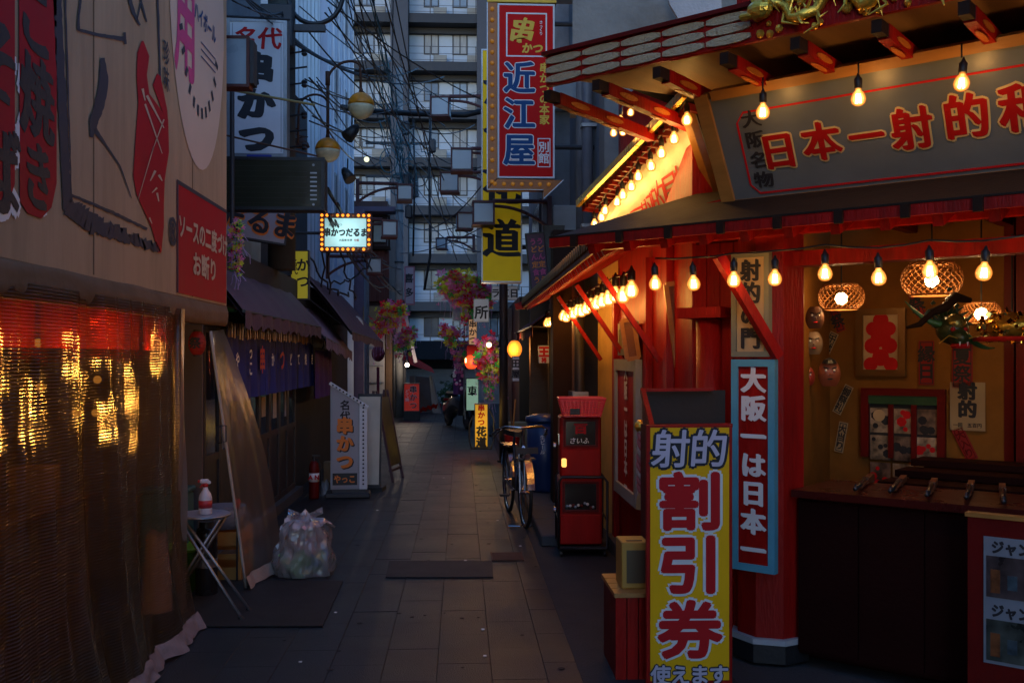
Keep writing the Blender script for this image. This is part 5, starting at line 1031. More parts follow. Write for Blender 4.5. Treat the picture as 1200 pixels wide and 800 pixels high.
for i_, (z0, lab) in enumerate([(.09, 'lower red capsule machine inside a black tube cage on castors'), (.655, 'upper red capsule machine with a dark display window and red character')]):
    t = capsule((c0.x - .015 + .0 * i_, c0.y + .03, z0), .36 if i_ == 0 else .345, .36, .555 if i_ == 0 else .50, lab)
    h = .555 if i_ == 0 else .5
    if i_: text(t, '百', M_redink, .0, h * .8, .09, y=-.0045, bold=.05, sx=1.3)
    if i_: text(t, 'さいふ', M_whink, -.01, h * .6, .055, y=-.0045, bold=.02, slant=.2)
    else:
        for q in range(10): part('capsule', MB().ball((-.11 + .024 * q + random.uniform(-.005, .005), -.004, h * .56 + random.uniform(0, .05)), .013, 6, 4), [M_metal, M_whink, M_redd][q % 3], t)
    part('turn_knob', MB().cyl((-.2, .1, h * .5), .028, .02, 14, axis=(-1, 0, 0)), M_chr, t); part('coin_slot', MB().box((-.178, .05, h * .62), (.014, .05, .09), bev=.003), M_chr, t)
ct = thing('machine_cart', 'black tube cart on castors carrying the two capsule machines', 'cart', (c0.x, c0.y, 0), R(-3))
part('hoop', MB().tube([(-.2, -.03, .07), (-.2, -.03, .62), (-.17, -.03, .66), (.17, -.03, .66), (.2, -.03, .62), (.2, -.03, .07), (-.2, -.03, .07)], .012, 8), M_black, ct, smooth=True)
part('hoop', MB().tube([(-.2, .43, .07), (-.2, .43, .62), (-.17, .43, .66), (.17, .43, .66), (.2, .43, .62), (.2, .43, .07), (-.2, .43, .07)], .012, 8), M_black, ct, smooth=True)
part('tray', MB().b2((-.2, -.02, .06), (.2, .42, .085)), M_black, ct); part('side_rail', MB().tube([(-.2, -.03, .3), (-.2, .43, .3)], .008, 6).tube([(.2, -.03, .3), (.2, .43, .3)], .008, 6), M_black, ct)
for sx in (-.18, .18):
    for y in (0, .4): part('castor', MB().cyl((sx - .01, y, .028), .027, .02, 12, axis=(1, 0, 0)).tube([(sx, y, .03), (sx, y, .065)], .008, 6), M_rubber, ct)
# basket
bk = thing('plastic_basket', 'bright pink red perforated plastic basket on top of the capsule machines', 'basket', (c0.x - .01, c0.y + .03, 1.158), R(-3))
M_bk = mat('pink_red_plastic', (.62, .02, .04), .4, bump=0)
W0, W1, H0 = .15, .19, .15
for k in range(4):
    g = MB(); n = 11
    for r_ in range(6):
        z = .008 + r_ * H0 / 5.4; f = z / H0; ww = W0 + (W1 - W0) * f
        g.beam((-ww, -ww * .8, z), (ww, -ww * .8, z), .005, .01 if r_ < 5 else .02)
    for i in range(n + 1):
        u = -1 + 2 * i / n; g.beam((u * W0, -W0 * .8, .005), (u * W1, -W1 * .8, H0), .004, .008, up=(0, 1, 0))
    g.xf(Matrix.Rotation(k * math.pi / 2, 4, 'Z') if k % 2 == 0 else Matrix.Scale(1.0, 4) @ Matrix.Rotation(k * math.pi / 2, 4, 'Z') @ Matrix.Identity(4))
    if k % 2: g.v = [Vector((v.x * 1.25, v.y * .8 * 1.0, v.z)) if False else Vector((v.x / .8, v.y * .8, v.z)) for v in g.v]
    part('side_lattice', g, M_bk, bk)
part('basket_floor', MB().b2((-W0, -W0 * .8, 0), (W0, W0 * .8, .006)), M_bk, bk); part('basket_rim', MB().tube([(-W1, -W1 * .8, H0), (W1, -W1 * .8, H0), (W1, W1 * .8, H0), (-W1, W1 * .8, H0)], .009, 6, closed=True), M_bk, bk)
part('black_tag', MB().b2((-.1, -W0 * .8 - .028, .02), (-.02, -W0 * .8 - .02, .07)), M_black, bk)
solo('amber_lamp', 'small glowing amber light on the side of the capsule machines', 'lamp', MB().box(atD(661, 542, 8.0), (.04, .03, .07), bev=.008), emis('amber_soft', (1, .5, .12), .7))
# ================================================================== shooting gallery shop (chamfered corner)
A = atD(900, 418, 5.5); A = Vector((A.x, A.y, 0)); FR = R(-42.4)
sg = thing('shooting_gallery', 'red lacquered corner shooting gallery with tiled pent roofs and glowing bulbs', 'shop building', A, FR)
MA = mloc(sg); MAi = MA.inverted(); nF = (MA.to_3x3() @ Vector((0, -1, 0)))
def FU(px, py, off=0):
    p = atP(px, py, A + nF * off, nF); q = MAi @ p; return q     # local (u, -off, z)
def toL(p): return MAi @ Vector(p)
SX = 1.35   # side wall plane
cu = MAi @ Vector((SX, A.y + (SX - A.x) * math.tan(FR), 0))   # corner on the front plane
CU = cu.x; CY = (MA @ Vector((CU, 0, 0))).y
M_tile = mat('dark_roof_tile', (.022, .014, .01), .7, dirt=.3, spec=.15)
M_gold = mat('gold_leaf', (.85, .52, .07), .3, .75, bump=.5, bs=25)
M_plq = mat('pale_carved_plaque', (.5, .38, .22), .6, bump=.7, bs=70)
M_oplq = mat('orange_plaque', (.55, .16, .02), .5, bump=.5, bs=60)
M_soff = mat('soffit_board', (.2, .11, .05), .6, stretch=(8, 1, 1), dirt=.3)
M_ochre = mat('ochre_wall', (.68, .42, .10), .75, dirt=.2)
# walls
part('side_wall', MB().b2((SX, CY + .02, 0), (SX + .12, 8.5, 2.9)), M_red, sg, world=True)
part('ochre_wall', MB().b2((SX + .03, 8.502, 0), (SX + .15, 9.98, 2.5)), M_ochre, sg, world=True)
for y in (8.46, 7.0, 6.3): part('side_post', MB().b2((SX - .05, y - .05, 0), (SX - .002, y + .05, 2.35)), M_red, sg, world=True)
part('plinth', MB().b2((SX - .09, CY + .3, 0), (SX - .003, 8.6, .12)), M_conc, sg, world=True)
# octagonal corner pillar
def oct_(c, r, z0, z1): return MB().lathe([(r, z0), (r, z1)], (c[0], c[1], 0), 8)
pl_ = FU(898, 600, .0); R1 = .19
part('corner_pillar', oct_((pl_.x, .06), R1, .13, 2.34).xf(Matrix.Identity(4)), M_red, sg); part('pillar_base', oct_((pl_.x, .06), R1 + .03, 0, .10), M_black, sg); part('base_ring', oct_((pl_.x, .06), R1 + .035, .1002, .1298), mat('white_stone', (.4, .4, .42), .8), sg)
p2 = FU(836, 500, -.05)
part('round_pillar', MB().lathe([(.075, .0), (.075, 1.86)], (p2.x, .0, 0), 18), M_red, sg, smooth=True); part('pillar_cap', MB().b2((p2.x - .14, -.13, 1.87), (p2.x + .14, .13, 1.93)), M_red, sg)
part('jamb', MB().b2((CU - .02, .03, 0), (pl_.x - .1, .12, 2.34)), M_redd, sg)
for i in range(4): part('jamb_plank', MB().b2((CU + i * .085, .012, 0), (CU + i * .085 + .08, .0299, 2.3)), M_red, sg)
# front header above the opening
part('header_beam', MB().b2((CU - .05, -.05, 2.36), (3.2, .12, 2.52)), M_red, sg); part('header_beam', MB().b2((pl_.x + .1, -.02, 2.14), (3.2, .1, 2.22)), M_red, sg)
# pent roof, front: slab sloping outward
ZE = 2.30; EO = .62
pe = MB().prism([(CU - .55, -EO, ZE), (3.3, -EO, ZE), (3.3, .0, ZE + .26), (CU + .02, .0, ZE + .26)], (0, 0, .035)); part('pent_roof', pe, M_tile, sg)
part('pent_soffit', MB().prism([(CU - .5, -EO + .01, ZE - .006), (3.3, -EO + .01, ZE - .006), (3.3, -.0, ZE + .25), (CU + .02, -.0, ZE + .25)], (0, 0, .004)), M_soff, sg)
part('eave_board', MB().b2((CU - .56, -EO - .025, ZE - .03), (3.3, -EO - .002, ZE + .022)), M_red, sg)
part('eave_strip', MB().b2((CU - .56, -EO - .03, ZE + .0225), (3.3, -EO - .0, ZE + .032)), M_tile, sg)
for i in range(13): part('eave_block', MB().b2((CU - .4 + i * .3, -EO - .045, ZE - .038), (CU - .36 + i * .3, -EO - .0255, ZE + .022)), M_dwood, sg)
rf = None
u = CU - .3
while u < 3.0:
    part('rafter', MB().beam((u, -EO + .02, ZE - .05), (u, .0, ZE + .2), .045, .06), M_red, sg); u += .23
part('purlin', MB().b2((CU - .4, -.42, ZE - .035), (3.2, -.36, ZE + .02)), M_red, sg)
# pent roof along the side
EX = .80
c_in = MA @ Vector((CU, 0, 0)); c_out = MA @ Vector((CU - .55, -EO, 0))
yE0, yE1 = 5.72, 12.6
side = MB().prism([(EX, yE0, ZE), (EX, yE1, ZE), (SX, yE1, ZE + .26), (SX, CY + .1, ZE + .26)], (0, 0, .03)); part('side_pent_roof', side, M_tile, sg, world=True)
part('side_soffit', MB().prism([(EX + .01, yE0 + .02, ZE - .006), (EX + .01, yE1, ZE - .006), (SX, yE1, ZE + .25), (SX, CY + .1, ZE + .25)], (0, 0, .004)), M_red, sg, world=True)
k = 0; y = yE0 + .1; srcs = {}
while y < yE1 - .05:
    if k == 0:
        r0 = part('side_rafter', MB().beam((EX + .03, 0, ZE - .035), (SX, 0, ZE + .21), .04, .05), M_red, sg, world=True); base_r = r0
        # made at world y = 0: shift through local space
    sh = MAi.to_3x3() @ Vector((0, y, 0))
    if k == 0: base_r.location = sh
    else: inst(base_r, sg, sh)
    y += .16; k += 1
y = yE0; k = 0
while y < yE1:
    if k == 0: e0 = part('eave_tile', MB().lathe([(.045, -.03), (.045, .05)], (EX, 0, ZE + .045), 8, axis=(1, 0, 0)), mat('worn_gold_tile', (.22, .12, .03), .6, dirt=.5), sg, world=True)
    sh = MAi.to_3x3() @ Vector((0, y, 0))
    if k == 0: e0.location = sh
    else: inst(e0, sg, sh)
    y += .12; k += 1
part('side_eave_board', MB().b2((EX - .015, yE0, ZE - .03), (EX, yE1, ZE + .02)), M_redd, sg, world=True)
part('ridge_end', MB().prism([(EX - .12, yE1, ZE + .02), (EX + .1, yE1, ZE + .1), (EX + .1, yE1, ZE - .04), (EX - .1, yE1, ZE - .05)], (0, .05, 0)), M_red, sg, world=True)
# side braces
for y in (6.6, 7.9, 9.4): part('brace', MB().beam((SX - .02, y, 1.62), (EX + .12, y, ZE - .08), .035, .035), M_red, sg, world=True)
part('brace', MB().beam(toL(atP(842, 300, A + nF * .5, nF)), toL(atP(912, 418, A + nF * .2, nF)), .05, .05), M_red, sg)
# pent corner left tip, black up-turned tile
part('corner_tip', MB().prism([toL(Q(668, 282, 6.4)), toL(Q(686, 277, 6.3)), toL(Q(690, 291, 6.3))], (0.0, .12, 0)), M_tile, sg)
# red fascia under the side sign
fa, fb = Q(687, 283, 5.95), Q(850, 240, 5.42)
part('fascia_board', MB().beam(toL(fa), toL(fb), .03, .065), M_red, sg)
_ = (lambda *a: None)('roof_skirt', MB().prism([toL(Q(672, 288, 7.9)), toL(Q(860, 250, 5.6)), toL(Q(905, 246, 5.2)), toL(Q(905, 270, 4.95)), toL(Q(700, 290, 5.95))], (0, 0, .012)), M_tile, sg)
# ---- upper roof
UZ = 3.10; UO = .9
uL = FU(640, 100, UO).x; uD = FU(882, 50, UO).x
part('upper_roof', MB().b2((uL, -UO + .04, UZ + .16), (3.4, 1.2, UZ + .176)), M_tile, sg)
part('upper_soffit', MB().prism([(uL, -UO + .03, UZ + .06), (3.4, -UO + .03, UZ + .06), (3.4, .8, UZ + .0), (uL + .9, .8, UZ + .0)], (0, 0, .012)), M_soff, sg)
part('upper_fascia', MB().b2((uL, -UO - .0, UZ), (3.4, -UO + .03, UZ + .158)), M_red, sg)
part('fascia_cap', MB().b2((uL - .01, -UO - .03, UZ + .159), (3.4, -UO + .035, UZ + .18)), M_redd, sg)
part('upper_wall', MB().b2((uL + .85, .0, 2.53), (3.3, .1, UZ + .05)), M_redd, sg)
nu = 5
for i in range(nu):
    du = (uD - uL) / nu
    for k in range(3):
        uu = uL + du * (i + .5); zz = UZ + .03 + k * .05
        P = []
        for a in range(12):
            t_ = a / 12 * 2 * math.pi; P.append((uu + (du * .47) * max(-1, min(1, 1.25 * math.cos(t_))), -UO - .014, zz + .021 * math.sin(t_) * (1 if abs(math.cos(t_)) < .95 else .2)))
        part('carved_plaque', MB().prism(P, (0, .013, 0)), M_plq, sg)
# dragon relief
dr = thing('dragon_carving', 'gilded dragon relief carved along the upper roof fascia', 'carving', MA @ Vector((uD, -UO, UZ)), FR)
P = [(.03 + i * .035, -.03 - .02 * math.sin(i * 1.3), .10 + .055 * math.sin(i * .75) + .012 * math.sin(i * 2.1)) for i in range(40)]
part('body', MB().tube(P, [.016 + .014 * math.sin(math.pi * min(1, (i + 3) / 43)) for i in range(40)], 8), M_gold, dr, smooth=True)
sp = MB()
for i in range(1, 39):
    p = Vector(P[i]); sp.lathe([(.012, 0), (1e-4, .035)], p + Vector((0, 0, .015)), 4, axis=(random.uniform(-.6, .6), -.3, 1))
    if i % 4 == 0: sp.tube([p, p + Vector((random.uniform(-.05, .05), -.02, -.07)), p + Vector((random.uniform(-.08, .08), -.03, -.1))], [.012, .008, .003], 5)
    sp.tube([p + Vector((0, -.01, .01)), p + Vector((.03, -.03, .05 * math.sin(i * 3))), p + Vector((.06, -.02, .08 * math.sin(i * 2)))], [.008, .006, .001], 4)
part('spines', sp, M_gold, dr, kind='stuff')
part('head', MB().ball((.06, -.05, .12), .045, 10, 8, sx=1.4).lathe([(.02, 0), (1e-4, .07)], (.06, -.05, .15), 6, axis=(.5, 0, 1)).lathe([(.02, 0), (1e-4, .07)], (.04, -.05, .15), 6, axis=(-.6, 0, 1)).box((-.0, -.06, .1), (.07, .04, .03), bev=.01), M_gold, dr, smooth=False)
cl_ = MB()
for i in range(60):
    cl_.ball((random.uniform(0, 1.4), -.008, random.uniform(.0, .17)), random.uniform(.012, .022), 6, 4)
part('cloud_relief', cl_, M_gold, dr, kind='stuff')
# upper rafters with orange plaques
us = [FU(px, py, UO).x for px, py in ((645, 100), (702, 92), (773, 77), (852, 62), (935, 47), (1030, 32), (1132, 7))] + [FU(1132, 7, UO).x + .45]
for u in us:
    part('upper_rafter', MB().beam((u, -UO + .06, UZ - .06), (u, .12, UZ - .095), .05, .065), M_red, sg)
    part('rafter_end', MB().b2((u - .022, -UO - .03, UZ - .085), (u + .022, -UO + .058, UZ - .03)), M_dwood, sg)
    for q in (.24, .58):
        y = -UO + q; z = UZ - .06 - .035 * q / 1.0
        for s_ in (1, -1):
            P = [(u + s_ * .026, y + .09 * math.cos(a), z + .016 * math.sin(a)) for a in [k * math.pi / 6 for k in range(12)]]
            part('rafter_plaque', MB().prism(P, (s_ * .004, 0, 0)), M_oplq, sg)
        P = [(u + .015 * math.sin(a), y + .09 * math.cos(a), UZ - .0945 - .036 * q) for a in [k * math.pi / 6 for k in range(12)]]
        part('rafter_plaque', MB().prism(P, (0, 0, -.004)), M_oplq, sg)
part('upper_tie_beam', MB().b2((uL + .85, -.34, 3.0), (3.3, -.26, 3.06)), M_redd, sg)
# balustrade above the roof
part('balustrade_post', MB().b2((uD - .17, -.72, UZ + .23), (uD - .10, -.62, UZ + .65)), M_red, sg)
for i in range(2): part('balustrade_rail', MB().b2((uD - .1, -.69, UZ + .32 + i * .16), (3.2, -.65, UZ + .36 + i * .16)), M_red, sg)
for i in range(8): part('balustrade_post', MB().b2((uD + .15 + i * .3, -.69, UZ + .23), (uD + .18 + i * .3, -.65, UZ + .5)), M_redd, sg)
part('red_gable', MB().prism([Q(727, 250, 8.6), Q(727, 118, 8.6), Q(800, 60, 8.6), Q(800, 250, 8.6)], (0, .1, 0)), M_red, sg, world=True)
# parapet wall above
pw = thing('rendered_wall', 'stained beige rendered wall rising behind the upper roof', 'wall', MA @ Vector((uL + .6, .85, UZ)), FR)
part('wall', MB().prism([Q(671, 78, 7.5), Q(671, -60, 7.5), Q(1300, -60, 8.5), Q(1300, 40, 8.5)], (0.05, .25, 0)), mat('stained_render', (.28, .25, .21), .85, dirt=.5, bump=.4, bs=25), pw, world=True)
part('plaster_patch', MB().prism([Q(785, 5, 7.42), Q(778, -20, 7.42), Q(845, -20, 7.42), Q(846, 22, 7.42), Q(836, 17, 7.42), Q(822, 26, 7.42), Q(806, 24, 7.42), Q(795, 22, 7.42)], (0, .03, 0)), mat('pale_plaster', (.5, .45, .42), .8, bump=.4), pw, world=True)
# ------------------------------------------------------------------ bulb
E_bulb = None
def bulb_mats():
    m, t, N, L, b = nodes_of('bulb_glass_lit'); N.remove(b)
    lw = N.new('ShaderNodeLayerWeight'); lw.inputs[0].default_value = .5; cr = N.new('ShaderNodeValToRGB'); e = cr.color_ramp.elements
    e[0].position = 0; e[0].color = (1, .62, .22, 1); e[1].position = .75; e[1].color = (.42, .11, .012, 1); x = e.new(.35); x.color = (.9, .36, .07, 1)
    L.new(lw.outputs['Facing'], cr.inputs[0]); em = N.new('ShaderNodeEmission'); L.new(cr.outputs[0], em.inputs[0]); em.inputs[1].default_value = .85
    tr = N.new('ShaderNodeBsdfTransparent'); tr.inputs[0].default_value = (1, .8, .5, 1); mx = N.new('ShaderNodeMixShader'); mx.inputs[0].default_value = .55; L.new(tr.outputs[0], mx.inputs[1]); L.new(em.outputs[0], mx.inputs[2])
    gl = N.new('ShaderNodeBsdfGlossy'); gl.inputs['Roughness'].default_value = .05; m2 = N.new('ShaderNodeMixShader'); m2.inputs[0].default_value = .06; L.new(mx.outputs[0], m2.inputs[1]); L.new(gl.outputs[0], m2.inputs[2]); L.new(m2.outputs[0], N['Material Output'].inputs[0]); return m
M_bglass = bulb_mats(); M_fil = emis('filament', (1, .74, .36), 22)
def mk_bulb(label, group):
    t = thing('filament_bulb', label, 'light bulb', (0, 0, 0), 0, group)
    part('glass', MB().lathe([(.014, .055), (.018, .044), (.03, .03), (.038, .012), (.040, -.004), (.034, -.024), (.02, -.036), (1e-4, -.040)], n=18), M_bglass, t, smooth=True)
    f = MB()
    for i in range(5): a = i * 1.257; f.tube([(.009 * math.cos(a), .009 * math.sin(a), .026), (.014 * math.cos(a), .014 * math.sin(a), -.022)], .0035, 5)
    part('filament', f, M_fil, t); part('socket', MB().lathe([(.019, .055), (.021, .06), (.021, .105), (.012, .115), (.004, .135)], n=14), M_black, t, smooth=True)
    return t
def hang_bulb(p, label, group, e=1.0, s_=1.0, col=(1, .5, .15)):
    global BPROTO
    if BPROTO is None: t = mk_bulb(label, group); BPROTO = t; t.location = p
    else: t = dup0(BPROTO, p, label, group)
    t.scale = (s_,) * 3; t.rotation_euler = (random.uniform(-.12, .12), random.uniform(-.12, .12), random.uniform(0, 3)); e *= random.uniform(.8, 1.15)
    l = pt_light(t, (0, 0, 0), e, col, .04); return t
def dup0(root, loc, label, group):
    c = root.copy(); COL.objects.link(c); c.location = loc; c['label'] = label; c['group'] = group
    for ch in root.children:
        if ch.type == 'MESH': d = ch.copy(); COL.objects.link(d); d.parent = c
    return c
BPROTO = None
ORD = ['first', 'second', 'third', 'fourth', 'fifth', 'sixth', 'seventh', 'eighth', 'ninth', 'tenth', 'eleventh', 'twelfth', 'thirteenth', 'fourteenth', 'fifteenth', 'sixteenth', 'seventeenth', 'eighteenth', 'nineteenth', 'twentieth']
EB = .95
def cable_thing(label, pts, r=.008, m=None, name='string_cable', cat='cable', group=None):
    return solo(name, label, cat, MB().tube(pts, r, 5), m or M_cable, smooth=True, group=group)
# front row
fp = [(768, 333), (813, 333), (860, 329), (908, 327), (967, 321), (1030, 326), (1090, 318), (1153, 320)]
cpts = []
for i, (px, py) in enumerate(fp):
    p = atP(px, py, A + nF * .52, nF); hang_bulb(p, 'glowing filament bulb under the front eave, %s from the alley corner' % ORD[i], 'bulbs under the front eave', EB * .6, .88); cpts += [p + Vector((0, 0, .14))]
    if i < len(fp) - 1: q = atP((px + fp[i + 1][0]) / 2, (py + fp[i + 1][1]) / 2, A + nF * .52, nF); cpts.append(q + Vector((0, 0, .135)))
p_end = atP(1230, 312, A + nF * .52, nF); hang_bulb(p_end, 'glowing filament bulb under the front eave at the photo edge', 'bulbs under the front eave', EB * .6, .88); cpts.append(p_end + Vector((0, 0, .14)))
cable_thing('black cable carrying the bulbs under the front eave', cpts, .005)
# side row: even spacing in depth
ys = [6.15 + i * .32 for i in range(20)]
cpts = []
for i, y in enumerate(ys):
    p = Vector((1.06, y, 2.055 + random.uniform(-.012, .012))); hang_bulb(p, 'glowing filament bulb along the alley side eave, %s from the corner' % ORD[i], 'bulbs along the alley side eave', EB * 2.2, 1.2, (1, .5, .12)); cpts.append(p + Vector((0, 0, .135)))
cable_thing('black cable carrying the bulbs along the alley side eave', cpts)
# ------------------------------------------------------------------ big front sign, leaning out
bl_ = FU(850, 246, .22); tl_ = FU(817, 112, .52)
hS = math.hypot(tl_.z - bl_.z, .30); tilt = math.atan2(.30, tl_.z - bl_.z)
fs_ = thing('shop_sign', 'large grey sign leaning over the front with big red characters edged in gold', 'shop sign', MA @ Vector((bl_.x, -.22, bl_.z)), (tilt, 0, FR))
LS = 3.0
M_palegold = mat('pale_gold_print', (.62, .46, .2), .6, bump=0, spec=.2)
M_redd2 = mat('deep_red_print', (.36, .006, .006), .55, var=.1, bump=0, spec=.2)
M_sface = mat('grey_green_signboard', (.13, .15, .16), .34, var=.1, dirt=.15, bump=.05)
part('signboard', MB().b2((.05, .0, .05), (LS, .03, hS - .03)), M_sface, fs_)
part('frame', MB().prism([(-.0, -.02, 0), (.075, -.02, 0), (.055, -.02, hS), (-.02, -.02, hS)], (0, .06, 0)).b2((.076, -.018, 0), (LS, .04, .05)).b2((.076, -.018, hS - .04), (LS, .04, hS + .01)), M_goldwood, fs_)
def sl(px, py):
    n_ = fs_.rotation_euler.to_matrix() @ Vector((0, -1, 0)); p = atP(px, py, Vector(fs_.location) + n_ * .003, n_); return mloc(fs_).inverted() @ p
a_, b_2 = sl(885, 150), sl(885, 210)
x0_ = sl(866, 160).x
ln_ = MB()
z_t, z_b = sl(930, 122).z, sl(930, 222).z
for z in (z_t, z_b): ln_.b2((x0_ + .05, -.004, z - .005), (LS, -.0005, z + .005))
ln_.b2((x0_, -.004, z_b + .05), (x0_ + .01, -.0005, z_t - .05)); ln_.prism([(x0_, -.004, z_t - .05), (x0_ + .01, -.004, z_t - .05), (x0_ + .05, -.004, z_t - .005), (x0_ + .05, -.004, z_t + .005)], (0, .0035, 0)); ln_.prism([(x0_, -.004, z_b + .05), (x0_ + .01, -.004, z_b + .05), (x0_ + .05, -.004, z_b + .005), (x0_ + .05, -.004, z_b - .005)], (0, .0035, 0))
part('red_border_line', ln_, M_redink, fs_)
q0, q1 = sl(880, 139), sl(880, 213); sz = (q0.z - q1.z) / 3
text(fs_, '大阪名物', M_blk2, q0.x, (q0.z + q1.z) / 2, abs(sz) * .84, vert=True, y=-.005, bold=.0, brush=.035, sx=1.2, pitch=1.17)
cen = [(913, 177, 42), (963, 166, 44), (1016, 160, 40), (1069, 151, 48), (1133, 137, 52), (1200, 126, 56), (1262, 116, 56)]
for ch, (px, py, s_) in zip('日本一射的和場', cen):
    q = sl(px, py); w0 = abs(sl(px + s_ / 2, py).x - sl(px - s_ / 2, py).x); hz = abs(sl(px, py - s_ / 2).z - sl(px, py + s_ / 2).z)
    text(fs_, ch, M_palegold, q.x, q.z, hz * 1.08, y=-.005, bold=.055, brush=.03, sx=w0 / hz); text(fs_, ch, M_redd2, q.x, q.z, hz * 1.08, y=-.008, bold=.01, brush=.03, sx=w0 / hz)
# bulbs in front of the sign
cp = []
for i, (px, py) in enumerate([(894, 132), (1006, 116), (1127, 98), (1255, 80)]):
    p = atP(px, py, A + nF * .64, nF); hang_bulb(p, 'glowing bulb hanging before the big front sign, %s from its left end' % ORD[i], 'bulbs before the big front sign', EB * .9, .85); cp.append(p + Vector((0, 0, .12)))
    cable_thing('short black flex holding a bulb before the big sign', [p + Vector((0, 0, .11)), p + Vector((0, 0, .17))], .004, group='short flexes before the big sign')
# cluster at the left end of the rafters
cl0 = Q(725, 150, 6.2)
for i, (px, py) in enumerate([(727, 141), (719, 156), (730, 155), (739, 132)]):
    hang_bulb(Q(px, py, 6.6), 'small bulb in the cluster under the upper roof corner', 'bulb cluster under the upper roof corner', EB * .35, .62)
cable_thing('flex of the bulb cluster under the upper roof corner', [Q(727, 135, 6.6), Q(731, 118, 6.6)], .006)
# ------------------------------------------------------------------ side sign with bulbs
S1, S2, S3, S4 = Q(846, 243, 5.9), Q(700, 273, 8.0), Q(702, 254, 7.9), Q(808, 128, 5.72)
ss = thing('side_sign', 'slanting side sign with red brush writing washed by a row of bulbs', 'shop sign', S2)
nS = (S1 - S2).cross(S4 - S2).normalized()
if nS.y > 0: nS = -nS
part('signboard', MB().prism([S1, S2, S3, S4], -nS * .03), mat('glow_toned_signboard', (.5, .46, .36), .45, dirt=.2), ss, world=True)  # board lightened to cream: the bulbs' glow is put into its colour
part('frame', MB().beam(S1 + nS * .02, S4 + nS * .02, .05, .06).beam(S2 + nS * .015, S1 + nS * .015, .03, .03), M_goldwood, ss, world=True)
# writing follows the board plane
def onS(u, v): return (S2.lerp(S1, u)).lerp(S3.lerp(S4, u), v) + nS * .006
tx = MB()
for i, ch in enumerate('日本一射的屋射的'):
    g = glyph(ch, 0)
    for k in range(5):
        tx.add([onS(.2 + i * .105 + (a + k * .012) * .13, .33 + b * .62) + nS * (k * .0004) for a, b in g[0]], g[1])
part('lettering', tx, M_redink, ss, world=True)
bp_ = [(805, 141), (790, 163), (775, 180), (763, 195), (748, 207), (740, 219), (730, 229), (723, 237), (709, 247), (705, 255), (697, 263)]
cp = []
for i, (px, py) in enumerate(bp_):
    f = i / (len(bp_) - 1); D = 5.5 + (7.8 - 5.5) * f ** .9
    p = Q(px, py, D); hang_bulb(p, 'glowing bulb of the sloping row before the side sign, %s from the top' % ORD[i], 'bulbs before the side sign', EB * 1.15, .80, (1, .55, .15)); cp.append(p + Vector((0, 0, .12)))
cable_thing('black cable of the sloping bulb row before the side sign', cp, .006)
# sloping verge above the side sign with little rafter tails
V1, V2 = Q(812, 118, 5.6), Q(686, 243, 7.95); off = Vector((-.06, -.1, .0))
vr = thing('verge_roof', 'gold edged sloping roof strip with dark rafter tails above the side sign', 'roof', V2)
part('roof_strip', MB().prism([V1 + off, V2 + off, V2 + Vector((.35, .25, .0)), V1 + Vector((.35, .25, .0))], (0, 0, .04)), M_tile, vr, world=True)
part('gold_edge', MB().beam(V1 + off + Vector((-.015, -.015, .01)), V2 + off + Vector((-.015, -.015, .01)), .03, .05), M_gold, vr, world=True)
for i in range(22):
    f = (i + .5) / 22; p = V1.lerp(V2, f) + off * .6; part('rafter_tail', MB().beam(p + Vector((0, 0, -.03)), p + Vector((.22, .16, -.035)), .035, .04), M_redd, vr, world=True)
# ------------------------------------------------------------------ signs on the pillar
def fboard(name, label, pxs, off, face, frame, fw=.03, depth=.03, rot=None):
    (xa, ya), (xb, yb) = pxs; p0, p1 = FU(xa, ya, off), FU(xb, yb, off); p1b = FU(xa, yb, off)
    w_ = p1.x - p0.x; zb = (p1.z + p1b.z) / 2; h = p0.z - zb
    t = thing(name, label, 'shop sign', MA @ Vector(((p0.x + p1.x) / 2, -off, zb)), rot or FR)
    part('panel', MB().b2((-w_ / 2 + fw, 0, fw), (w_ / 2 - fw, depth, h - fw)), face, t)
    part('frame', MB().b2((-w_ / 2, -.012, 0), (w_ / 2, depth, fw)).b2((-w_ / 2, -.012, h - fw), (w_ / 2, depth, h)).b2((-w_ / 2, -.012, fw), (-w_ / 2 + fw, depth, h - fw)).b2((w_ / 2 - fw, -.012, fw), (w_ / 2, depth, h - fw)), frame, t)
    return t, w_, h
t, w_, h = fboard('vertical_sign', 'light wood vertical sign with black characters high on the red pillar', ((858, 297), (902, 418)), .21, mat('light_wood_face', (.52, .36, .18), .55, stretch=(6, 1, 1)), mat('sage_frame', (.22, .22, .15), .6, dirt=.3), .028)
text(t, '射的の門', M_blk2, 0, h / 2, h * .215, vert=True, y=-.004, bold=.015, brush=.035)
t, w_, h = fboard('vertical_sign', 'red vertical sign with white characters in a pale blue frame low on the pillar', ((858, 421), (909, 669)), .21, M_red, mat('sky_blue_frame', (.10, .36, .48), .5, dirt=.3), .038)
text(t, '大阪一は日本一', M_whink, 0, h / 2, h * .124, vert=True, y=-.004, bold=.02, brush=.035, pitch=1.08, sx=1.05)
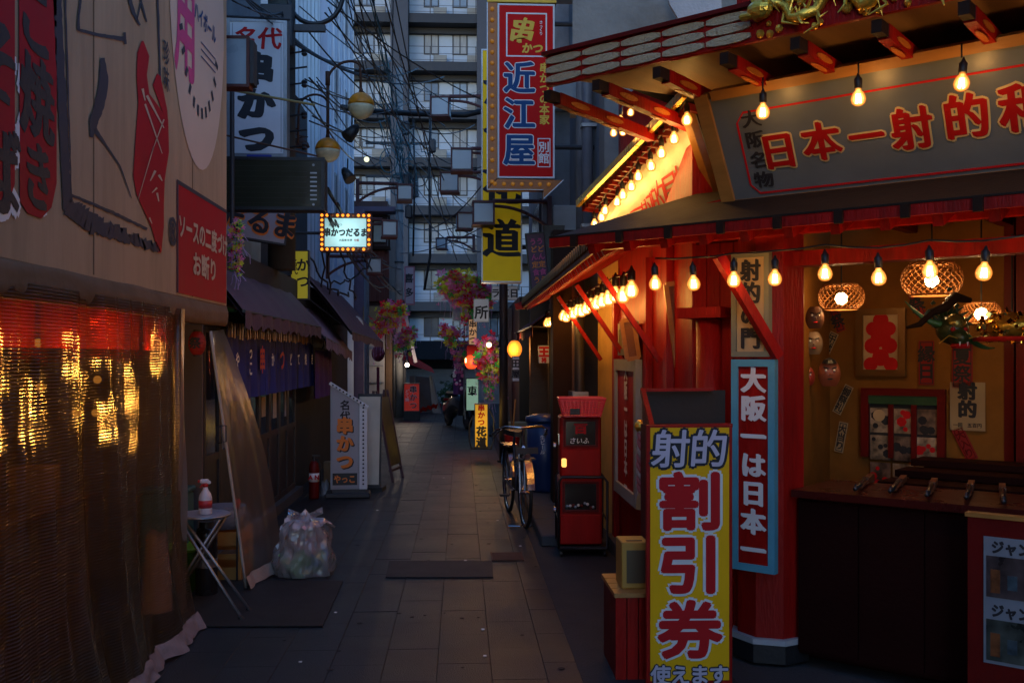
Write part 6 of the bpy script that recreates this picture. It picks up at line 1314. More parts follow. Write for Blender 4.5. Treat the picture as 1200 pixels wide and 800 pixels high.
# tilted empty wooden frames
for (lab, a0, a1, D, wd) in [('narrow varnished wooden frame hung askew left of the round pillar', (792, 332), (808, 450), 6.3, .13), ('small varnished frame behind the bulbs on the side wall', (735, 375), (742, 420), 7.3, .09)]:
    p0, p1 = Q(*a0, D), Q(*a1, D); ax = (p1 - p0).normalized(); sd_ = ax.cross(Vector((0, 1, 0))).normalized(); h = (p1 - p0).length
    t = thing('wooden_plaque', lab, 'wooden frame', p1); m = MB()
    for s_ in (-1, 1): m.beam(p0 + sd_ * s_ * wd / 2, p1 + sd_ * s_ * wd / 2, .03, .022, up=(0, 1, 0))
    for p in (p0, p1): m.beam(p - sd_ * wd / 2, p + sd_ * wd / 2, .03, .03, up=(0, 1, 0))
    part('frame', m, M_goldwood, t, world=True); part('board', MB().prism([p0 - sd_ * wd / 2, p0 + sd_ * wd / 2, p1 + sd_ * wd / 2, p1 - sd_ * wd / 2], (0, .012, 0)), mat('dark_amber_board', (.2, .07, .015), .5), t, world=True)
# side sign with red panel (foreshortened)
def xboard(label, px0, px1, pyt, pyb, X, face, frame, fw, txt=None, ts=.1):
    y0, y1 = atX(px0, 418, X).y, atX(px1, 418, X).y; zt = atX(px1, pyt, X).z; zb = atX(px1, pyb, X).z
    t = thing('vertical_sign', label, 'shop sign', (X, (y0 + y1) / 2, zb), R(-90)); w_ = abs(y1 - y0); h = zt - zb
    part('panel', MB().b2((-w_ / 2 + fw, 0, fw), (w_ / 2 - fw, .03, h - fw)), face, t)
    part('frame', MB().b2((-w_ / 2, -.02, 0), (w_ / 2, .03, fw)).b2((-w_ / 2, -.02, h - fw), (w_ / 2, .03, h)).b2((-w_ / 2, -.02, fw), (-w_ / 2 + fw, .03, h - fw)).b2((w_ / 2 - fw, -.02, fw), (w_ / 2, .03, h - fw)), frame, t)
    if txt: text(t, txt, M_whink, 0, h / 2, ts, vert=True, y=-.006, bold=.03, brush=.03)
    return t
xboard('tall red sign in a pale frame on the alley side wall facing left', 722, 748, 421, 596, SX - .06, M_red, mat('pale_blue_grey_frame', (.3, .33, .32), .6, dirt=.3), .09, '大阪一は日本一', .15)
xboard('small pale framed sign above the tall red sign on the side wall', 727, 744, 376, 416, SX - .06, mat('amber_paper', (.4, .25, .1), .7), mat('sage_frame', (.2, .2, .2)), .05)
# ------------------------------------------------------------------ discount board
db = thing('standing_poster', 'yellow poster board with red frame and big outlined characters in the foreground', 'standing poster', atD(808, 498, 4.9), R(-1)); db.location.z = .04
w_ = 101 / FPX * 4.9; top = atD(808, 498, 4.9).z - .04
M_yel = mat('yellow_poster', (.88, .47, .004), .6, var=.05, bump=.12, bs=4, spec=.2)
part('board', MB().b2((-w_ / 2, 0, 0), (w_ / 2, .03, top)), M_red, db); part('poster_sheet', MB().b2((-w_ / 2 + .018, -.004, .02), (w_ / 2 - .016, -.0005, top - .012)), M_yel, db)
def dz(py): return atD(808, py, 4.9).z - .04
S9 = 4.9 / FPX
text(db, '射的', M_blk2, 0, dz(526), 46 * S9, y=-.0065, bold=.09, sx=1.0, pitch=.97, slant=.07); text(db, '射的', mat('lilac_print', (.55, .5, .62), .5, bump=0), 0, dz(526), 46 * S9, y=-.0095, bold=.018, pitch=.97, slant=.07)
for ch, py in (('割', 588), ('引', 662), ('券', 738)):
    text(db, ch, M_whink, 0, dz(py), 70 * S9, y=-.0065, bold=.08, sx=1.1); text(db, ch, M_redink, 0, dz(py), 70 * S9, y=-.0095, bold=.036, sx=1.1)
text(db, '使えます', M_blk2, 0, dz(790), 24 * S9, y=-.0065, bold=.09, pitch=.95); text(db, '使えます', MATS['lilac_print'], 0, dz(790), 24 * S9, y=-.0105, bold=.03, pitch=.95)
for s_ in (-1, 1): part('foot', MB().b2((s_ * .15 - .02, -.1, -.04), (s_ * .15 + .02, .14, 0)), M_black, db)
# red framed hopper above / behind the poster
hp = thing('display_case', 'red framed open case with dark inside behind the top of the poster board', 'display case', Q(800, 498, 5.3)); 
part('back_board', MB().prism([Q(756, 458, 5.5), Q(850, 457, 5.5), Q(850, 500, 5.5), Q(767, 500, 5.5)], (0, .02, 0)), mat('brown_board', (.025, .015, .01), .7), hp, world=True)
part('frame', MB().beam(Q(753, 457, 5.45), Q(764, 500, 5.15), .025, .03).beam(Q(753, 457, 5.46), Q(836, 456, 5.46), .03, .015).beam(Q(757, 500, 5.15), Q(858, 498, 5.15), .03, .02), M_red, hp, world=True)
part('side_panel', MB().prism([Q(753, 458, 5.5), Q(764, 500, 5.15), Q(764, 640, 5.15), Q(753, 640, 5.5)], (.01, 0, 0)), M_redd, hp, world=True)
part('cabinet', MB().b2(Q(762, 500, 5.25), Q(850, 800, 5.25) + Vector((0, .3, 0))), M_redd, hp, world=True)
# rope with bell
rp = thing('bell_rope', 'thick twisted pink and white rope with gilt bell beside the red side wall', 'bell rope', Q(752, 590, 5.75))
for k in range(3):
    P = [Q(751 + .5 * math.sin(i * .3), 497 + i * 3.1, 5.75) + Vector((.014 * math.cos(i * .75 + k * 2.094), .014 * math.sin(i * .75 + k * 2.094), 0)) for i in range(28)]
    part('strand', MB().tube(P, .012, 6), [mat('pink_rope', (.5, .15, .15), .8), mat('white_rope', (.5, .4, .35), .8), MATS['pink_rope']][k], rp, world=True, smooth=True)
part('bell', MB().lathe([(.012, .02), (.03, 0), (.035, -.02), (.02, -.045), (1e-4, -.05)], Q(750, 496, 5.75), 14), M_gold, rp, world=True, smooth=True); part('tassel', MB().lathe([(.018, .05), (.03, 0), (.035, -.06)], Q(752, 584, 5.75), 12), mat('straw_tassel', (.4, .25, .1), .8), rp, world=True)
# red box and yellow box at the wall foot
rb2 = thing('red_crate', 'red painted wooden crate on the paving left of the poster board', 'crate', atZ(740, 800)); bx0 = rb2.location
X0, X1 = atD(716, 700, 5.25).x, atD(760, 700, 5.25).x; zt = atD(740, 688, 5.25).z
for i in range(5): part('plank', MB().b2((X0 + i * (X1 - X0 + .1) / 5, 5.05, 0), (X0 + (i + 1) * (X1 - X0 + .1) / 5 - .006, 5.075, zt)), M_red, rb2, world=True)
part('box', MB().b2((X0 + .003, 5.076, 0), (X1 + .1, 5.5, zt - .012)), M_redd, rb2, world=True)
for i in range(4): part('lid_slat', MB().b2((X0 - .01, 5.03 + i * .12, zt - .01), (X1 + .1, 5.03 + i * .12 + .11, zt + .012)), M_goldwood, rb2, world=True)
yb = thing('ticket_box', 'small yellow wooden box with a glass front on the red crate', 'box', (0, 0, 0)); p0, p1 = atD(729, 700, 5.15), atD(757, 642, 5.15); yb.location = Vector((p0.x, 5.12, zt + .013)); W_ = p1.x - p0.x + .02; H_ = .24
part('box', MB().b2((0, .004, 0), (W_, .2, H_), bev=.004), mat('yellow_wood', (.45, .25, .04), .5), yb); part('front_pane', MB().b2((.025, 0, .03), (W_ - .02, .0035, H_ - .04)), mat('ticket_pane', (.1, .08, .05), .2), yb)
part('slot', MB().b2((.03, .04, H_ + .0005), (W_ - .03, .06, H_ + .004)), M_black, yb)
# ================================================================== inside the shooting gallery
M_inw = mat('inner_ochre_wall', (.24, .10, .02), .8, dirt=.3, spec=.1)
BY = 1.9   # back wall, metres behind the front plane
def IN(px, py, off=BY - .01):
    return FU(px, py, -off)
uL0, uR0 = IN(972, 400).x, IN(1176, 400).x
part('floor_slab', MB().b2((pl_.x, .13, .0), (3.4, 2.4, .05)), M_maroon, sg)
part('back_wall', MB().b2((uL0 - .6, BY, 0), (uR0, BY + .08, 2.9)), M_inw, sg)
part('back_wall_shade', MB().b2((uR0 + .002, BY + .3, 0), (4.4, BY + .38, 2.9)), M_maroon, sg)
part('inner_return', MB().b2((uR0 + .002, BY - .0, 0), (uR0 + .06, BY + .298, 2.9)), M_redd, sg)
part('inner_side_wall', MB().prism([(pl_.x - .05, .2, 0), (uL0, BY - .002, 0), (uL0 - .1, BY - .002, 0), (pl_.x - .15, .2, 0)], (0, 0, 2.9)), M_inw, sg)
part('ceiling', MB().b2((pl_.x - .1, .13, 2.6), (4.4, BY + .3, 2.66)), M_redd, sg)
for i in range(5): part('ceiling_beam', MB().b2((pl_.x + .15 + i * .6, .13, 2.5), (pl_.x + .22 + i * .6, BY - .003, 2.598)), M_redd, sg)
part('end_wall', MB().b2((4.3, .13, 0), (4.38, BY, 2.9)), M_redd, sg)
part('door_post', MB().b2((uR0 + .1, BY - .12, 0), (uR0 + .2, BY - .02, 2.6)), M_redd, sg)
# counter
ct_ = thing('gallery_counter', 'dark maroon shooting counter across the open shop front', 'counter', MA @ Vector((pl_.x + .2, .0, 0)), FR)
part('front_panel', MB().b2((.0, -.02, .06), (3.0, .01, .9)), M_maroon, ct_)
for i in range(9): part('plank', MB().b2((.0 + i * .33, -.032, .08), (.322 + i * .33, -.0205, .88)), M_maroon, ct_)
part('counter_top', MB().b2((-.02, -.08, .901), (3.0, .5, .94)), mat('counter_red', (.06, .006, .005), .3, spec=.4), ct_)
part('back_panel', MB().b2((.0, .47, .06), (3.0, .49, .9)), M_maroon, ct_)
# low step shelf behind the counter with prizes
for i in range(3):
    s0 = solo('prize_shelf', 'low dark shelf behind the counter, %s step from the front' % ORD[i], 'shelf', MB().b2((0, 0, 0), (2.2, .25, .04)).b2((.02, .2, -.6), (2.18, .24, -.001)), M_maroon, centre=False); s0.location = MA @ Vector((pl_.x + .35, (.75 + i * .3), .88 + i * .04)); s0.rotation_euler = (0, 0, FR)
# toy rifles on the counter
M_gun = mat('gun_metal', (.08, .07, .07), .3, .8); M_stock = mat('walnut_stock', (.16, .05, .02), .4)
def rifle(u, y, ang, label):
    t = thing('toy_rifle', label, 'cork rifle', MA @ Vector((u, y, .975)), FR + ang)
    part('barrel', MB().tube([(-.35, 0, 0), (.12, 0, 0)], .012, 8), M_gun, t, smooth=True); part('fore_end', MB().box((0, 0, -.012), (.28, .03, .03), bev=.008), M_stock, t)
    part('stock', MB().prism([(.12, -.016, .012), (.2, -.016, .0), (.42, -.016, -.0), (.44, -.016, -.03), (.43, -.016, -.035), (.22, -.016, -.03), (.12, -.016, -.028)], (0, .032, 0)), M_stock, t)
    part('trigger_guard', MB().tube([(.1 + .025 * math.cos(a), 0, -.02 + .014 * math.sin(a)) for a in [math.pi + k * math.pi / 6 for k in range(7)]], .004, 5), M_gun, t); part('sight', MB().box((-.33, 0, .016), (.01, .006, .012)), M_chr, t); return t
for i, (u, y, a) in enumerate([(.45, .02, 1.2), (.62, .05, 1.15), (.8, .03, 1.2), (.98, .06, 1.12), (1.15, .02, 1.2), (1.32, .05, 1.18), (1.5, .02, 1.2)]):
    rifle(pl_.x + u, y + .22, R(90) + .2 * a, 'cork rifle lying on the counter, %s from the red pillar' % ORD[i])
# poster stand right
ps = FU(1152, 628, .32); pb = FU(1152, 776, .32)
st = thing('poster_stand', 'dark red panel at the photo edge carrying the photo poster', 'panel', MA @ Vector((ps.x - .07, -.30, 0)), FR); part('panel', MB().b2((0, 0, 0), (.9, .04, ps.z + .08)), M_redd, st); part('top_strip', MB().b2((-.01, -.01, ps.z + .081), (.9, .05, ps.z + .1)), M_goldwood, st)
po = thing('photo_poster', 'poster with two photographs and bold katakana captions on the dark red panel', 'poster', MA @ Vector((ps.x, -.305, pb.z)), FR); H = ps.z - pb.z
part('sheet', MB().b2((0, -.004, 0), (.5, -.0005, H)), mat('poster_white', (.22, .24, .28), .4, bump=0), po)
for k in range(2):
    z1 = H - .085 - k * H / 2; part('photo', MB().b2((.012, -.007, z1 - H / 2 + .1), (.49, -.0045, z1)), mat('photo_print_%d' % k, [(.07, .05, .05), (.06, .07, .06)][k], .3, var=.9, scale=9, bump=0), po)
    for q in range(6): part('photo_shape', MB().b2((.03 + q * .07, -.0085, z1 - H / 2 + .12 + .02 * (q % 3)), (.07 + q * .07, -.0075, z1 - .06 - .02 * (q % 2))), mat('photo_tone_%d' % (q % 3), [(.18, .06, .02), (.05, .08, .1), (.22, .2, .18)][q % 3], .4, var=.5, scale=20), po)
    text(po, 'ジャンジャン横丁', M_blk2, .25, z1 + .04, .062, y=-.0065, bold=.05, sx=.88)
# wall dressings
def wallthing(name, label, cat, px, py, w_, h, off=BY - .02, tilt=0):
    p = FU(px, py, -off); return thing(name, label, cat, MA @ p, (0, -tilt, FR))
def onL(px, py): return FU(px, py, -(BY - .02))
fr_ = wallthing('picture_frame', 'gilt picture frame with a bold red kanji like emblem on cream paper', 'picture', 1033, 401, 0, 0)
wF = onL(1062, 400).x - onL(1004, 400).x; hF = onL(1033, 362).z - onL(1033, 441).z
part('frame', MB().b2((-wF / 2, -.03, -hF / 2), (wF / 2, .0, -hF / 2 + .045)).b2((-wF / 2, -.03, hF / 2 - .045), (wF / 2, 0, hF / 2)).b2((-wF / 2, -.03, -hF / 2 + .045), (-wF / 2 + .05, 0, hF / 2 - .045)).b2((wF / 2 - .05, -.03, -hF / 2 + .045), (wF / 2, 0, hF / 2 - .045)), mat('tarnished_gilt', (.2, .1, .03), .4, .5), fr_)
part('picture_sheet', MB().b2((-wF / 2 + .05, -.012, -hF / 2 + .045), (wF / 2 - .05, 0, hF / 2 - .045)), mat('cream_sheet', (.5, .36, .2), .6), fr_)
em_ = MB()
for a, b, r_ in ((0, .13, .055), (-.055, .08, .05), (.055, .08, .05), (-.06, -.02, .055), (.06, -.02, .055), (0, .03, .07), (-.07, -.13, .05), (.07, -.13, .05), (0, -.09, .06)): em_.cyl((a, -.0125 - .0003 * len(em_.v) / 30, b * hF / .4), r_, .001, 14, axis=(0, -1, 0))
part('red_emblem', em_, M_redink, fr_)
dw = wallthing('poster_cabinet', 'red slatted panel cabinet filled with black and white picture cards', 'display cabinet', 1059, 516, 0, 0)
wD = onL(1108, 500).x - onL(1010, 500).x; hT = onL(1059, 455).z; z0 = .95; zc = onL(1059, 516).z
part('frame', MB().b2((-wD / 2, -.04, z0 - zc), (-wD / 2 + .05, 0, hT - zc)).b2((wD / 2 - .05, -.04, z0 - zc), (wD / 2, 0, hT - zc)).b2((-wD / 2 + .05, -.04, hT - zc - .05), (wD / 2 - .05, 0, hT - zc)), M_redd, dw)
part('header', MB().b2((-wD / 2 + .05, -.03, hT - zc - .11), (wD / 2 - .05, 0, hT - zc - .051)), mat('green_header', (.02, .07, .03), .5), dw)
part('backing', MB().b2((-wD / 2 + .05, -.01, z0 - zc), (wD / 2 - .05, 0, hT - zc - .111)), M_blk2, dw)
for i in range(3):
    for j in range(3):
        x = -wD / 2 + .05 + (i + .5) * (wD - .1) / 3; z = hT - zc - .13 - (j + .5) * .19
        part('picture_card', MB().b2((x - .07, -.0135, z - .085), (x + .07, -.0105, z + .085)), mat('card_%d' % ((i + j) % 3), [(.35, .26, .18), (.28, .2, .13), (.16, .1, .07)][(i + j) % 3], .6, var=.9, scale=16), dw)
        m = MB()
        for q in range(4): m.cyl((x + random.uniform(-.05, .05), -.0138 - q * .0004, z + random.uniform(-.06, .06)), random.uniform(.015, .035), .001, 7, axis=(0, -1, 0))
        part('print_mark', m, [M_blk2, M_redink, M_blk2][(i + 2 * j) % 3], dw)
part('moon_print', MB().cyl((-wD / 2 + .12, -.0165, hT - zc - .19), .042, .001, 18, axis=(0, -1, 0)), mat('cream_sheet', (.5, .36, .2)), dw)
for i in range(1, 3): x = -wD / 2 + .05 + i * (wD - .1) / 3; part('slat', MB().b2((x - .018, -.03, z0 - zc), (x + .018, -.0175, hT - zc - .111)), M_redd, dw)
# paper strips
def strip(px, py, h, w_, tilt, txt, paper, ink, label, name='paper_charm'):
    t = wallthing(name, label, 'paper charm', px, py, 0, 0, tilt=tilt); part('paper', MB().b2((-w_ / 2, -.004, -h / 2), (w_ / 2, -.0005, h / 2)), paper, t)
    part('paper_border', MB().b2((-w_ / 2 + .008, -.006, -h / 2 + .008), (-w_ / 2 + .013, -.0045, h / 2 - .008)).b2((w_ / 2 - .013, -.006, -h / 2 + .008), (w_ / 2 - .008, -.0045, h / 2 - .008)).b2((-w_ / 2 + .013, -.006, -h / 2 + .008), (w_ / 2 - .013, -.0045, -h / 2 + .013)).b2((-w_ / 2 + .013, -.006, h / 2 - .013), (w_ / 2 - .013, -.0045, h / 2 - .008)), ink, t)
    text(t, txt, ink, 0, 0, h / (len(txt) + .6), vert=True, bold=.03, y=-.0065); return t
M_cp = mat('aged_paper', (.34, .24, .13), .8); M_rp = mat('red_paper', (.25, .008, .008), .8)
strip(971, 406, .22, .065, -.45, '千社札', M_cp, M_blk2, 'cream paper charm tilted left above the left masks')
strip(988, 468, .22, .065, -.45, '御祭礼', M_cp, M_blk2, 'cream paper charm tilted right of the bearded mask')
strip(986, 512, .22, .065, -.18, '大当り', M_cp, M_blk2, 'cream paper charm hanging almost straight below the tilted one')
strip(944, 514, .2, .06, -.3, '福来', M_cp, M_blk2, 'cream paper charm half hidden by the red pillar')
strip(982, 376, .16, .065, .35, '祭', M_rp, M_blk2, 'small red paper charm under the left rattan lamp')
strip(1075, 357, .17, .065, .4, '祭', M_rp, M_blk2, 'small red paper charm under the middle rattan lamp')
strip(1131, 520, .23, .075, .45, '大入り', M_rp, M_redd, 'red paper charm tilted right below the shooting sign sheet')
strip(1142, 556, .24, .075, .7, '開運', M_rp, M_redd, 'red paper charm lowest on the back wall')
strip(1086, 425, .3, .1, 0, '縁日', M_rp, M_blk2, 'dark red paper panel left of the dragon head'); strip(1128, 428, .3, .13, 0, '夏祭', M_rp, M_blk2, 'dark red paper panel behind the dragon head')
sh_ = wallthing('notice_sheet', 'cream sheet with large black shooting characters on the back wall', 'notice', 1134, 476, 0, 0); part('sheet', MB().b2((-.11, -.004, -.16), (.11, -.0005, .16)), M_cp, sh_); text(sh_, '射的', M_blk2, 0, .04, .12, vert=True, y=-.0055, bold=.03, brush=.03); text(sh_, '一回 五百円', M_blk2, 0, -.125, .03, y=-.0055, bold=.03)
# masks on the side wall
def mask(px, py, s_, col, label, hair=None, off=1.2):
    p = FU(px, py, -off); t = thing('festival_mask', label, 'mask', MA @ p, FR + R(30))
    m = mat('mask_' + label[:6].replace(' ', '_'), col, .4)
    part('face', MB().grid(lambda u, v: (s_ * .42 * math.sin((u - .5) * math.pi) * math.sin(math.pi * (.12 + .8 * v)) ** .5, -s_ * .22 * math.cos((u - .5) * math.pi) * math.sin(math.pi * (.08 + .84 * v)), s_ * (v - .5)), 14, 12), m, t, smooth=True)
    part('nose', MB().lathe([(.06 * s_, 0), (.045 * s_, .1 * s_), (1e-4, .14 * s_)], (0, -s_ * .18, -.02 * s_), 8, axis=(0, -1, -.3)), m, t, smooth=True)
    for q in (-1, 1): part('eye', MB().ball((q * .15 * s_, -.2 * s_, .1 * s_), .05 * s_, 8, 6), M_whink, t); part('brow', MB().beam((q * .06 * s_, -.225 * s_, .17 * s_), (q * .24 * s_, -.17 * s_, .23 * s_), .02 * s_, .05 * s_), M_black, t)
    part('mouth', MB().ball((0, -.2 * s_, -.22 * s_), .07 * s_, 8, 5, sz=.5, sx=1.6), M_redink if not hair else M_black, t)
    if hair: part('hair', MB().lathe([(.3 * s_, 0), (.22 * s_, .14 * s_), (1e-4, .24 * s_)], (0, -.02 * s_, .36 * s_), 10), M_black, t)
mask(953, 402, .15, (.2, .13, .08), 'pale long faced festival mask on the left inner wall')
mask(972, 437, .17, (.28, .07, .03), 'ruddy festival mask with black topknot below the pale one', True)
mask(946, 441, .12, (.4, .04, .02), 'small red demon mask beside the pillar')
mask(955, 372, .14, (.12, .05, .03), 'dark brown mask highest on the inner wall', off=1.0)
# rattan lamps
def rattan(px, py, rx, D, label, e):
    p = Q(px, py, D); r_ = rx / FPX * D; t = thing('rattan_lamp', label, 'pendant lamp', p)
    g = MB(); n = 22
    for s_ in (1, -1):
        for k in range(n):
            P = []
            for i in range(11):
                v = i / 10; th_ = math.pi * (.16 + .68 * v); a = 2 * math.pi * k / n + s_ * v * 1.5; rr = r_ * math.sin(th_) ** .55
                P.append((rr * math.cos(a), rr * math.sin(a), -r_ * .62 * math.cos(th_)))
            g.tube(P, r_ * .022, 3, cap=False)
    part('woven_shade', g, mat('rattan', (.4, .17, .05), .6, bump=0), t)
    part('shade_ring', MB().tube([(r_ * .70 * math.cos(a), r_ * .70 * math.sin(a), -r_ * .55) for a in [q * math.pi / 12 for q in range(24)]], r_ * .04, 6, closed=True).tube([(r_ * .70 * math.cos(a), r_ * .70 * math.sin(a), r_ * .55) for a in [q * math.pi / 12 for q in range(24)]], r_ * .04, 6, closed=True), MATS['rattan'], t)
    part('bulb', MB().ball((0, 0, -.01), .038, 12, 8), emis('lamp_bulb', (1, .6, .25), 22), t, smooth=True); part('flex', MB().tube([(0, 0, .03), (0, 0, .62)], .005, 5), M_black, t)
    pt_light(t, (0, 0, -r_ * .3), e, (1, .5, .16), .04)
rattan(986, 348, 26, 6.3, 'small rattan pendant lamp nearest the red pillar', .55)
rattan(1092, 327, 34, 5.7, 'large rattan pendant lamp in the middle of the shop', .7)
rattan(1150, 366, 21, 5.95, 'small rattan pendant lamp behind the dragon head', .45)
# glittering gold helmet ornament
gh = thing('gold_ornament', 'glittering round gold tinsel ornament hanging at the photo edge', 'ornament', Q(1186, 382, 5.4)); g = MB()
for i in range(150):
    a = random.uniform(0, 6.28); b = random.uniform(-1, 1); r_ = .17 * math.sqrt(1 - b * b * .7); c = Vector((r_ * math.cos(a), r_ * math.sin(a), .085 * b + .0))
    g.box(c, (random.uniform(.012, .03), .004, random.uniform(.012, .03)), rot=(random.uniform(0, 3), random.uniform(0, 3), random.uniform(0, 3)))
part('tinsel', g, mat('bright_gold', (.85, .55, .12), .15, 1, bump=0), gh, kind='stuff'); part('core', MB().ball((0, 0, 0), .14, 16, 10, sz=.55), M_gold, gh, smooth=True); part('red_trim', MB().tube([(.185 * math.cos(a), .185 * math.sin(a), -.07) for a in [q * math.pi / 12 for q in range(24)]], .014, 6, closed=True), MATS['red_plastic'], gh); part('cord', MB().tube([(0, 0, .08), (0, 0, .5)], .005, 5), M_black, gh)
# horned dragon head
dh = thing('carved_dragon', 'dark green carved dragon head with curved horns hanging in the shop', 'carved head', Q(1116, 390, 5.5)); dh.scale = (.85,) * 3
M_dg = mat('dark_green_lacquer', (.03, .05, .015), .3, bump=.4, bs=30); M_horn = mat('green_horn', (.05, .16, .05), .4)
part('skull', MB().ball((0, 0, .02), .10, 16, 12, sz=.95), M_dg, dh, smooth=True); part('crown_dome', MB().ball((0, -.04, .06), .065, 14, 10), mat('olive_gilt', (.25, .2, .05), .25, .6), dh, smooth=True)
part('snout', MB().lathe([(.06, 0), (.055, .06), (.035, .1), (1e-4, .11)], (0, -.05, -.02), 12, axis=(0, -1, -.25)), M_dg, dh, smooth=True); part('jaw', MB().box((0, -.1, -.085), (.09, .1, .03), bev=.012), M_redink, dh)
for s_ in (-1, 1):
    P = [(s_ * (.05 + .05 * i), -.02 + .01 * i, .02 - .055 * i + .0045 * i * i * 1.4 + (0.0 if s_ > 0 else .055 * i)) for i in range(6)]
    part('horn', MB().tube([Vector(p) + Vector((0, 0, (-.0 if s_ > 0 else .03))) for p in P], [.024, .022, .019, .015, .01, .003], 8), M_horn, dh, smooth=True)
    part('eye', MB().ball((s_ * .04, -.09, .02), .016, 8, 6), MATS['red_lens'], dh)
    part('ear', MB().prism([(s_ * .06, 0, .06), (s_ * .14, .0, .13), (s_ * .09, 0, .04)], (0, .02, 0)), M_dg, dh)
    part('whisker', MB().tube([(s_ * .03, -.14, -.04), (s_ * .1, -.16, -.02), (s_ * .16, -.15, -.07)], .004, 5), M_gold, dh)
part('fang', MB().lathe([(.007, 0), (1e-4, -.03)], (.025, -.15, -.06), 6).lathe([(.007, 0), (1e-4, -.03)], (-.025, -.15, -.06), 6), M_whink, dh)
part('mane', (lambda mb: [mb.tube([(.08 * math.cos(a), .03, .05 + .07 * math.sin(a)), (.11 * math.cos(a) + random.uniform(-.02, .02), .02, .06 + .10 * math.sin(a)), (.14 * math.cos(a), .0, .06 + .13 * math.sin(a))], [.016, .012, .003], 5) for a in [k * .33 for k in range(11)]] and mb)(MB()), M_dg, dh, smooth=True)
vine = thing('dragon_branch', 'dark crooked branch arching above the dragon head', 'branch', Q(1124, 350, 5.5)); P = [Q(1062, 384, 5.5), Q(1078, 380, 5.48), Q(1092, 366, 5.5), Q(1108, 360, 5.45), Q(1120, 348, 5.5), Q(1138, 352, 5.5)]; part('stem', MB().tube(P, [.008, .016, .022, .026, .03, .014], 8), M_dwood, vine, world=True, smooth=True)
for i in range(14): p = P[1].lerp(P[4], random.random()) + Vector((random.gauss(0, .02), 0, random.gauss(.02, .02))); part('leaf', MB().prism([p, p + Vector((.016, 0, .016)), p + Vector((.032, 0, .0)), p + Vector((.01, 0, -.01))], (0, .006, 0)), M_dg, vine, world=True)
# ================================================================== cables above the alley
random.seed(21)
def sag(a, b, s_, n=14, curl=0):
    a, b = Vector(a), Vector(b); ph = random.uniform(0, 6)
    return [a.lerp(b, i / n) + Vector((curl * math.sin(ph + i * 1.7), 0, -4 * s_ * (i / n) * (1 - i / n) + curl * math.cos(ph + i * 2.3))) for i in range(n + 1)]
def cb(a, b, D0, D1, s_, r_=.012, m=None, curl=0, label='thin black overhead cable in the tangle above the alley', group='black cables above the alley'):
    return cable_thing(label, sag(Q(*a, D0), Q(*b, D1), s_, curl=curl), r_, m or M_cable, name='overhead_cable', group=group)
hub = (478, 178)
for i in range(9): cb((random.uniform(340, 430), random.uniform(-40, 60)), (random.uniform(480, 600), random.uniform(60, 240)), 11, random.uniform(17, 26), random.uniform(.1, .7), random.uniform(.005, .011))
for i in range(10): cb((random.uniform(395, 470), -30), (random.uniform(440, 560), random.uniform(120, 330)), random.uniform(10, 14), random.uniform(18, 27), random.uniform(.05, .5), random.uniform(.005, .010))
for i in range(10): cb((random.uniform(340, 372), random.uniform(60, 160)), (random.uniform(450, 500), random.uniform(90, 220)), 11.2, 20, random.uniform(.1, .5), random.uniform(.007, .012))
for i in range(8): cb((random.uniform(380, 400), random.uniform(200, 260)), (random.uniform(440, 480), random.uniform(260, 380)), 12.5, 24, random.uniform(.1, .4), random.uniform(.009, .016))
for i in range(7): cb((random.uniform(465, 490), random.uniform(170, 330)), (random.uniform(560, 612), random.uniform(180, 300)), 24, random.uniform(14.5, 18), random.uniform(.1, .5), .010)
for i in range(6): cb((random.uniform(270, 300), random.uniform(-20, 20)), (random.uniform(325, 345), random.uniform(10, 40)), 8.5, 10.9, .05, .008)
for i in range(14): cb((random.uniform(440, 470), random.uniform(60, 150)), (random.uniform(460, 505), random.uniform(170, 240)), 20, 23, random.uniform(.1, .6), .009, M_teal, .05, 'tangled teal cable at the knot before the balconies', 'teal cables at the knot')
for i in range(4): cb((random.uniform(410, 440), -20), (random.uniform(465, 490), random.uniform(150, 190)), 12, 22, .2, .009, M_teal, .02, 'long teal cable dropping towards the knot', 'long teal cables')
for i in range(4): cb((330, 30 + i * 4), (430 + i * 30, 60 + i * 10), 11, 18, .3, .012)
cable_thing('thick black cable hanging in a deep loop at the top of the photo', [Q(336 + 66 * (.5 - .5 * math.cos(math.pi * i / 12)) , -14 + 42 * math.sin(math.pi * i / 12) ** .8, 10.8) for i in range(13)], .028, name='looped_cable')
cable_thing('heavy black cable trunk running level before the balconies', [Q(400, 126, 17), Q(440, 131, 17.5), Q(500, 134, 18.5), Q(545, 135, 19), Q(600, 122, 19)], .055, name='trunk_cable')
cable_thing('vertical black riser cable in the middle of the balconies', [Q(505, 110, 22), Q(503, 200, 22), Q(504, 300, 22), Q(497, 340, 22)], .03, name='riser_cable')
cable_thing('second vertical riser cable left of the first', [Q(484, 140, 22), Q(486, 200, 22), Q(484, 300, 22)], .022, name='riser_cable')
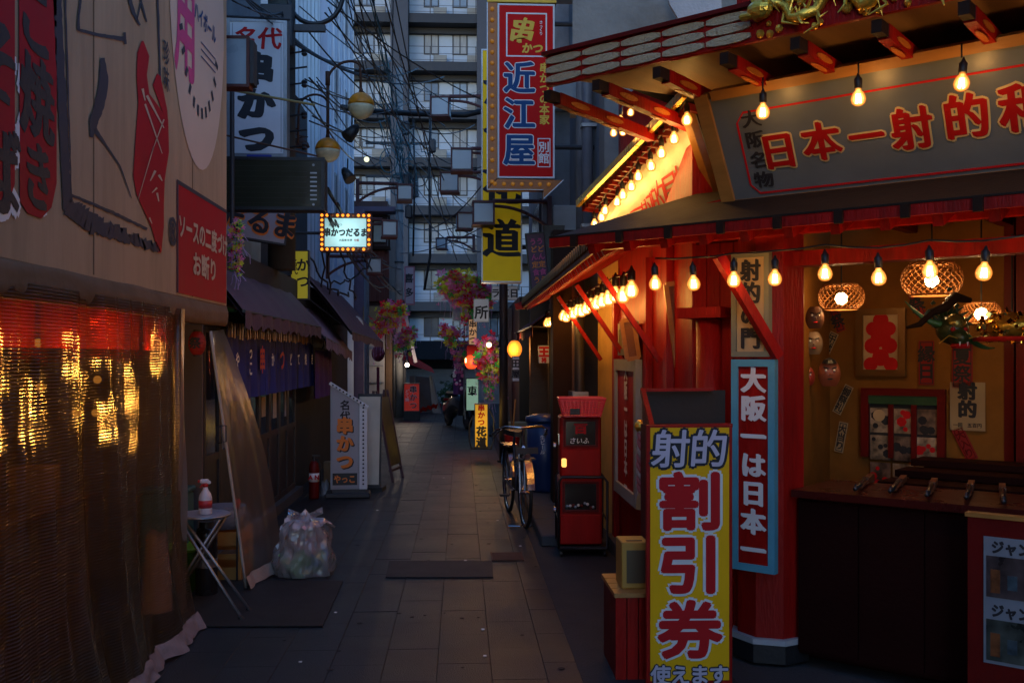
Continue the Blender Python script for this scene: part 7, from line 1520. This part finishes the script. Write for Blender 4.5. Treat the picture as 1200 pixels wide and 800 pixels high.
for (a, b, D) in (((362, 300), (410, 345), 13), ((395, 270), (418, 352), 14), ((385, 330), (440, 300), 15), ((440, 300), (470, 345), 22), ((378, 250), (378, 420), 13.5), ((386, 255), (384, 430), 13.8)): cable_thing('dark loose wire hanging across the left facades', sag(Q(*a, D), Q(*b, D + 1), .15, curl=.03), .014, name='facade_wire', group='loose wires on the left facades')
random.seed(5)
cj = []
for i in range(7):
    c = Q(470 + random.uniform(-16, 24), 186 + random.uniform(-26, 34), 22.5); s_ = random.uniform(.1, .2)
    solo('cable_coil', 'coiled slack cable hung at the knot before the balconies', 'cable coil', MB().tube([c + Vector((s_ * math.cos(a), .02 * i, s_ * math.sin(a) * 1.4)) for a in [k * .42 for k in range(30)]], .012, 4), M_cable if i % 2 else M_teal, group='cable coils at the knot')
for i in range(5):
    c = Q(478 + random.uniform(-8, 34), 190 + random.uniform(-40, 60), 22); solo('splice_box', 'small dark splice box clipped on the hanging cables', 'splice box', MB().box(c, (.16, .12, .3), bev=.03), M_dmetal, group='splice boxes on the cables')
# ================================================================== masses that close the alley off, and unseen ones added for near shade
bk1 = thing('building', 'plain tall building behind the right shops', 'building', (6, 12, 0)); part('wall', MB().b2((3.2, 8.0, 0), (9, 34, 7)), M_grwall, bk1, world=True)
bk3 = thing('building', 'grey building along the left side of the alley beyond the canvas stall', 'building', (-5.2, 5, 0)); part('wall', MB().b2((-9, 1.0, 0), (-3.4, 7.6, 8)).b2((-9, 7.6, 0), (-5.01, 26, 13)), M_grwall, bk3, world=True)
bk4 = thing('building', 'plain unseen building added behind the viewpoint to shade the near alley', 'building', (5, -8, 0)); part('wall', MB().b2((3.8, -16, 0), (9, 1.5, 6.58)), M_grwall, bk4, world=True)  # out of view, added to darken the near ground and fronts
bk5 = thing('building', 'plain unseen grey building added on the left behind the viewpoint for shade', 'building', (-5, -8, 0)); part('wall', MB().b2((-9, -16, 0), (-2.6, .98, 6.58)), M_grwall, bk5, world=True)  # out of view as well, added to shade the canvas side
